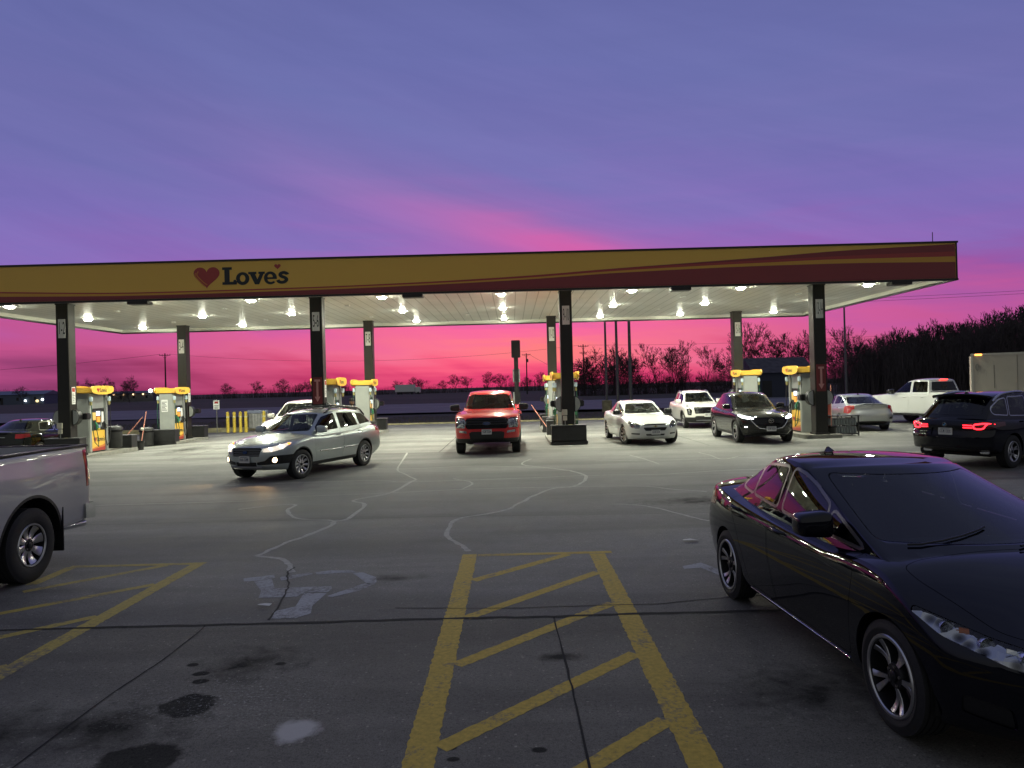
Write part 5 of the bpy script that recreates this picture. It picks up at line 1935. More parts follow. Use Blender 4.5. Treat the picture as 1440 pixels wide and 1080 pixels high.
def build_ground():
    xs = sorted(set([-3000, -1200, -500, -200] + [v for v in np.arange(-90, 91, 15)] + [200, 500, 1200, 3000]))
    ys = sorted(set([-30, 0, 20, 42, 50, 60, 70, 85, 105, 130, 170, 220, 300, 420, 600, 900, 1500, 3000]))
    rnd = random.Random(3)
    vs, fs = [], []
    for y in ys:
        for x in xs:
            vs.append((x, y, -.32 + (rnd.uniform(-.12, .12) if 46 < y < 900 and abs(x) < 600 else 0)))
    n = len(xs)
    for j in range(len(ys) - 1):
        for i in range(n - 1):
            fs.append((j * n + i, j * n + i + 1, (j + 1) * n + i + 1, (j + 1) * n + i))
    g = MB().add(vs, fs).build('ground', ground_mat(), ang=60)
    tag(g, 'dark winter field beyond the forecourt', kind='structure')
    # the paved lot, with its fall to the far left
    xs = list(np.arange(-64, -20, 4)) + list(np.arange(-20, -10.01, .5)) + list(np.arange(-8, 49, 4))
    ys = [-3, 0, 4, 8, 12, 16, 20] + list(np.arange(22, 34, .5)) + [34, 36, 39, 41.6]
    vs = [(x, y, gz(x, y)) for y in ys for x in xs]
    n = len(xs)
    fs = [(j * n + i, j * n + i + 1, (j + 1) * n + i + 1, (j + 1) * n + i) for j in range(len(ys) - 1) for i in range(n - 1)]
    lot = MB().add(vs, fs).build('pavement', lot_mat(), ang=60)
    tag(lot, 'grey concrete of the forecourt and parking lot', kind='structure')
    # the edge of the slab and its kerb
    k = MB()
    k.box(-64, 48, 41.6, 41.78, -.4, .0, bev=.02)
    k.box(-64, 48, 41.78, 42.0, -.4, .08, bev=.04)
    o = k.build('kerb', pm('kerb_concrete', (.30, .27, .16), .8, noise=.3, nscale=3))
    tag(o, 'pale kerb along the far edge of the lot', kind='structure')
    r = MB()
    vs, fs = [], []
    ys2 = [(-700, 60, 128), (-120, 66, 112), (-40, 68, 108), (0, 66, 104), (20, 60, 100), (60, 56, 98), (200, 50, 96), (800, 40, 100)]
    for i, (x, a, b_) in enumerate(ys2):
        vs += [(x, a, -.16), (x, b_, -.16)]
        if i:
            fs.append((2 * i - 2, 2 * i, 2 * i + 1, 2 * i - 1))
    o = r.add(vs, fs).build('road', pm('road_asphalt', (.16, .165, .18), .75, noise=.25, nscale=.4))
    tag(o, 'dark blue grey highway beyond the grass strip', kind='structure')
    ln = MB()
    for off in (.06, .48, .52, .94):
        vs, fs = [], []
        for i, (x, a, b_) in enumerate(ys2):
            y = a + (b_ - a) * off
            vs += [(x, y, -.14), (x, y + .25, -.14)]
            if i:
                fs.append((2 * i - 2, 2 * i, 2 * i + 1, 2 * i - 1))
        ln.add(vs, fs)
    tag(ln.build('road_markings', pm('road_line_paint', (.4, .4, .36), .7)), kind='structure')


build_ground()


def ribbon(pts, w, z, jit=0.0, seed=1, mb=None, sub=4):
    """Flat strip of width w along a polyline, with a slightly ragged edge."""
    rnd = random.Random(seed)
    P = [Vector(p) for p in pts]
    fine = []
    for i in range(len(P) - 1):
        for k in range(sub):
            t = k / sub
            a, b, c_, d = P[max(i - 1, 0)], P[i], P[i + 1], P[min(i + 2, len(P) - 1)]
            fine.append(.5 * ((2 * b) + (c_ - a) * t + (2 * a - 5 * b + 4 * c_ - d) * t * t + (3 * b - a - 3 * c_ + d) * t ** 3))
    fine.append(P[-1])
    mb = mb or MB()
    vs, fs = [], []
    for i, p in enumerate(fine):
        d = fine[min(i + 1, len(fine) - 1)] - fine[max(i - 1, 0)]
        nrm = Vector((-d.y, d.x)).normalized() if d.length > 1e-9 else Vector((1, 0))
        c0 = p + nrm * rnd.uniform(-jit, jit)
        w1, w2 = w / 2 * rnd.uniform(.6, 1.35), w / 2 * rnd.uniform(.6, 1.35)
        if not jit:
            w1 = w2 = w / 2
        vs += [(c0.x - nrm.x * w1, c0.y - nrm.y * w1, gz(c0.x, c0.y) + z), (c0.x + nrm.x * w2, c0.y + nrm.y * w2, gz(c0.x, c0.y) + z)]
        if i:
            fs.append((2 * i - 2, 2 * i, 2 * i + 1, 2 * i - 1))
    return mb.add(vs, fs)


def build_markings():
    seal = MB()
    cr1 = [(-2.22, 16.35), (-2.3, 16.03), (-2.49, 14.4), (-3.05, 13.55), (-2.7, 12.99), (-2.71, 11.63), (-2.86, 11.42), (-2.85, 11.03), (-3.04, 10.25), (-3.18, 9.81), (-3.25, 9.36), (-3.27, 9.15), (-3.01, 9.01), (-2.88, 8.92), (-2.72, 8.63), (-2.58, 8.27)]
    cr1b = [(-2.86, 11.42), (-3.08, 11.59), (-3.55, 11.75), (-3.84, 12.25), (-4.0, 12.69), (-4.03, 13.2), (-4.41, 13.2), (-4.93, 12.83)]
    cr1c = [(-2.22, 16.35), (-2.7, 17.64), (-3.02, 18.59), (-3.27, 21.5), (-3.46, 23.34)]
    cr2 = [(.88, 18.02), (1.34, 17.33), (1.61, 16.36), (1.45, 15.31), (1.18, 14.64), (.78, 14.47), (.36, 13.55), (.09, 12.79), (-.15, 12.11), (-.5, 11.72), (-.92, 11.34), (-.99, 10.58), (-.94, 9.99), (-.71, 9.44), (-.6, 9.11)]
    for i, (p, w) in enumerate([(cr1, .07), (cr1b, .06), (cr1c, .05), (cr2, .07)]):
        ribbon(p, w, .0012, .012, i, seal)
    thin = [[(-9.5, 13.7), (-5.77, 13.79), (-5.19, 13.8), (-4.32, 14.24), (-2.49, 14.4), (-1.07, 14.65), (.62, 14.62), (1.96, 14.57), (2.65, 14.39), (3.02, 13.96), (3.6, 13.52)],
            [(3.34, 20.66), (3.55, 19.49), (3.67, 18.23)], [(1.66, 12.38), (2.04, 12.25), (2.34, 11.87), (2.69, 11.05), (2.88, 10.65)],
            [(5.38, 21.01), (5.48, 20.08), (5.49, 19.0), (6.11, 19.63)], [(3.44, 16.23), (5.18, 16.68), (7.5, 16.5)], [(.88, 18.02), (.2, 19.0), (.5, 20.4)],
            [(-1.07, 14.65), (-.9, 15.6), (-1.4, 16.4)], [(-6.5, 16.2), (-3.4, 16.5), (-2.3, 16.03), (.5, 16.2), (1.61, 16.36), (3.44, 16.23)], [(2.2, 19.4), (4.2, 19.2), (6.6, 19.3)], [(-4.5, 19.4), (-2.9, 18.6), (-1.0, 18.9), (.88, 18.02)]]
    for i, p in enumerate(thin):
        ribbon(p, .045, .0010, .014, 20 + i, seal)
    o = seal.build('crack_sealant_lines', pm('sealant', (.42, .415, .385), .8, noise=.3, nscale=12), ang=0)
    tag(o, 'pale sealed cracks wandering over the concrete', kind='structure')
    jn = MB()
    ribbon([(-14, 6.47), (-4.65, 6.46), (-3.37, 6.47), (-2.09, 6.455), (-.47, 6.47), (.33, 6.45), (1.1, 6.47), (2.38, 6.46), (9, 6.47)], .045, .0032, .006, 5, jn, 8)
    ribbon([(-1.16, 6.82), (-.24, 6.73), (.51, 6.73), (.86, 6.74), (1.31, 6.74), (1.91, 6.86), (2.6, 6.95)], .014, .0030, .006, 6, jn, 6)
    ribbon([(.32, 6.44), (.35, 5.22), (.36, 4.62), (.37, 3.0)], .016, .0034, .003, 7, jn, 6)
    ribbon([(-2.79, 6.44), (-2.78, 5.65), (-2.85, 4.82), (-2.86, 3.0)], .013, .0030, .005, 8, jn, 6)
    ribbon([(-2.62, 8.5), (-2.62, 8.25), (-2.46, 7.74), (-2.36, 7.3), (-2.27, 6.55)], .022, .0036, .012, 9, jn, 6)
    ribbon([(-9, 11.7), (-2.91, 11.61), (-.99, 11.59), (1.52, 11.4), (4, 11.35)], .014, .0018, .004, 10, jn, 6)
    ribbon([(-22, 23.1), (3.18, 23.2), (8.39, 22.9), (30, 23.1)], .035, .0045, .006, 11, jn, 12)
    ribbon([(-22, 32.3), (30, 32.4)], .03, .0045, .006, 12, jn, 40)
    for x in (-11, -2.4, 6.3, 15.2):
        ribbon([(x, 23.2), (x + .05, 41)], .03, .0045, .005, 13, jn, 30)
    o = jn.build('expansion_joint_lines', pm('joint_tar', (.012, .012, .012), .9), ang=0)
    tag(o, 'dark joints and cracks between the slabs', kind='structure')
    # hatched access aisle
    ye = worn_paint('worn_yellow_paint', (.70, .50, .09), .425)
    yl = MB()

    def quad(a, b, w, mb=yl, z=.0018):
        a, b = Vector(a), Vector(b)
        d = (b - a).normalized()
        n = Vector((-d.y, d.x)) * w / 2
        L = (b - a).length
        k = max(2, int(L / .035))
        rnd = random.Random(int(a.x * 100 + a.y * 7))
        vs, fs = [], []
        for i in range(k + 1):
            p = a + (b - a) * i / k
            e1, e2 = 1 + rnd.uniform(-.09, .07), 1 + rnd.uniform(-.09, .07)
            vs += [(p.x - n.x * e1, p.y - n.y * e1, z), (p.x + n.x * e2, p.y + n.y * e2, z)]
            if i:
                fs.append((2 * i - 2, 2 * i, 2 * i + 1, 2 * i - 1))
        mb.add(vs, fs)
    quad((-.57, 2.0), (-.575, 8.93), .18)
    quad((.985, 2.0), (.985, 8.80), .185)
    quad((-.47, 8.865), (1.17, 8.865), .11, z=.0024)
    for a, b in [((-.47, 7.72), (.63, 8.80)), ((-.47, 6.47), (.89, 7.93)), ((-.47, 5.38), (.89, 6.80)), ((-.47, 4.15), (.89, 5.52)), ((-.47, 3.08), (.89, 4.42)), ((-.47, 2.0), (.89, 3.35))]:
        quad(a, b, .125, z=.0013)
    o = yl.build('aisle_marking_lines', ye, ang=0)
    tag(o, 'worn yellow hatched access aisle painted on the concrete', kind='structure')
    yl2 = MB()
    quad((-3.92, 2.4), (-3.88, 8.87), .16, yl2)
    quad((-5.45, 8.81), (-3.80, 8.81), .10, yl2, .0024)
    quad((-5.42, 8.78), (-5.40, 8.0), .13, yl2, .0013)
    for a, b in [((-5.3, 7.73), (-4.25, 8.77)), ((-5.3, 6.7), (-3.97, 7.90)), ((-5.3, 5.5), (-3.97, 6.80)), ((-5.3, 4.3), (-3.97, 5.6))]:
        quad(a, b, .11, yl2, .0012)
    o = yl2.build('aisle_marking_lines', worn_paint('faded_yellow_paint', (.58, .46, .12), .445), ang=0)
    tag(o, 'faded yellow hatching beside the parked pickup', kind='structure')
    # wheelchair symbol, worn
    polys = [[(-3.05, 8.05), (-2.9, 8.11), (-2.75, 8.17), (-2.7, 8.04), (-2.83, 7.94), (-3.0, 7.92)],
             [(-2.88, 7.90), (-2.72, 8.0), (-2.56, 7.61), (-1.97, 7.64), (-1.94, 7.55), (-1.95, 7.42), (-2.19, 7.42), (-2.23, 7.28), (-2.61, 7.27), (-2.67, 7.52)],
             [(-2.19, 7.4), (-1.95, 7.38), (-1.98, 6.96), (-1.93, 6.72), (-2.03, 6.59), (-2.26, 6.59), (-2.31, 6.8), (-2.14, 6.95)],
             [(-2.65, 8.06), (-2.5, 8.16), (-2.38, 8.23), (-2.31, 8.17), (-2.45, 8.02), (-2.59, 7.92)],
             [(-2.3, 8.24), (-2.13, 8.31), (-1.9, 8.29), (-1.82, 8.19), (-2.06, 8.18), (-2.26, 8.14)],
             [(-1.86, 8.16), (-1.75, 8.18), (-1.55, 7.95), (-1.51, 7.74), (-1.58, 7.66), (-1.65, 7.79), (-1.78, 8.03)],
             [(-1.51, 7.70), (-1.63, 7.44), (-1.86, 7.23), (-1.92, 7.27), (-1.78, 7.49), (-1.63, 7.72)],
             [(1.86, 8.09), (2.1, 8.23), (2.24, 7.87), (2.24, 7.69), (2.15, 7.7), (2.04, 8.01), (1.85, 7.97)]]
    w = MB()
    for p in polys:
        w.add([(x, y, .0022) for x, y in p], [tuple(range(len(p)))])
    o = w.build('wheelchair_symbol_marking', worn_paint('worn_white_paint', (.46, .48, .52), .46), ang=0)
    tag(o, 'worn white wheelchair symbol on the concrete', kind='structure')
    for x, y, s, lb in [(-2.5, 6.93, 1.0, 'small white scrap of paper beside the painted wheelchair symbol'), (2.17, 9.31, 1.5, 'small white scrap of paper behind the black sedan'),
                        ]:
        m = MB()
        r = random.Random(int(x * 10))
        vs = [(s * .06 * i + r.uniform(-.01, .01), s * .05 * j + r.uniform(-.01, .01), .012 + r.uniform(0, .022)) for j in range(2) for i in range(3)]
        m.add(vs, [(0, 1, 4, 3), (1, 2, 5, 4)])
        o = m.build('paper_scrap', pm('paper', (.7, .7, .68), .7), ang=0, loc=(x, y, 0))
        sm = o.modifiers.new('thickness', 'SOLIDIFY')
        sm.thickness = .002
        tag(o, lb, 'litter')


build_markings()
# ------------------------------------------------------------------ the filling station
Y0, Y1, X0, X1 = 23.3, 35.6, -19.2, 14.5
ZB, ZT, ZS = 5.13, 6.40, 5.33
COLX = [-15.5, -6.72, 1.92, 10.68]
CY = (25.1, 34.1)

YEL = pm('sign_yellow', (.82, .49, .07), .38, coat=.3)
ORG = pm('sign_orange', (.62, .20, .025), .38, coat=.3)
REDS = pm('sign_red', (.40, .035, .028), .38, coat=.3)
DKRED = pm('sign_dark_red', (.25, .022, .024), .38, coat=.3)
INK = pm('sign_ink', (.012, .018, .02), .4)
WHT = pm('sign_white', (.72, .72, .70), .45)
BLK = pm('island_black', (.016, .016, .017), .5, noise=.4, nscale=5)
STEEL = pm('dispenser_grey', (.24, .25, .245), .42, .2, noise=.08, nscale=4)
STEEL2 = pm('dispenser_light_grey', (.33, .345, .325), .4, .1, noise=.06, nscale=4)
COLM = pm('column_bronze', (.020, .019, .016), .42, .2, noise=.15, nscale=3)
PALE = pm('pale_box', (.55, .53, .44), .5)


def heart(s, x=0, z=0, n=40):
    out = []
    for k in range(n):
        t = 2 * math.pi * k / n
        out.append((x + s * (16 * math.sin(t) ** 3) / 34, z + s * (13 * math.cos(t) - 5 * math.cos(2 * t) - 2 * math.cos(3 * t) - math.cos(4 * t)) / 30))
    return out


def stroke(path, w):
    P = [Vector(p) for p in path]
    fine = []
    for i in range(len(P) - 1):
        for k in range(6):
            t = k / 6
            a, b, c_, d = P[max(i - 1, 0)], P[i], P[i + 1], P[min(i + 2, len(P) - 1)]
            fine.append(.5 * ((2 * b) + (c_ - a) * t + (2 * a - 5 * b + 4 * c_ - d) * t * t + (3 * b - a - 3 * c_ + d) * t ** 3))
    fine.append(P[-1])
    l, r = [], []
    for i, p in enumerate(fine):
        d = (fine[min(i + 1, len(fine) - 1)] - fine[max(i - 1, 0)]).normalized()
        n = Vector((-d.y, d.x)) * w / 2
        l.append(tuple(p + n))
        r.append(tuple(p - n))
    return l + r[::-1]


def arc(cx, cz, a, b, t0, t1, n=24):
    return [(cx + a * math.cos(R(t0 + (t1 - t0) * k / n)), cz + b * math.sin(R(t0 + (t1 - t0) * k / n))) for k in range(n + 1)]


LOVE = [
    [(0, 0), (.66, 0), (.66, .27), (.53, .27), (.50, .16), (.34, .16), (.34, .85), (.45, .85), (.45, 1.0), (0, 1.0), (0, .85), (.10, .85), (.10, .15), (0, .15)],
    ellipse(.31, .37, 32, .94, .33), ellipse(.125, .20, 32, .94, .34),
    [(1.20, .70), (1.58, .70), (1.58, .57), (1.52, .57), (1.62, .27), (1.73, .57), (1.67, .57), (1.67, .70), (1.97, .70), (1.97, .57), (1.91, .57), (1.70, -.02), (1.50, -.02), (1.28, .57), (1.20, .57)],
    arc(2.22, .33, .30, .37, -40, -360) + [(2.52, .26), (2.09, .26)] + arc(2.24, .24, .15, .14, 180, 318, 12),
    [(2.09, .37)] + arc(2.21, .39, .12, .16, 175, 5, 12) + [(2.33, .37)],
    stroke([(3.01, .50), (2.98, .56), (2.86, .62), (2.72, .58), (2.68, .48), (2.76, .39), (2.90, .32), (2.96, .22), (2.90, .11), (2.76, .06), (2.62, .10), (2.56, .20)], .17),
]
LOVE_HEART = heart(.32, 2.56, .98)


def logo(parent, loc, h, rz=0.0, stretch=1.0, ink=INK, red=REDS, stripes=None, name='logo', th=.0):
    """Heart and lettering on a flat sign, facing local -Y; h = height of the capital."""
    S = Matrix.Diagonal((h * stretch, 1, h, 1))
    me = curve_mesh(LOVE, 0)
    me.transform(S)
    o = link(name + '_lettering', me, ink, parent, 0)
    o.location, o.rotation_euler = loc, (0, 0, rz)
    c, s = math.cos(rz), math.sin(rz)
    hm = curve_mesh([heart(1.28, -.72, .52), ], 0)
    hm.transform(S)
    h1 = link(name + '_heart', hm, red, parent, 0)
    h1.location, h1.rotation_euler = loc, (0, 0, rz)
    h2m = curve_mesh([LOVE_HEART], 0)
    h2m.transform(S)
    h2 = link(name + '_small_heart', h2m, red, parent, 0)
    h2.location, h2.rotation_euler = loc, (0, 0, rz)
    if stripes is not None:
        sm = MB()
        for k, off in enumerate((0, .13)):
            pts = [(-1.10 - off, .80 - off * .6), (-1.17 - off * .6, .60 - off * .5), (-1.02 - off * .5, .36 - off * .6), (-.82 - off * .4, .12 - off * .9), (-.70 - off * .5, .02 - off * .75)]
            q = stroke(pts, .05)
            sm.add([(x * h * stretch, 0, z * h) for x, z in q], [tuple(range(len(q)))])
        sl = sm.build(name + '_heart_stripe', stripes, parent, 0)
        sl.location = (loc[0] - .004 * 0 + .004 * s, loc[1] - .004 * c, loc[2])
        sl.rotation_euler = (0, 0, rz)


def soffit_mat():
    m = pm('soffit_panels', (.66, .66, .62), .38)
    nt = m.node_tree
    b = nt.nodes['Principled BSDF']
    tc = NN(nt, 'ShaderNodeTexCoord')
    sp = NN(nt, 'ShaderNodeSeparateXYZ')
    nt.links.new(tc.outputs['Object'], sp.inputs[0])
    fr = math_node(nt, 'FRACT', math_node(nt, 'DIVIDE', sp.outputs[0], .405))
    ln = math_node(nt, 'LESS_THAN', math_node(nt, 'ABSOLUTE', math_node(nt, 'SUBTRACT', fr, .5)), .045)
    nz = NN(nt, 'ShaderNodeTexNoise')
    nz.inputs['Scale'].default_value = .8
    nz.inputs['Detail'].default_value = 6
    nt.links.new(tc.outputs['Object'], nz.inputs['Vector'])
    base = ramp(nt, nz.outputs['Fac'], [(.3, (.72, .72, .68, 1)), (.7, (.82, .82, .78, 1))], 'LINEAR')
    nt.links.new(mix_col(nt, ln, base, (.46, .46, .42, 1)), b.inputs['Base Color'])
    return m


LAMP_E = pm('canopy_lamp_lens', (.9, .9, .85), .3, emit=(.98, 1.0, .80), estr=240.0)


def build_canopy():
    can = empty('canopy', ((X0 + X1) / 2, (Y0 + Y1) / 2, 0), label='long flat filling station canopy with yellow and red fascia on eight columns', cat='canopy')
    ox, oy = can.location.x, can.location.y

    def B(name, mat, **k):
        o = k['mb'].build(name, mat, can, k.get('ang', 35))
        o.location = (-ox, -oy, 0)
        return o
    m = MB().box(X0 + .12, X1 - .12, Y0 + .12, Y1 - .12, ZS, ZS + .06)
    B('soffit', soffit_mat(), mb=m)
    m = MB().box(X0 + .06, X1 - .06, Y0 + .06, Y1 - .06, ZS + .35, ZS + .5)
    B('roof_deck', pm('roof_membrane', (.06, .06, .06), .9), mb=m)
    m = MB()
    m.box(X0, X1, Y0, Y0 + .10, ZB + .06, ZT - .06)
    m.box(X0, X1, Y1 - .10, Y1, ZB + .06, ZT - .06)
    m.box(X0, X0 + .10, Y0 + .1003, Y1 - .1003, ZB + .06, ZT - .06)
    m.box(X1 - .10, X1, Y0 + .1003, Y1 - .1003, ZB + .06, ZT - .06)
    fas = B('fascia', YEL, mb=m, ang=0)
    m = MB()
    for z0, z1, e in ((ZT - .0597, ZT, .03), (ZB, ZB + .0597, .02)):
        m.box(X0 - e, X1 + e, Y0 - e, Y0 + .12, z0, z1)
        m.box(X0 - e, X1 + e, Y1 - .12, Y1 + e, z0, z1)
        m.box(X0 - e, X0 + .12, Y0 + .1203, Y1 - .1203, z0, z1)
        m.box(X1 - .12, X1 + e, Y0 + .1203, Y1 - .1203, z0, z1)
    for x in (X0 - .004, X1 + .004 - .05):
        m.box(x, x + .05, Y0 - .012, Y0 + .0, ZB + .0603, ZT - .0603)
    B('fascia_trim', pm('fascia_trim_dark', (.02, .016, .014), .45), mb=m, ang=0)
    m = MB()
    m.box(X0 + .1003, X1 - .1003, Y1 - .1197, Y1 - .1003, ZB + .06, ZS + .3)
    m.box(X0 + .1003, X0 + .1197, Y0 + .14, Y1 - .14, ZB + .06, ZS + .3)
    m.box(X1 - .1197, X1 - .1003, Y0 + .14, Y1 - .14, ZB + .06, ZS + .3)
    m.box(X0 + .14, X1 - .14, Y0 + .1003, Y0 + .1197, ZB + .06, ZS + .3)
    B('fascia_inner_lip', pm('lip_white', (.62, .62, .55), .5), mb=m, ang=0)
    # swoosh graphics: sheets 4 mm proud of the fascia, one over another
    W = X1 - X0
    Hh = ZT - ZB - .13
    red = pchip([(0, .24), (.09, .16), (.22, .10), (.37, .13), (.49, .19), (.59, .28), (.67, .39), (.74, .45), (.82, .49), (.89, .50), (1, .46)])
    org = pchip([(0, .37), (.09, .25), (.22, .155), (.37, .18), (.49, .235), (.59, .33), (.67, .45), (.74, .52), (.82, .58), (.89, .62), (1, .62)])
    top = pchip([(0, .42), (.09, .29), (.22, .19), (.37, .215), (.49, .28), (.59, .385), (.67, .52), (.74, .62), (.82, .74), (.89, .86), (1, .97)])
    mid = pchip([(0, .42), (.09, .29), (.22, .19), (.37, .215), (.49, .28), (.59, .385), (.67, .51), (.74, .58), (.82, .655), (.89, .71), (1, .76)])
    us = np.linspace(0, 1, 70)

    def sheet(lo, hi, mat, off, name):
        vs, fs = [], []
        for i, u in enumerate(us):
            x = X0 + .06 + (W - .12) * u
            a, b_ = max(.0, float(lo(u)) if lo else 0), float(hi(u))
            vs += [(x, Y0 - off, ZB + .065 + Hh * a), (x, Y0 - off, ZB + .065 + Hh * b_)]
            if i:
                fs.append((2 * i - 2, 2 * i, 2 * i + 1, 2 * i - 1))
        o = link(name, MB().add(vs, fs).mesh(recalc=False), mat, can, 0)
        o.location = (-ox, -oy, 0)
    sheet(mid, top, DKRED, .004, 'fascia_stripe')
    sheet(org, mid, REDS, .004, 'fascia_stripe')
    sheet(red, org, pm('sign_amber', (.66, .33, .03), .38, coat=.3), .004, 'fascia_stripe')
    sheet(None, red, DKRED, .004, 'fascia_stripe')
    logo(can, (-9.28 - ox, Y0 - .006 - oy, 5.585), .565, 0, 1.24, stripes=ORG)
    # brackets under the fascia, antenna on the far corner
    for x in (-12.05, -3.15, 5.55, 12.7):
        m = MB().box(x - .33, x + .33, Y0 - .015, Y0 + .35, ZB - .10, ZB - .0003, bev=.01)
        B('fascia_bracket', pm('fascia_trim_dark', (.02, .016, .014), .45), mb=m)
    B('antenna', CM['black'], mb=MB().tube([(13.9, Y0 + .3, ZT), (13.9, Y0 + .3, ZT + .36)], .012, 6))
    # lamps: three rows of eight recessed fittings
    lx = [-17.5, -12.75, -9.06, -4.47, -.30, 4.28, 8.09, 12.55]
    for j, y in enumerate((25.2, 29.85, 34.3)):
        for i, x in enumerate(lx):
            l = empty('canopy_light', (x, y, ZS), label='square recessed lamp glowing in the white canopy ceiling', cat='ceiling lamp', group='recessed lamps in the canopy ceiling')
            fr = MB()
            fr.box(-.20, .20, -.20, .20, -.030, -.002, bev=.008)
            fr.build('lamp_frame', WHT, l)
            ln = MB().box(-.10, .10, -.10, .10, -.085, -.0305, bev=.012)
            ln.build('lamp_lens', LAMP_E, l)
            a = bpy.data.lights.new('canopy_lamp', 'AREA')
            a.shape = 'SQUARE'
            a.size = .24
            a.energy = 205.0
            a.color = (.97, 1.0, .79)
            a.spread = R(165)
            ao = bpy.data.objects.new('canopy_lamp', a)
            COL.objects.link(ao)
            ao.parent = l
            ao.location = (0, 0, -.095)
    # small emergency fittings and cameras on the soffit
    for x in (-15.0, -10.9, -6.2, -1.9, 2.6, 6.6, 11.0):
        for y in (27.4, 32.0):
            B('soffit_sensor', WHT, mb=MB().box(x - .08, x + .08, y, y + .16, ZS - .05, ZS - .0005, bev=.01))


build_canopy()


def build_columns():
    nums = [['1-2', '5-6', '9-10', '13-14'], ['3-4', '7-8', '11-12', '15-16']]
    where = [['front row column at the end of the island beside the dark sedan', 'front row column behind the silver wagon', 'front row column rising behind the black guard box with two yellow topped pumps', 'front row column beside the silver sedan with a red placard'],
             ['rear row column over the pump with a white notice', 'rear row column beside the pump the capped person stands at', 'rear row column just past the red pickup', 'rear row column behind the dark crossover']]
    for r in range(2):
        for i, x in enumerate(COLX):
            y = CY[r]
            g0 = gz(x, y)
            c = empty('canopy_column', (x, y, g0), label='bronze ' + where[r][i], cat='column', group='columns under the canopy')
            m = MB().box(-.21, .21, -.21, .21, 0, ZS - g0 - .001, bev=.012)
            m.build('shaft', COLM, c)
            m = MB().box(-.23, .23, -.23, .23, ZS - g0 - .05, ZS - g0 - .0012, bev=.01)
            m.box(-.26, .26, -.26, .26, .13, .2, bev=.02)
            m.build('collar', COLM, c)
            p = MB().box(-.125, .125, -.226, -.2105, 4.15, 4.80, bev=.004).build('number_sign', WHT, c)
            t = text_mesh(nums[r][i], .42 if len(nums[r][i]) < 4 else .30)
            bb = [v.co for v in t.vertices]
            w_, h_ = max(v.x for v in bb) - min(v.x for v in bb), max(v.z for v in bb) - min(v.z for v in bb)
            t.transform(Matrix.Diagonal((.20 / w_, 1, .42 / h_, 1)))
            q = link('number_lettering', t, INK, p, 0)
            q.location = (0, -.2275, 4.47)
            # white strip sign on the flank
            s = MB().box(.2105, .226, -.10, .10, 1.85, 2.45, bev=.004).build('instruction_sign', WHT, c)
            MB().box(.2265, .228, -.08, .08, 2.28, 2.42).build('sign_header', REDS, s, ang=0)
            k = MB()
            for q_ in range(6):
                k.box(.2265, .228, -.07, .07 - .03 * (q_ % 2), 1.92 + q_ * .055, 1.94 + q_ * .055)
            k.build('sign_print', INK, s, ang=0)
            if r == 0 and i in (1, 3):
                p = MB().box(-.16, .16, -.226, -.2105, 1.62, 2.55, bev=.004).build('fire_extinguisher_sign', pm('placard_dark_red', (.15, .02, .022), .45), c)
                a = MB()
                a.box(-.10, .10, -.2285, -.2265, 2.40, 2.47)
                a.box(-.035, .035, -.2285, -.2265, 1.88, 2.3995)
                a.prism([(-.10, 1.8795), (.10, 1.8795), (0, 1.70)], 'Y', -.2285, -.2265)
                a.build('arrow_mark', pm('placard_pale_red', (.52, .26, .24), .5), p, ang=0)
            if r == 0 and i in (0, 2):
                MB().box(-.10 - .12, .08 - .12, -.27, -.2105, 1.02, 1.22, bev=.01).box(-.19, -.05, -.26, -.2105, .84, 1.0, bev=.01).build('outlet_box', PALE, c)
                MB().tube([(-.12, -.235, .84), (-.12, -.235, .3)], .016, 6).build('conduit', STEEL, c)
                MB().box(-.02, .13, -.27, -.2105, .52, .70, bev=.012).build('call_box', pm('cream_box', (.60, .56, .30), .5), c)
            # service drums on both flanks
            for sg in (1, -1):
                xx = sg * .36
                d = MB()
                n = 20
                prof = arc(xx - sg * .13, 1.40, .22, .27, -90, 90, n) if sg > 0 else arc(xx - sg * .13, 1.40, .22, .27, 90, 270, n)
                d.prism(prof, 'Y', -.10, .12)
                d.build('towel_drum', CM['black'], c)
                d = MB().prism(offset_poly(prof, -.02), 'Y', -.115, -.1005)
                d.build('towel_drum_cover', STEEL2, c)
                e = MB().box(sg * .42 - .17, sg * .42 + .17, .125, .42, 1.30, 1.52, bev=.03)
                e.build('towel_box', CM['black'], c)


build_columns()


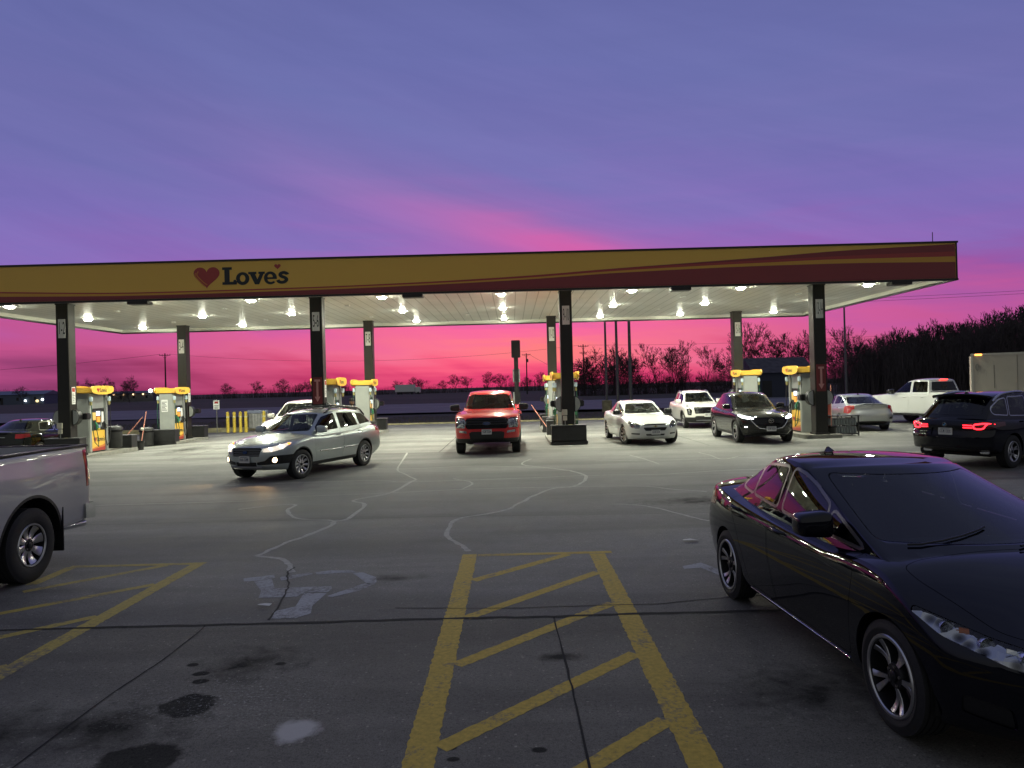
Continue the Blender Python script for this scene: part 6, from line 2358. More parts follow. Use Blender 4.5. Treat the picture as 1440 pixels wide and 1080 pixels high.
def dispenser_proto():
    d = empty('fuel_dispenser', (0, 0, 0), cat='fuel pump', group='fuel dispensers on the islands')
    HW, HL = .31, .52                                      # half width (X), half length (Y)
    for sg in (-1, 1):
        m = MB().box(-HW, HW, sg * HL - .09, sg * HL + .09, .13, 2.28, bev=.025)
        m.box(-HW * .5, -HW * .48, sg * (HL + .0905) - .001, sg * (HL + .0905) + .001, .2, 2.2)
        m.box(HW * .48, HW * .5, sg * (HL + .0905) - .001, sg * (HL + .0905) + .001, .2, 2.2)
        m.build('end_pillar', STEEL2 if sg < 0 else STEEL, d)
    MB().box(-HW + .05, HW - .05, -HL + .0905, HL - .0905, 1.72, 2.26, bev=.01).build('upper_housing', STEEL, d)
    MB().box(-HW + .03, HW - .03, -HL + .0905, HL - .0905, .13, .16, bev=.005).build('base_plate', BLK, d)
    MB().box(-HW + .055, HW - .055, -HL + .0905, HL - .0905, .165, .93, bev=.01).build('lower_cabinet', CM['black'], d)
    MB().box(-HW + .045, HW - .045, -HL + .0905, HL - .0905, .935, 1.715, bev=.01).build('electronics_housing', CM['black'], d)
    for sg in (1, -1):
        rz = R(90) * sg
        xf = sg * (HW - .05)
        p = MB().box(min(xf, xf + sg * .02), max(xf, xf + sg * .02), -HL + .10, HL - .10, .18, .92, bev=.006).build('lower_panel', YEL, d)
        # red and orange waves along the foot of the panel
        for k, (mat, off, a0) in enumerate(((ORG, .0215, .20), (REDS, .023, .12))):
            vs, fs = [], []
            for i in range(13):
                u = i / 12
                y = -HL + .105 + (2 * HL - .21) * u
                s_ = u if sg > 0 else 1 - u
                vs += [(xf + sg * off, y, .185), (xf + sg * off, y, .185 + a0 * (.45 + .9 * s_ ** 1.6 + .15 * math.sin(5 * s_)))]
                if i:
                    fs.append((2 * i - 2, 2 * i, 2 * i + 1, 2 * i - 1))
            MB().add(vs, fs).build('panel_wave', mat, p, ang=0)
        logo(p, (xf + sg * .0225, sg * -.10, .52), .155, rz, 1.05, name='panel')
        # screen, price boxes, card reader, handles
        xx = xf + sg * .006
        def sq(name, y0, y1, z0, z1, mat, th=.03):
            a, b_ = sorted((xx, xx + sg * th))
            ya, yb = sorted((sg * y0, sg * y1))
            return MB().box(a, b_, ya, yb, z0, z1, bev=.006).build(name, mat, d)
        sq('screen', -.10, .08, 1.46, 1.62, pm('pump_screen', (.5, .55, .6), .2, emit=(.75, .85, 1.0), estr=1.6), .045)
        sq('price_sign', -.36, -.16, 1.30, 1.58, pm('price_amber', (.75, .50, .16), .4), .03)
        sq('price_sign', -.10, .10, 1.22, 1.42, pm('price_orange', (.7, .28, .04), .4, emit=(1, .42, .08), estr=.35), .04)
        sq('notice_strip', .20, .34, 1.20, 1.60, WHT, .03)
        sq('card_reader', .14, .19, 1.05, 1.25, STEEL2, .045)
        sq('keypad', -.06, .10, 1.0, 1.12, pm('keypad_blue', (.25, .30, .42), .4), .045)
        sq('grade_button', -.05, .07, .945, .99, pm('grade_yellow', (.75, .6, .06), .4), .05)
        for k, (y, mat) in enumerate(((-.26, pm('nozzle_green', (.03, .22, .09), .4)), (.30, CM['black']))):
            nz = MB()
            a = sg
            nz.tube([(xx + a * .06, y, 1.24), (xx + a * .11, y, 1.12), (xx + a * .10, y, .98)], [.026, .036, .024], 8)
            nz.tube([(xx + a * .10, y, 1.14), (xx + a * .17, y, 1.10), (xx + a * .16, y, 1.0), (xx + a * .10, y, .96)], .012, 6)
            nz.tube([(xx + a * .06, y, 1.24), (xx + a * .02, y, 1.16)], .012, 6)
            nz.build('nozzle', mat, d)
            h = MB()
            top = (sg * (HW + .06), (HL + .06) * (1 if y > 0 else -1), 2.02)
            sgy = 1 if y > 0 else -1
            h.tube([top, (sg * (HW + .09), (HL + .07) * sgy, 1.6), (sg * (HW + .10), (HL + .05) * sgy, 1.0), (sg * (HW + .11), (HL - .05) * sgy, .50), (sg * (HW + .12), y * 1.0, .34), (sg * (HW + .09), y * .8, .62), (xx + sg * .10, y, .97)], .014, 6)
            h.build('hose', CM['black'] if k else pm('hose_green', (.02, .09, .05), .5), d)
            b = MB().box(top[0] - .05, top[0] + .05, top[1] - .05, top[1] + .05, 1.98, 2.16, bev=.02).build('hose_retractor', pm('retractor_pale', (.55, .66, .72), .3), d)
            MB().box(top[0] - .035, top[0] + .035, top[1] - .035, top[1] + .035, 1.84, 1.975, bev=.015).build('hose_clamp', pm('clamp_brass', (.45, .40, .16), .4, .4), b)
            MB().tube([(sg * (HW - .02), top[1] * .86, 2.10), (top[0], top[1], 2.10)], .02, 6).build('retractor_arm', STEEL, b)
    # topper: a yellow band that swells into the name board over each fuelling side
    tp = MB().box(-.44, .44, -.66, .66, 2.285, 2.50, bev=.02)
    tp = tp.build('topper', YEL, d)
    for sg in (1, -1):
        poly = [(-.70, 2.33), (-.55, 2.27), (-.25, 2.235), (.25, 2.235), (.55, 2.27), (.70, 2.33), (.73, 2.44), (.66, 2.53), (.3, 2.55), (-.3, 2.55), (-.66, 2.53), (-.73, 2.44)]
        a, b_ = sorted((sg * .435, sg * .485))
        fb = MB().prism(round_poly(poly, .05), 'X', a, b_).build('name_board', YEL, tp)
        logo(tp, (sg * .4875, sg * -.20, 2.325), .135, R(90) * sg, 1.05, name='topper')
    return d


PROTO = dispenser_proto()
PUMPY = (26.45, 32.85)


def island_things():
    names_f = ['yellow topped pump on the island beside the dark sedan', 'yellow topped pump seen over the roof of the silver wagon', 'yellow topped pump behind the column and guard box by the red pickup', 'yellow topped pump behind the dark crossover headlight']
    names_r = ['yellow topped pump with a white notice on its grey end', 'pale yellow topped pump next to the capped person', 'yellow topped pump half hidden at the rear of the middle island', 'yellow topped pump over the roof of the dark crossover']
    first = True
    for r in range(2):
        for i, x in enumerate(COLX):
            y = PUMPY[r]
            g0 = gz(x, y)
            d = PROTO if first else copy_tree(PROTO)
            first = False
            d.location = (x, y, g0)
            d['label'] = (names_f if r == 0 else names_r)[i]
            if r == 1 and i == 0:
                n = MB().box(-.20, .08, -.632, -.6125, 1.45, 2.0, bev=.006).build('notice_board', WHT, d)
                k = MB()
                for q in range(7):
                    k.box(-.17, .05 - .04 * (q % 3), -.6345, -.6325, 1.52 + q * .06, 1.545 + q * .06)
                k.build('notice_print', INK, n, ang=0)
            # kerbed island under pump and column
            ya, yb = (24.75, 28.55) if r == 0 else (31.75, 35.2)
            k = MB().prism(round_poly([(x - .66, ya), (x + .66, ya), (x + .66, yb), (x - .66, yb)], .12, 5), 'Z', min(g0, gz(x, ya), gz(x, yb)) - .05, g0 + .128)
            o = k.build('pump_island', pm('island_concrete', (.22, .215, .19), .8, noise=.25, nscale=6))
            side = (['beside the dark sedan', 'by the white minivan', 'between the red pickup and white sedan', 'by the silver sedan'] if r == 0 else
                    ['under the noticed pump', 'behind the capped person', 'behind the middle column', 'behind the dark crossover'])[i]
            tag(o, 'concrete pump island kerb ' + side + (' in the front row' if r == 0 else ' in the rear row'), 'kerb island', 'concrete pump islands')
            # guard boxes at both ends
            for e, yy in enumerate((ya - .02, yb - .43)):
                b = empty('guard_box', (x, yy, gz(x, yy)), cat='guard box', group='black guard boxes at the ends of the islands')
                b['label'] = 'black guard box, %s end of the %s island %s' % ('near' if e == 0 else 'far', 'front' if r == 0 else 'rear', side)
                if r == 0 and i == 3:
                    bpy.data.objects.remove(b)
                    continue
                z0 = .0 if e == 0 else .0
                MB().box(-.60, .60, 0, .45, .10 + z0, .655, bev=.015).build('box_shell', BLK, b)
                MB().box(-.635, .635, -.03, .48, z0, .15, bev=.03).build('box_skirt', BLK, b)
                MB().box(-.62, .62, -.012, .462, .6555, .685, bev=.01).build('box_lid', pm('lid_edge_grey', (.10, .10, .10), .4), b)


island_things()


def bin_round(x, y, z, label):
    b = empty('litter_bin', (x, y, z), label=label, cat='litter bin', group='round black litter bins on the islands')
    MB().lathe([(0, 0), (.25, 0), (.27, .03), (.28, .62), (.30, .64), (.30, .72), (.27, .78), (.14, .82), (.14, .70), (0, .68)], 28).build('bin_body', BLK, b)
    MB().lathe([(.285, .60), (.31, .61), (.31, .66), (.285, .67)], 28).build('bin_rim', CM['gloss'], b)


bin_round(-15.25, 27.55, .13, 'round black litter bin beside the pump nearest the dark sedan')
bin_round(-15.95, 31.35, -.12 + .0, 'round black litter bin next to the pump with the white notice')
bin_round(1.62, 28.75, .0, 'round black litter bin between the two middle pumps')


def squeegee(x, y, z, lean, label, h=1.45):
    p = empty('squeegee_pole', (x, y, z), label=label, cat='squeegee', group='long handled squeegees at the pumps')
    top = (lean[0], lean[1], h)
    MB().tube([(0, 0, .10), top], .016, 8).build('handle', pm('squeegee_handle', (.55, .22, .16), .5), p)
    MB().box(-.12, .12, -.02, .02, .04, .11, bev=.01).build('blade', CM['black'], p)


def bucket(x, y, z, label):
    b = empty('washer_bucket', (x, y, z), label=label, cat='bucket', group='black windscreen washer buckets')
    MB().lathe([(0, .02), (.13, .02), (.165, .36), (.175, .38), (.16, .38), (.125, .06), (0, .06)], 24).build('pail', BLK, b)
    MB().lathe([(.166, .33), (.182, .34), (.182, .385), (.168, .39)], 24).build('pail_rim', CM['gloss'], b)


squeegee(-16.25, 29.4, gz(-16.2, 29.4), (1.0, .3), 'long pink squeegee pole leaning left of the pump with the notice', 1.35)
squeegee(-14.95, 28.9, -.09, (-.05, .6), 'upright pink squeegee pole standing in the bucket by the guard box', 1.5)
bucket(-14.95, 28.85, gz(-15, 28.8), 'black washer bucket in front of the rear guard box at far left')
MB_ = MB().lathe([(0, -.06), (.055, -.04), (.07, 0), (.055, .05), (0, .065)], 14).build('towel_roll', PALE, None, 60, (-14.93, 29.02, .72))
tag(MB_, 'small cream paper roll hung on the squeegee pole by the bucket', 'paper roll')
squeegee(1.55, 29.6, 0, (-.75, .8), 'pink squeegee pole leaning left of the middle island', 1.25)
bucket(11.15, 25.25, 0, 'black washer bucket at the foot of the column with the placard')
squeegee(11.15, 25.25, .1, (.12, .25), 'pink squeegee pole standing in the bucket by the silver sedan', 1.72)


def merch_rack():
    x, y = 11.62, 25.55
    b = empty('bottle_rack', (x, y, 0), label='low black rack of wrapped water bottles beside the silver sedan', cat='rack')
    f = MB()
    for sx in (-.62, .62):
        for sy in (0, .5):
            f.box(sx - .02, sx + .02, sy - .02, sy + .02, 0, .70)
    f.box(-.66, .66, -.04, .54, .7003, .73, bev=.006)
    f.box(-.64, .64, -.02, .52, .06, .09, bev=.006)
    f.build('rack_frame', BLK, b)
    wrap = pm('bottle_wrap', (.24, .27, .26), .18, coat=.6)
    n = 0
    for lv in range(2):
        for ix in range(3):
            m = MB()
            for k in range(4):
                for j in range(3):
                    cx, cy = -.52 + ix * .40 + k * .095 - .02, .08 + j * .15
                    z0 = .095 + lv * .29
                    m.lathe([(0, z0), (.044, z0), (.046, z0 + .17), (.018, z0 + .225), (.018, z0 + .25), (0, z0 + .25)], 10, c=(cx, cy, 0))
            o = m.build('bottle_pack', wrap, None, 60, (x, y, 0))
            tag(o, 'clear wrapped pack of water bottles on the low black rack', 'bottle pack', 'wrapped bottle packs on the rack')
    s = empty('poster_stand', (11.25, 26.1, .13), label='white framed poster stand with a red advert behind the bottle rack', cat='poster stand')
    MB().box(-.30, .30, -.03, .03, .0, 1.30, bev=.01).build('board', WHT, s)
    MB().box(-.14, .27, -.036, -.0305, .10, 1.22).build('poster', pm('poster_red', (.35, .07, .05), .5, noise=.7, nscale=4), s, ang=0)


merch_rack()
# ------------------------------------------------------------------ trees, poles, far buildings
BARK = pm('winter_bark', (.075, .066, .064), .95, noise=.3, nscale=2, spec=.1)
TWIG = pm('winter_twigs', (.085, .074, .072), .95, spec=.05)


def grow(seed, height, low=.25, limbs0=4, depth=7, tilt=.5, up=.05, shrink=.78, side=1.6):
    """Bare forking tree: returns (thick limbs, fine twigs) as lists of (points, radii)."""
    rnd = random.Random(seed)
    limbs, twigs = [], []

    def seg(p, d, L, r, lv):
        n = 4
        pts, rs, cur, dd = [p], [r], p.copy(), d.copy()
        for i in range(n):
            dd = (dd + Vector((rnd.gauss(0, .11), rnd.gauss(0, .11), up + rnd.gauss(0, .06)))).normalized()
            cur = cur + dd * (L / n)
            pts.append(cur.copy())
            rs.append(r * (1 - .30 * (i + 1) / n))
        (limbs if r > .028 else twigs).append((pts, rs))
        if lv >= depth or L < .22:
            return
        ax = dd
        k = limbs0 if lv == 0 else (2 if rnd.random() < .62 else 3)
        az0 = rnd.uniform(0, 6.28)
        for q in range(k):
            t = tilt * rnd.uniform(.45, 1.25) * (1.15 if lv == 0 else 1.0)
            o = Matrix.Rotation(az0 + 6.28 * q / k + rnd.uniform(-.5, .5), 3, ax) @ ax.orthogonal().normalized()
            nd = (ax * math.cos(t) + o * math.sin(t)).normalized()
            seg(pts[-1], nd, L * (shrink if lv else shrink * 1.0) * rnd.uniform(.72, 1.12), rs[-1] * (.72 if k < 3 else .62), lv + 1)
        m = int(side * rnd.uniform(.5, 1.6) * (1.8 if lv == 0 else 1))
        for q in range(m):
            i = rnd.randint(1, n - 1)
            t = rnd.uniform(.6, 1.2)
            o = Matrix.Rotation(rnd.uniform(0, 6.28), 3, ax) @ ax.orthogonal().normalized()
            nd = (ax * math.cos(t) + o * math.sin(t)).normalized()
            seg(pts[i], nd, L * rnd.uniform(.35, .62), rs[i] * .42, min(depth, lv + 2))
    seg(Vector((0, 0, -.3)), Vector((rnd.gauss(0, .05), rnd.gauss(0, .05), 1)).normalized(), height * low, height * .014, 0)
    return limbs, twigs


def tree_meshes(seed, height, **k):
    limbs, twigs = grow(seed, height, **k)
    a, b = MB(), MB()
    for pts, rs in limbs:
        a.tube(pts, rs, 6 if rs[0] > .05 else 4, cap=False)
    for pts, rs in twigs:
        b.tube(pts[::2], [max(.021, q) for q in rs[::2]], 3, cap=False)
    zmax = max(v[2] for v in b.v)
    s = height / zmax
    for m in (a, b):
        m.v = [(x * s, y * s, z * s) for x, y, z in m.v]
    return a.mesh('trunk', recalc=False), b.mesh('crown', recalc=False)


PROTOS = {}


def tree(kind, x, y, h, label, group, rz, z=-.32, wide=1.0):
    if kind not in PROTOS:
        spec = dict(round=dict(seed=5, low=.24, limbs0=5, tilt=.55, up=.02, shrink=.77), tall=dict(seed=12, low=.34, limbs0=3, tilt=.40, up=.07, shrink=.78),
                    thin=dict(seed=23, low=.42, limbs0=2, tilt=.34, up=.10, shrink=.72, depth=6), bushy=dict(seed=31, low=.20, limbs0=5, tilt=.42, up=.10, shrink=.80),
                    bushy2=dict(seed=47, low=.22, limbs0=4, tilt=.40, up=.10, shrink=.80), bushy3=dict(seed=59, low=.18, limbs0=5, tilt=.46, up=.09, shrink=.80), far=dict(seed=67, low=.24, limbs0=5, tilt=.52, up=.03, shrink=.78, depth=6))[kind]
        spec['height'] = 10
        sd, hh = spec.pop('seed'), spec.pop('height')
        PROTOS[kind] = tree_meshes(sd, hh, **spec)
        PROTOS[kind][0].materials.append(BARK)
        PROTOS[kind][1].materials.append(TWIG)
    tm, cm = PROTOS[kind]
    t = empty('bare_tree', (x, y, z), rz, label, 'tree', group)
    t.scale = (h / 10 * wide, h / 10 * wide, h / 10)
    for nm, me in (('trunk', tm), ('crown', cm)):
        o = bpy.data.objects.new(nm, me)
        COL.objects.link(o)
        o.parent = t
    return t


def blades(name, spots, mat, label, seed=1, w=.03):
    """Tangle of upright leafless stems: one countless mass."""
    rnd = random.Random(seed)
    vs, fs = [], []

    def strip(p, q, w0):
        a = rnd.uniform(0, math.pi)
        dx, dy = math.cos(a) * w0, math.sin(a) * w0
        i = len(vs)
        vs.extend([(p[0] - dx, p[1] - dy, p[2]), (p[0] + dx, p[1] + dy, p[2]), (q[0] + dx * .4, q[1] + dy * .4, q[2]), (q[0] - dx * .4, q[1] - dy * .4, q[2])])
        fs.append((i, i + 1, i + 2, i + 3))
    for x, y, z, h, n, sp in spots:
        for _ in range(n):
            bx, by = x + rnd.gauss(0, sp), y + rnd.gauss(0, sp)
            hh = h * rnd.uniform(.45, 1.06)
            p = (bx, by, z)
            m = (bx + rnd.gauss(0, hh * .07), by + rnd.gauss(0, hh * .07), z + hh * .55)
            t = (m[0] + rnd.gauss(0, hh * .09), m[1] + rnd.gauss(0, hh * .09), z + hh)
            strip(p, m, w)
            strip(m, t, w * .5)
            for _k in range(4):
                u = rnd.random()
                s0 = tuple(m[j] + (t[j] - m[j]) * u for j in range(3)) if _k > 0 else m
                L = hh * rnd.uniform(.10, .26)
                a_ = rnd.uniform(0, 6.28)
                strip(s0, (s0[0] + math.cos(a_) * L * .7, s0[1] + math.sin(a_) * L * .7, s0[2] + L * rnd.uniform(.1, .8)), w * .4)
    me = bpy.data.meshes.new(name)
    me.from_pydata(vs, [], fs)
    o = link(name, me, mat, None, 0)
    return tag(o, label, kind='stuff')


def build_trees():
    rnd = random.Random(77)
    # the open group right of the middle columns, about 150 m off
    spots = [('round', 17.6, 150, 10.4, 1.25, 'broad bare tree with a round crown behind the row of light poles'), ('round', 21.5, 156, 11.2, 1.1, 'bare round tree behind the middle light poles, second of its clump'),
             ('thin', 27.0, 152, 8.6, .9, 'slim bare sapling between the round tree and the next clump'), ('tall', 30.5, 150, 10.8, 1.1, 'tall open bare tree at the left of the middle clump'),
             ('tall', 35.2, 154, 11.3, 1.0, 'tallest bare tree of the middle clump, over the white crossover'), ('thin', 37.4, 150, 9.6, 1.2, 'thin leaning bare tree in the middle clump'), ('tall', 41.0, 151, 10.2, 1.0, 'bare tree at the right end of the middle clump'),
             ('round', 19.4, 147, 8.4, 1.2, 'low rounded bare tree in front of the clump by the light poles'), ('round', 24.2, 149, 9.6, 1.1, 'rounded bare tree at the right end of the clump by the light poles'),
             ('round', 15.6, 153, 7.4, 1.2, 'smallest rounded bare tree at the left end of the clump by the light poles'), ('tall', 33.0, 148, 8.6, 1.2, 'low open bare tree in the middle clump over the white crossover'),
             ('round', 43.2, 138, 8.7, 1.0, 'low wide bare tree left of the rear column by the barn'), ('tall', 43.5, 132, 13.0, 1.0, 'tall bare tree rising between the rear column and the barn'),
             ('round', 48.2, 132, 12.2, 1.0, 'bare tree directly behind the barn roof'), ('tall', 53.2, 134, 12.6, 1.0, 'bare tree at the right end of the barn'), ('round', 58.5, 136, 12.0, .9, 'bare tree seen between the barn and the placard column'),
             ('tall', 62.2, 134, 12.4, 1.0, 'bare tree just right of the placard column'), ('round', 60.0, 128, 10.0, .9, 'smaller bare tree behind the placard column')]
    for kd, x, y, h, w, lb in spots:
        tree(kd, x, y, h, lb, 'bare trees beyond the highway', rnd.uniform(0, 6.28), wide=w)
    # left-hand trees by the lit building
    for x, h, lb in [(-160, 8.6, 'bare tree left of the two over the far lit building'), (-154, 9.4, 'bare tree over the far lit building, nearest the left pump'), (-146, 9.8, 'bare tree over the right part of the far lit building'), (-139, 10.2, 'bare tree over the bright white yard lamp'), (-178, 7.2, 'small bare tree behind the left front column'),
                     (-205, 10.0, 'dark bare tree over the dark sedan roof'), (-190, 9.0, 'dark bare tree beside the low blue shed'), (-212, 9.4, 'dark bare tree at the far left edge')]:
        tree('far' if h < 9 else 'round', x, 262, h, lb, 'bare trees beyond the fields at the left', rnd.uniform(0, 6.28), wide=1.05)
    for k, (x, h) in enumerate([(-118, 8.0), (-104, 8.8), (-78, 6.5), (-20, 7.6), (-12, 9.6), (-5, 8.6), (6, 6.8), (27, 7.8), (-52, 6.6), (38, 7.0), (-132, 7.4), (-92, 7.8), (-66, 6.0), (-41, 7.0), (-31, 6.2), (12, 8.8), (18, 7.0), (33, 8.2), (46, 7.6), (-98, 6.4), (-84, 8.6), (-46, 8.0), (-26, 8.8)]):
        tree('far', x, 330, h, 'small bare tree standing out of the far treeline', 'small bare trees along the far treeline', rnd.uniform(0, 6.28), wide=1.25)
    # the wood at the right: it rises towards the edge of the picture
    line = pchip([(46, 7.0), (52, 8.6), (58, 9.6), (64, 10.9), (70, 11.6), (78, 12.6), (90, 13.5), (110, 14)])
    n = 0
    for row, (y, off) in enumerate(((92, 0), (97, 1.6), (103, .8), (109, 2.2))):
        x = 44.5 + off + row * 2.2
        while x < 104:
            h = float(line(x * 95 / y)) * rnd.uniform(.86, 1.08) * (y / 95)
            tree(rnd.choice(['bushy', 'bushy2', 'bushy3', 'tall']), x + rnd.uniform(-.7, .7), y + rnd.uniform(-1.5, 1.5), h, 'dark bare tree in the dense wood behind the white pickup and the trailer', 'bare trees of the dense wood at the right', rnd.uniform(0, 6.28), wide=rnd.uniform(.8, 1.05))
            x += 3.5 + row * .3
            n += 1
    sp = []
    for row, y in enumerate((90, 94, 99, 104, 112)):
        for x in np.arange(44 + row * 2, 112, 1.5):
            h = float(line(x * 95 / y)) * .80 * (y / 95)
            sp.append((x + rnd.uniform(-.6, .6), y + rnd.uniform(-1, 1), -.4, h, 90, 1.3))
    blades('thicket_undergrowth', sp, TWIG, 'dark tangled undergrowth filling the wood at the right', 5, .030)
    sp = []
    for x in np.arange(14, 66, 1.0):
        y = 152 - max(0, x - 40) * .8 + rnd.uniform(-4, 4)
        sp.append((x, y, -.4, (4.2 + 1.0 * math.sin(x * .6) + rnd.uniform(-.6, .8)) * (1.0 if x > 20 else .75), 60, .9))
    blades('scrub_undergrowth', sp, TWIG, 'dark scrub round the feet of the bare trees', 6, .032)
    sp = []
    for x in np.arange(-520, 420, 3.0):
        h = 4.4 + 1.5 * math.sin(x * .05) + 1.2 * math.sin(x * .13 + 1) + rnd.uniform(-.8, 1.2)
        if -170 < x * .9 < -125:
            h *= .6
        sp.append((x, 345 + rnd.uniform(-8, 8), -.4, max(2.0, h), 46, 1.7))
    blades('far_woods', sp, TWIG, 'low far treeline along the horizon', 7, .09)
    # rough winter grass on the verge between lot and highway
    vs, fs = [], []
    for _ in range(26000):
        x, y = rnd.uniform(-46, 44), 42.1 + rnd.random() ** 1.6 * 18
        h, a = rnd.uniform(.05, .18), rnd.uniform(0, math.pi)
        i = len(vs)
        dx, dy = math.cos(a) * .012, math.sin(a) * .012
        vs += [(x - dx, y - dy, -.32), (x + dx, y + dy, -.32), (x + rnd.gauss(0, .05), y + rnd.gauss(0, .05), -.27 + h)]
        fs.append((i, i + 1, i + 2))
    me = bpy.data.meshes.new('verge_grass')
    me.from_pydata(vs, [], fs)
    tag(link('verge_grass', me, pm('dry_grass', (.10, .095, .05), .9, spec=.1), None, 0), 'dull winter grass on the verge past the kerb', kind='stuff')


build_trees()

WOOD = pm('pole_wood', (.05, .042, .036), .9, noise=.3, nscale=5)
GALV = pm('pole_galvanised', (.16, .16, .155), .5, .5)


def utility_pole(x, y, h, rz, label, arms=1, cans=True):
    p = empty('utility_pole', (x, y, -.3), rz, label, 'utility pole', 'wooden utility poles beyond the highway')
    MB().tube([(0, 0, -.4), (0, 0, h * .5), (0, 0, h)], [.20, .17, .13], 10).build('post', WOOD, p)
    for k in range(arms):
        z = h - .45 - k * 1.6
        w = 1.25 if k == 0 else .9
        m = MB().box(-w, w, -.20, -.06, z - .07, z + .07, bev=.01)
        m.tube([(-w * .5, -.13, z - .05), (0, -.1, z - .8)], .03, 5).tube([(w * .5, -.13, z - .05), (0, -.1, z - .8)], .03, 5)
        m.build('crossarm', WOOD, p)
        for xx in (-w + .1, -w * .45, w * .45, w - .1):
            MB().lathe([(0, 0), (.05, 0), (.06, .1), (.04, .16), (.055, .2), (0, .26)], 8, c=(xx, -.13, z + .07)).build('insulator', CM['black'], p)
    if cans:
        MB().lathe([(0, -.5), (.2, -.5), (.22, -.4), (.22, .3), (.18, .42), (0, .45)], 12, c=(.34, 0, h - 2.0)).build('transformer', GALV, p)
    return p


utility_pole(-81.7, 170, 12.2, R(8), 'wooden utility pole with one crossarm between the two left pumps', 1, False)
utility_pole(4.17, 200, 11.4, R(-20), 'short wooden utility pole left of the middle pumps', 1, True)
utility_pole(17.0, 170, 11.8, R(6), 'wooden utility pole with a wide crossarm right of the middle column', 2, False)
utility_pole(25.4, 178, 10.6, R(10), 'wooden utility pole with its crossarm showing through the round bare tree', 1, False)


def light_pole(x, y, h, r, label, heads=True, base=False):
    p = empty('light_pole', (x, y, -.3), 0, label, 'light pole', 'tall grey light poles past the lot')
    MB().tube([(0, 0, 0), (0, 0, h)], [r, r * .62], 12).build('shaft', GALV, p)
    MB().box(-r * 2, r * 2, -r * 2, r * 2, 0, .05, bev=.01).build('base_flange', GALV, p)
    if base:
        MB().lathe([(0, 0), (.42, 0), (.42, .95), (.38, 1.0), (0, 1.0)], 20).build('concrete_base', pm('kerb_concrete', (.30, .27, .16), .8, noise=.3, nscale=3), p)
    MB().box(-.9, .9, -.18, .18, h - .05, h + .12, bev=.03).build('lamp_head', CM['black'], p)
    return p


light_pole(7.86, 60, 10.5, .115, 'first tall light pole from the middle column, on a concrete base', base=True)
light_pole(8.78, 60, 10.5, .14, 'second tall light pole from the middle column, plain footed')
light_pole(9.86, 60, 10.5, .16, 'third tall light pole from the middle column, the stoutest')
light_pole(32.45, 70, 9.9, .12, 'lone tall light pole in front of the dense wood')


def wire(a, b, sag, r, label):
    n = 24
    pts = []
    for i in range(n + 1):
        t = i / n
        p = Vector(a).lerp(Vector(b), t)
        p.z -= sag * 4 * t * (1 - t)
        pts.append(p)
    o = MB().tube(pts, r, 4).build('overhead_wire', CM['black'], None, 0)
    tag(o, label, 'wire', 'overhead wires')


wire((-82.8, 169.9, 11.7), (-200, 160, 9.5), 2.5, .030, 'overhead wire running left from the left utility pole')
wire((-80.6, 169.9, 11.7), (15.8, 169.9, 11.3), 2.6, .022, 'overhead wire between the left utility pole and the wide armed one')
wire((18.2, 169.9, 11.3), (130, 160, 14.0), 1.6, .022, 'overhead wire running right over the round bare tree')
wire((22, 96, 12.2), (125, 96, 15.4), .6, .018, 'upper overhead wire above the dense wood at the right')
wire((22, 96, 11.8), (125, 96, 15.0), .6, .018, 'lower overhead wire above the dense wood at the right')
wire((5.2, 199.8, 10.6), (13, 188, 5.5), .1, .03, 'guy wire slanting from the short utility pole')


def far_building(x, y, w, dp, h, mat, roofmat, label, lamps=(), gable=.8, windows=0):
    b = empty('far_building', (x, y, -.4), 0, label, 'building', 'low buildings along the horizon')
    MB().box(-w / 2, w / 2, 0, dp, 0, h).build('wall', mat, b, ang=0)
    m = MB().prism([(-.4, h + .003), (dp / 2, h + gable), (dp + .4, h + .003)], 'X', -w / 2 - .3, w / 2 + .3)
    m.build('roof', roofmat, b, ang=0)
    for k in range(windows):
        xx = -w / 2 + (k + .5) * w / windows
        MB().box(xx - .5, xx + .5, -.03, -.001, h * .4, h * .72).build('window', CM['gloss'], b, ang=0)
    MB().box(-w * .3 - .6, -w * .3 + .6, -.03, -.001, 0.05, h * .7).build('door', CM['black'], b, ang=0)
    for dx, z, r, e, col in lamps:
        lm = pm('far_lamp_%d_%d' % (int(col[2] * 100), int(e)), (.8, .8, .7), .4, emit=col, estr=e)
        MB().lathe([(0, -r), (r * .7, -r * .7), (r, 0), (r * .7, r * .7), (0, r)], 10, c=(dx, -.35, z)).build('wall_lamp', lm, b, 60)
    return b


WARM, COOL = (1.0, .62, .32), (.85, .95, 1.0)
DUSKW = pm('far_wall', (.12, .115, .115), .8, noise=.2, nscale=.6)
DUSKR = pm('far_roof', (.06, .065, .08), .6, .2)
far_building(-163, 300, 27, 10, 3.6, DUSKW, DUSKR, 'long low building lit by a row of warm lamps over the left pump', [(-11 + k * 4.1, 3.1, .34, 3.0, WARM) for k in range(6)] + [(12.6, 4.4, .75, 14.0, COOL)], .9, 5)
far_building(-206, 300, 22, 12, 4.2, pm('blue_shed_wall', (.09, .11, .16), .7), pm('blue_shed_roof', (.10, .13, .20), .5), 'low blue shed with a few lamps behind the dark sedan', [(3.5, 1.6, .45, 5.0, COOL), (8.4, 1.4, .6, 1.5, (1, .75, .35)), (10.6, 1.9, .5, 5.0, COOL)], 1.6, 3)
b = far_building(34.0, 90, 7.2, 7, 3.3, pm('navy_wall', (.035, .042, .07), .7), pm('barn_roof', (.06, .055, .065), .7, noise=.5, nscale=1.5), 'dark navy barn between the rear column and the placard column', [], 2.0, 0)


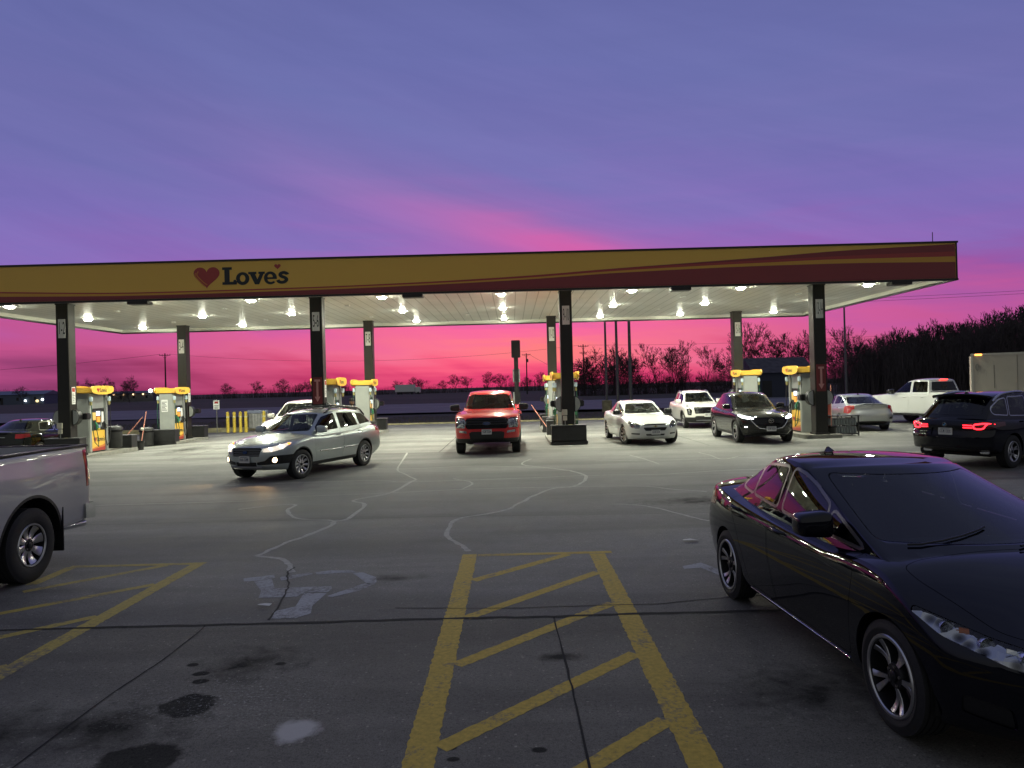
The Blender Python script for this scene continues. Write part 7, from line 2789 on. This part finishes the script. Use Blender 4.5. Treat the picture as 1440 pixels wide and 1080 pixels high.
def lorry_far(x, y):
    t = empty('far_lorry', (x, y, -.16), 0, 'tiny pale lorry far away over the silver wagon rear', 'lorry')
    MB().box(-4.5, 3.5, -1.2, 1.2, 1.0, 3.9, bev=.1).build('cargo_box', WHT, t)
    MB().box(3.6, 5.6, -1.2, 1.2, .6, 2.9, bev=.2).build('cab', WHT, t)
    for xx in (-3.2, -2, 2.2, 4.8):
        MB().lathe([(0, -1.25), (.48, -1.25), (.48, 1.25), (0, 1.25)], 14, 'Y', c=(xx, 0, .48)).build('wheel', CM['rubber'], t)


lorry_far(-42.5, 290)


# ------------------------------------------------------------------ street furniture at the back of the lot
def bollard(x, y, label):
    b = empty('bollard', (x, y, 0), 0, label, 'bollard', 'yellow steel bollards at the back of the lot')
    MB().tube([(0, 0, -.1), (0, 0, .98)], .085, 14).lathe([(.085, .98), (.075, 1.02), (.04, 1.05), (0, 1.055)], 14).build('post', pm('bollard_yellow', (.55, .40, .05), .5, noise=.25, nscale=8), b, 50)
    MB().lathe([(.0855, .72), (.088, .72), (.088, .80), (.0855, .80)], 14).build('reflective_band', pm('band_pale', (.6, .55, .3), .4), b, 50)


for k, (x, lb) in enumerate([(-15.78, 'yellow bollard farthest from the grey gas cage'), (-15.42, 'yellow bollard second farthest from the grey gas cage'), (-15.08, 'yellow bollard second nearest the left end of the gas cage'), (-14.78, 'yellow bollard touching the left end of the gas cage'), (-13.78, 'yellow bollard at the right end of the gas cage')]):
    bollard(x, 39.9, lb)


def gas_cage():
    c = empty('gas_bottle_cage', (-14.25, 40.6, 0), 0, 'pale grey gas bottle cage between yellow bollards', 'gas cage')
    m = MB().box(-.52, .52, -.35, .35, .08, .92, bev=.02)
    m.build('cabinet', pm('cage_grey', (.30, .30, .31), .5, .3, noise=.2, nscale=6), c)
    MB().prism([(-.40, .925), (.40, .925), (.40, 1.0), (-.40, 1.10)], 'X', -.56, .56).build('lid', pm('cage_lid', (.16, .18, .26), .5), c)
    g = MB()
    for k in range(7):
        g.box(-.48 + k * .16 - .008, -.48 + k * .16 + .008, -.366, -.352, .12, .88)
    g.build('grate', GALV, c, ang=0)


gas_cage()


def sign_post(x, y):
    s = empty('sign_post', (x, y, -.1), 0, 'small white sign on a thin post near the bollards', 'sign')
    MB().tube([(0, 0, -.2), (0, 0, 1.85)], .03, 8).build('post', GALV, s)
    b = MB().box(-.17, .17, -.045, -.031, 1.30, 1.80, bev=.004).build('sign_board', WHT, s)
    k = MB()
    k.box(-.10, .10, -.0475, -.0455, 1.62, 1.74)
    k.build('sign_symbol', REDS, b, ang=0)
    for z in (1.50, 1.42, 1.35):
        MB().box(-.12, .12 - (1.5 - z) * .2, -.0475, -.0455, z, z + .03).build('sign_print', INK, b, ang=0)


sign_post(-16.42, 40.0)


def tall_sign():
    s = empty('pylon_sign', (.28, 44, -.3), 0, 'tall dark pylon sign with a black box top behind the red pickup', 'sign')
    MB().box(-.13, .13, -.1, .1, 0, 4.2, bev=.01).build('post', CM['black'], s)
    MB().box(-.27, .27, -.16, .16, 4.1, 5.16, bev=.03).build('head_box', CM['black'], s)
    for z0, z1 in ((2.6, 3.4), (1.2, 2.0)):
        for sg in (-1, 1):
            a, b_ = sorted((sg * .134, sg * .22))
            MB().box(a, b_, -.05, .05, z0, z1, bev=.01).build('side_panel', WHT if sg < 0 or z0 > 2 else CM['black'], s)
        MB().box(-.133, .133, -.13, -.101, z0 - .1, z1 + .1, bev=.01).build('front_panel', CM['black'], s)


tall_sign()
# ------------------------------------------------------------------ vehicles and people
def build_vehicles():
    GR = 'vehicles on the forecourt'
    c = CIVIC
    car = build_car(c, 'black_sedan', 'shiny black sedan parked nose in beside the hatched aisle', 'car', paint('paint_black', (.0025, .003, .007), 0.0, .3, .012))
    dress_black_sedan(car, c)
    place(car, (-c['track'] / 2 - .1, -(c['L'] / 2 - c['fo'])), (2.16, 4.22), 3.2)

    c = GREY_TRUCK
    car = build_car(c, 'pickup_truck', 'grey pickup truck parked with only its tail and rear wheel showing', 'pickup', paint('paint_truck_grey', (.48, .48, .49), .2, .35, .1))
    dress_grey_truck(car, c)
    place(car, (c['track'] / 2 + .13, c['fo'] + c['wb'] - c['L'] / 2), (-5.46, 8.14), 0.5)

    c = OUTBACK
    car = build_car(c, 'station_wagon', 'silver green wagon with roof rails and glowing headlights turning across the lot', 'car', paint('paint_silver_green', (.50, .55, .54), .5, .3, .08))
    dress_wagon(car, c)
    place(car, (c['track'] / 2 + .10, -(c['L'] / 2 - c['fo'])), (-5.03, 17.15), -20.5)
    L = c['L']
    for sg in (1, -1):
        spot('headlamp_beam', car, (sg * .66, -L / 2 - .02, .78), (sg * 1.0, -L / 2 - 9, .0), 60, (1, .93, .8), 50)
        spot('fog_beam', car, (sg * .66, -L / 2 + .02, .50), (sg * .9, -L / 2 - 1.6, 0), 26, (1, .62, .28), 80)

    c = F150
    car = build_car(c, 'pickup_truck', 'bright red pickup truck facing the shop between two pump islands', 'pickup', paint('paint_red', (.60, .022, .026), .05, .3, .1))
    dress_red_truck(car, c)
    place(car, (0, -c['L'] / 2), (-.80, 21.75), -1.0)

    c = MALIBU
    car = build_car(c, 'white_sedan', 'plain white sedan with front wheels turned beside the middle island', 'car', paint('paint_white', (.60, .61, .60), 0, .35, .12))
    dress_white_sedan(car, c)
    place(car, (-c['track'] / 2 - .1, -(c['L'] / 2 - c['fo'])), (3.74, 24.55), 4.0)

    c = CX5
    car = build_car(c, 'dark_crossover', 'dark grey crossover with bright white headlights beside the right island', 'car', paint('paint_dark_grey', (.012, .013, .013), .25, .3, .08))
    dress_dark_suv(car, c)
    place(car, (-c['track'] / 2 - .11, -(c['L'] / 2 - c['fo'])), (7.40, 24.05), -1.0)
    for sg in (1, -1):
        spot('headlamp_beam', car, (sg * .68, -c['L'] / 2 + .12, .86), (sg * .8, -c['L'] / 2 - 12, .2), 50, (.92, .98, 1), 45)

    c = EQUINOX
    car = build_car(c, 'white_crossover', 'white crossover with a chrome barred grille behind the dark crossover', 'car', paint('paint_warm_white', (.70, .69, .65), 0, .35, .1))
    dress_white_suv(car, c)
    place(car, (-c['track'] / 2 - .11, -(c['L'] / 2 - c['fo'])), (7.62, 32.3), -2.0)

    c = MINIVAN
    car = build_car(c, 'white_minivan', 'cream white minivan with one lit headlight behind the silver wagon', 'car', paint('paint_cream_white', (.62, .60, .54), 0, .35, .1))
    dress_minivan(car, c)
    place(car, (0, -c['L'] / 2), (-8.12, 25.2), -2.0)

    c = SILVER_SEDAN
    car = build_car(c, 'silver_sedan', 'silver fastback sedan seen from behind next to the placard column', 'car', paint('paint_silver', (.36, .37, .39), .75, .3, .08))
    dress_silver_sedan(car, c)
    place(car, (0, c['L'] / 2), (13.62, 27.25), 174)

    c = WHITE_TRUCK
    car = build_car(c, 'pickup_truck', 'white crew cab pickup with glowing brake lights in front of the wood', 'pickup', paint('paint_white', (.60, .61, .60), 0, .35, .12))
    dress_white_truck(car, c)
    place(car, (c['W'] / 2, c['L'] / 2), (17.95, 27.9), 197)

    c = BMW
    car = build_car(c, 'black_crossover', 'black crossover with red hook shaped tail lights behind the black sedan', 'car', paint('paint_blue_black', (.003, .003, .006), 0, .3, .012))
    dress_bmw(car, c)
    place(car, (0, c['L'] / 2), (9.6, 16.05), 120)

    c = DARK_SEDAN
    car = build_car(c, 'dark_sedan', 'dark sedan with chrome window trim at the pump on the far left', 'car', paint('paint_dark_olive', (.008, .009, .007), .1, .3, .02))
    dress_dark_sedan(car, c)
    place(car, (-c['W'] / 2, c['L'] / 2), (-16.75, 24.5, gz(-17.6, 26.5)), 180)


build_vehicles()
bpy.data.objects.remove(_A)
bpy.data.objects.remove(_B)


def box_trailer():
    x0, y0, L, W, z0, z1 = 15.25, 23.9, 7.2, 2.3, .55, 2.74
    a = R(-31)
    cx = x0 + math.cos(a) * L / 2 - math.sin(a) * W / 2
    cy = y0 + math.sin(a) * L / 2 + math.cos(a) * W / 2
    t = empty('box_trailer', (cx, cy, 0), a, 'beige box trailer behind the black crossover at the right edge', 'trailer')
    bei = pm('trailer_beige', (.42, .385, .32), .45, noise=.06, nscale=1.5)
    h, w = L / 2, W / 2
    m = MB().box(-h, h, -w, w, z0, z1, bev=.05)
    m.build('box', bei, t)
    e = MB()
    e.box(-h - .012, h + .012, -w - .012, -w + .05, z1 - .055, z1 + .012, bev=.008)
    e.box(-h - .012, h + .012, -w - .012, -w + .05, z0 - .02, z0 + .09, bev=.008)
    e.box(-h - .014, -h + .055, -w - .014, -w + .05, z0 + .0903, z1 - .0553, bev=.006)
    e.build('edge_rail', pm('trailer_rail', (.50, .48, .42), .4, .3), t)
    s = MB()
    for xx in (-h + 1.25, -h + 2.5, -h + 3.75):
        s.box(xx - .006, xx + .006, -w - .003, -w + .01, z0 + .1, z1 - .08)
    s.box(-h + .616, -h + .632, -w - .004, -w + .01, 1.60, 2.36)
    s.build('panel_seam', pm('seam_shadow', (.10, .095, .085), .8), t, ang=0)
    MB().box(-h + .10, -h + .30, -w - .03, -w - .001, z1 - .035 - .02, z1 - .0 - .005, bev=.008).build('marker_lamp', MARK, t)
    MB().prism(ellipse(.055, .12, 20, -h + .16, 2.30), 'Y', -w - .02, -w - .001).build('side_vent', pm('vent_grey', (.20, .19, .17), .6), t)
    for sg in (-1, 1):
        for xx in (-.45, .45):
            MB().lathe([(0, -.11), (.20, -.11), (.22, -.10), (.34, -.11), (.36, -.06), (.36, .06), (.34, .11), (.2, .11), (0, .11)], 28, 'Y', c=(xx, sg * (w - .15), .36)).build('wheel', CM['rubber'], t, 40)
    MB().box(-1.1, 1.1, -w - .02, -w + .28, .74, .80, bev=.02).box(-h + .1, h + .9, -.08, .08, .42, .52).build('chassis', CM['black'], t)
    for xx in (-.45, .45):
        MB().tube([(xx, -w + .1, .36), (xx, w - .1, .36)], .04, 8).build('axle', CM['black'], t)


box_trailer()


def person():
    """Man in a dark jacket and cap beside the pump; only head and shoulders clear the wagon's roof."""
    root = empty('person', (-5.95, 26.6, 0), R(58), 'bearded person in a dark cap and jacket standing at the pump behind the silver wagon', 'person')
    me = bpy.data.meshes.new('body_cage')
    V = [(0, 0, .95, .15, .11), (0, .01, 1.12, .145, .10), (0, .0, 1.32, .165, .115), (0, .0, 1.43, .11, .085), (0, -.01, 1.50, .055, .055), (0, -.02, 1.56, .06, .065),
         (.10, 0, .90, .085, .085), (.11, -.01, .50, .06, .06), (.115, .02, .10, .042, .045), (.12, -.12, .04, .042, .03),
         (-.10, 0, .90, .085, .085), (-.12, .0, .50, .06, .06), (-.125, .03, .10, .042, .045), (-.135, -.11, .04, .042, .03),
         (.19, .0, 1.40, .062, .062), (.24, .03, 1.13, .046, .046), (.25, -.06, .88, .032, .032), (.25, -.09, .80, .034, .022),
         (-.19, .0, 1.40, .062, .062), (-.25, .0, 1.14, .046, .046), (-.24, -.20, 1.02, .032, .032), (-.235, -.27, .98, .034, .022)]
    E = [(0, 1), (1, 2), (2, 3), (3, 4), (4, 5), (0, 6), (6, 7), (7, 8), (8, 9), (0, 10), (10, 11), (11, 12), (12, 13), (3, 14), (14, 15), (15, 16), (16, 17), (3, 18), (18, 19), (19, 20), (20, 21)]
    n = len(V)
    fing = []
    for (hx, hy, hz), base, dr in (((.25, -.09, .80), 17, (0, -.25, -1)), ((-.235, -.27, .98), 21, (0, -1, -.35))):
        d = Vector(dr).normalized()
        side = Vector((0, 1, 0)).cross(d)
        side = Vector((1, 0, 0))
        for k, (off, ln) in enumerate(((-.026, .065), (-.009, .08), (.009, .075), (.026, .058))):
            p0 = Vector((hx, hy, hz)) + side * off + d * .03
            p1 = p0 + d * ln * .5
            p2 = p1 + (d + Vector((0, -.5 if dr[1] > -.5 else 0, -.4))).normalized() * ln * .5
            i = len(V)
            V += [tuple(p0) + (.0105, .0105), tuple(p1) + (.0095, .0095), tuple(p2) + (.008, .008)]
            E += [(base, i), (i, i + 1), (i + 1, i + 2)]
        i = len(V)
        sx = -.035 if hx > 0 else .035
        p0 = Vector((hx + sx, hy, hz)) + d * .0
        V += [tuple(p0) + (.012, .012), tuple(p0 + d * .04 + Vector((sx * .5, 0, 0))) + (.0095, .0095)]
        E += [(base, i), (i, i + 1)]
    me.from_pydata([v[:3] for v in V], E, [])
    o = bpy.data.objects.new('body_cage', me)
    WS.collection.objects.link(o)
    sk = o.modifiers.new('skin', 'SKIN')
    sv = me.skin_vertices[0].data
    for i, v in enumerate(V):
        sv[i].radius = (v[3], v[4])
    sv[0].use_root = True
    ss = o.modifiers.new('sub', 'SUBSURF')
    ss.levels = ss.render_levels = 2
    bm_ = evaluated(o)
    bpy.data.objects.remove(o)
    # head with brow, nose, chin and ears, joined onto the neck
    hb = bmesh.new()
    bmesh.ops.create_uvsphere(hb, u_segments=28, v_segments=20, radius=1)
    for v in hb.verts:
        x, y, z = v.co
        w = 1 - .18 * max(0, -z)
        fx, fy, fz = x * .077 * w, y * .098, z * .120
        if y < 0:
            nose = math.exp(-((x / .16) ** 2) - ((z + .12) / .22) ** 2)
            fy -= .026 * nose
            fy += .012 * (math.exp(-(((abs(x) - .40) / .16) ** 2) - ((z - .10) / .12) ** 2))
            fy -= .010 * math.exp(-((x / .3) ** 2) - ((z + .78) / .2) ** 2)
            fy -= .006 * math.exp(-((x / .34) ** 2) - ((z + .46) / .09) ** 2)
        fx += .014 * (1 if x > 0 else -1) * math.exp(-((abs(x) - .98) / .08) ** 2 - ((y - .08) / .16) ** 2 - ((z + .02) / .22) ** 2)
        v.co = (fx, fy - .03, fz + 1.635)
    hm = bpy.data.meshes.new('head')
    hb.to_mesh(hm)
    hb.free()
    mb = join_meshes([(bm_, Matrix(), 0), (hm, Matrix(), 0)])
    body = mb.mesh('body')
    skin = pm('skin', (.42, .25, .18), .55)
    jac = pm('dark_jacket', (.012, .013, .016), .8)
    jean = pm('dark_jeans', (.02, .025, .045), .85)
    shoe = pm('shoe_black', (.015, .014, .013), .5)
    for p in body.polygons:
        z = p.center.z
        x = abs(p.center.x)
        p.material_index = 0 if z > 1.49 else (3 if z < .085 else (2 if z < .90 and x < .215 else 1))
        if (p.center - Vector((.25, -.09, .78))).length < .10 or (p.center - Vector((-.235, -.32, .96))).length < .11:
            p.material_index = 0
    idx = [p.material_index for p in body.polygons]
    body.materials.clear()
    for m in (skin, jac, jean, shoe):
        body.materials.append(m)
    body.polygons.foreach_set('material_index', idx)
    smooth(body, 80)
    bo = bpy.data.objects.new('body', body)
    COL.objects.link(bo)
    bo.parent = root
    cap = MB()
    cap.lathe([(.086, 1.665), (.09, 1.68), (.086, 1.72), (.066, 1.765), (.03, 1.783), (0, 1.786)], 28)
    cap.v = [(x, y * 1.2 - .025, z) for x, y, z in cap.v]
    vs, fs = [], []
    for i in range(11):
        a = R(200 + 14 * i)
        vs += [(.088 * math.cos(a), -.025 + .105 * math.sin(a), 1.682), (.082 * math.cos(a), -.025 + .105 * math.sin(a) - .075 * math.sin(math.pi * (i / 10)), 1.672)]
        vs += [(vs[-2][0], vs[-2][1], 1.676), (vs[-1][0], vs[-1][1], 1.667)]
        if i:
            q, r_ = 4 * i - 4, 4 * i
            fs += [(q, r_, r_ + 1, q + 1), (q + 2, q + 3, r_ + 3, r_ + 2), (q + 1, r_ + 1, r_ + 3, q + 3)]
    cap.add(vs, fs)
    cap.build('cap', pm('cap_black', (.012, .012, .014), .85), root, 50)
    bd = bmesh.new()
    bmesh.ops.create_uvsphere(bd, u_segments=20, v_segments=12, radius=1)
    for v in bd.verts:
        v.co = (v.co.x * .072, v.co.y * .088 - .034, v.co.z * .055 + 1.558)
    bdm = bpy.data.meshes.new('beard')
    bd.to_mesh(bdm)
    bd.free()
    link('beard', bdm, pm('hair_brown', (.05, .03, .02), .9), root, 60)
    for sg in (1, -1):
        MB().lathe([(0, -.012), (.008, -.009), (.011, 0), (.008, .009), (0, .012)], 12, 'Y', c=(sg * .031, -.112, 1.65)).build('eye', pm('eye_white', (.5, .48, .45), .2), root, 60)


person()

bpy.data.scenes.remove(WS)
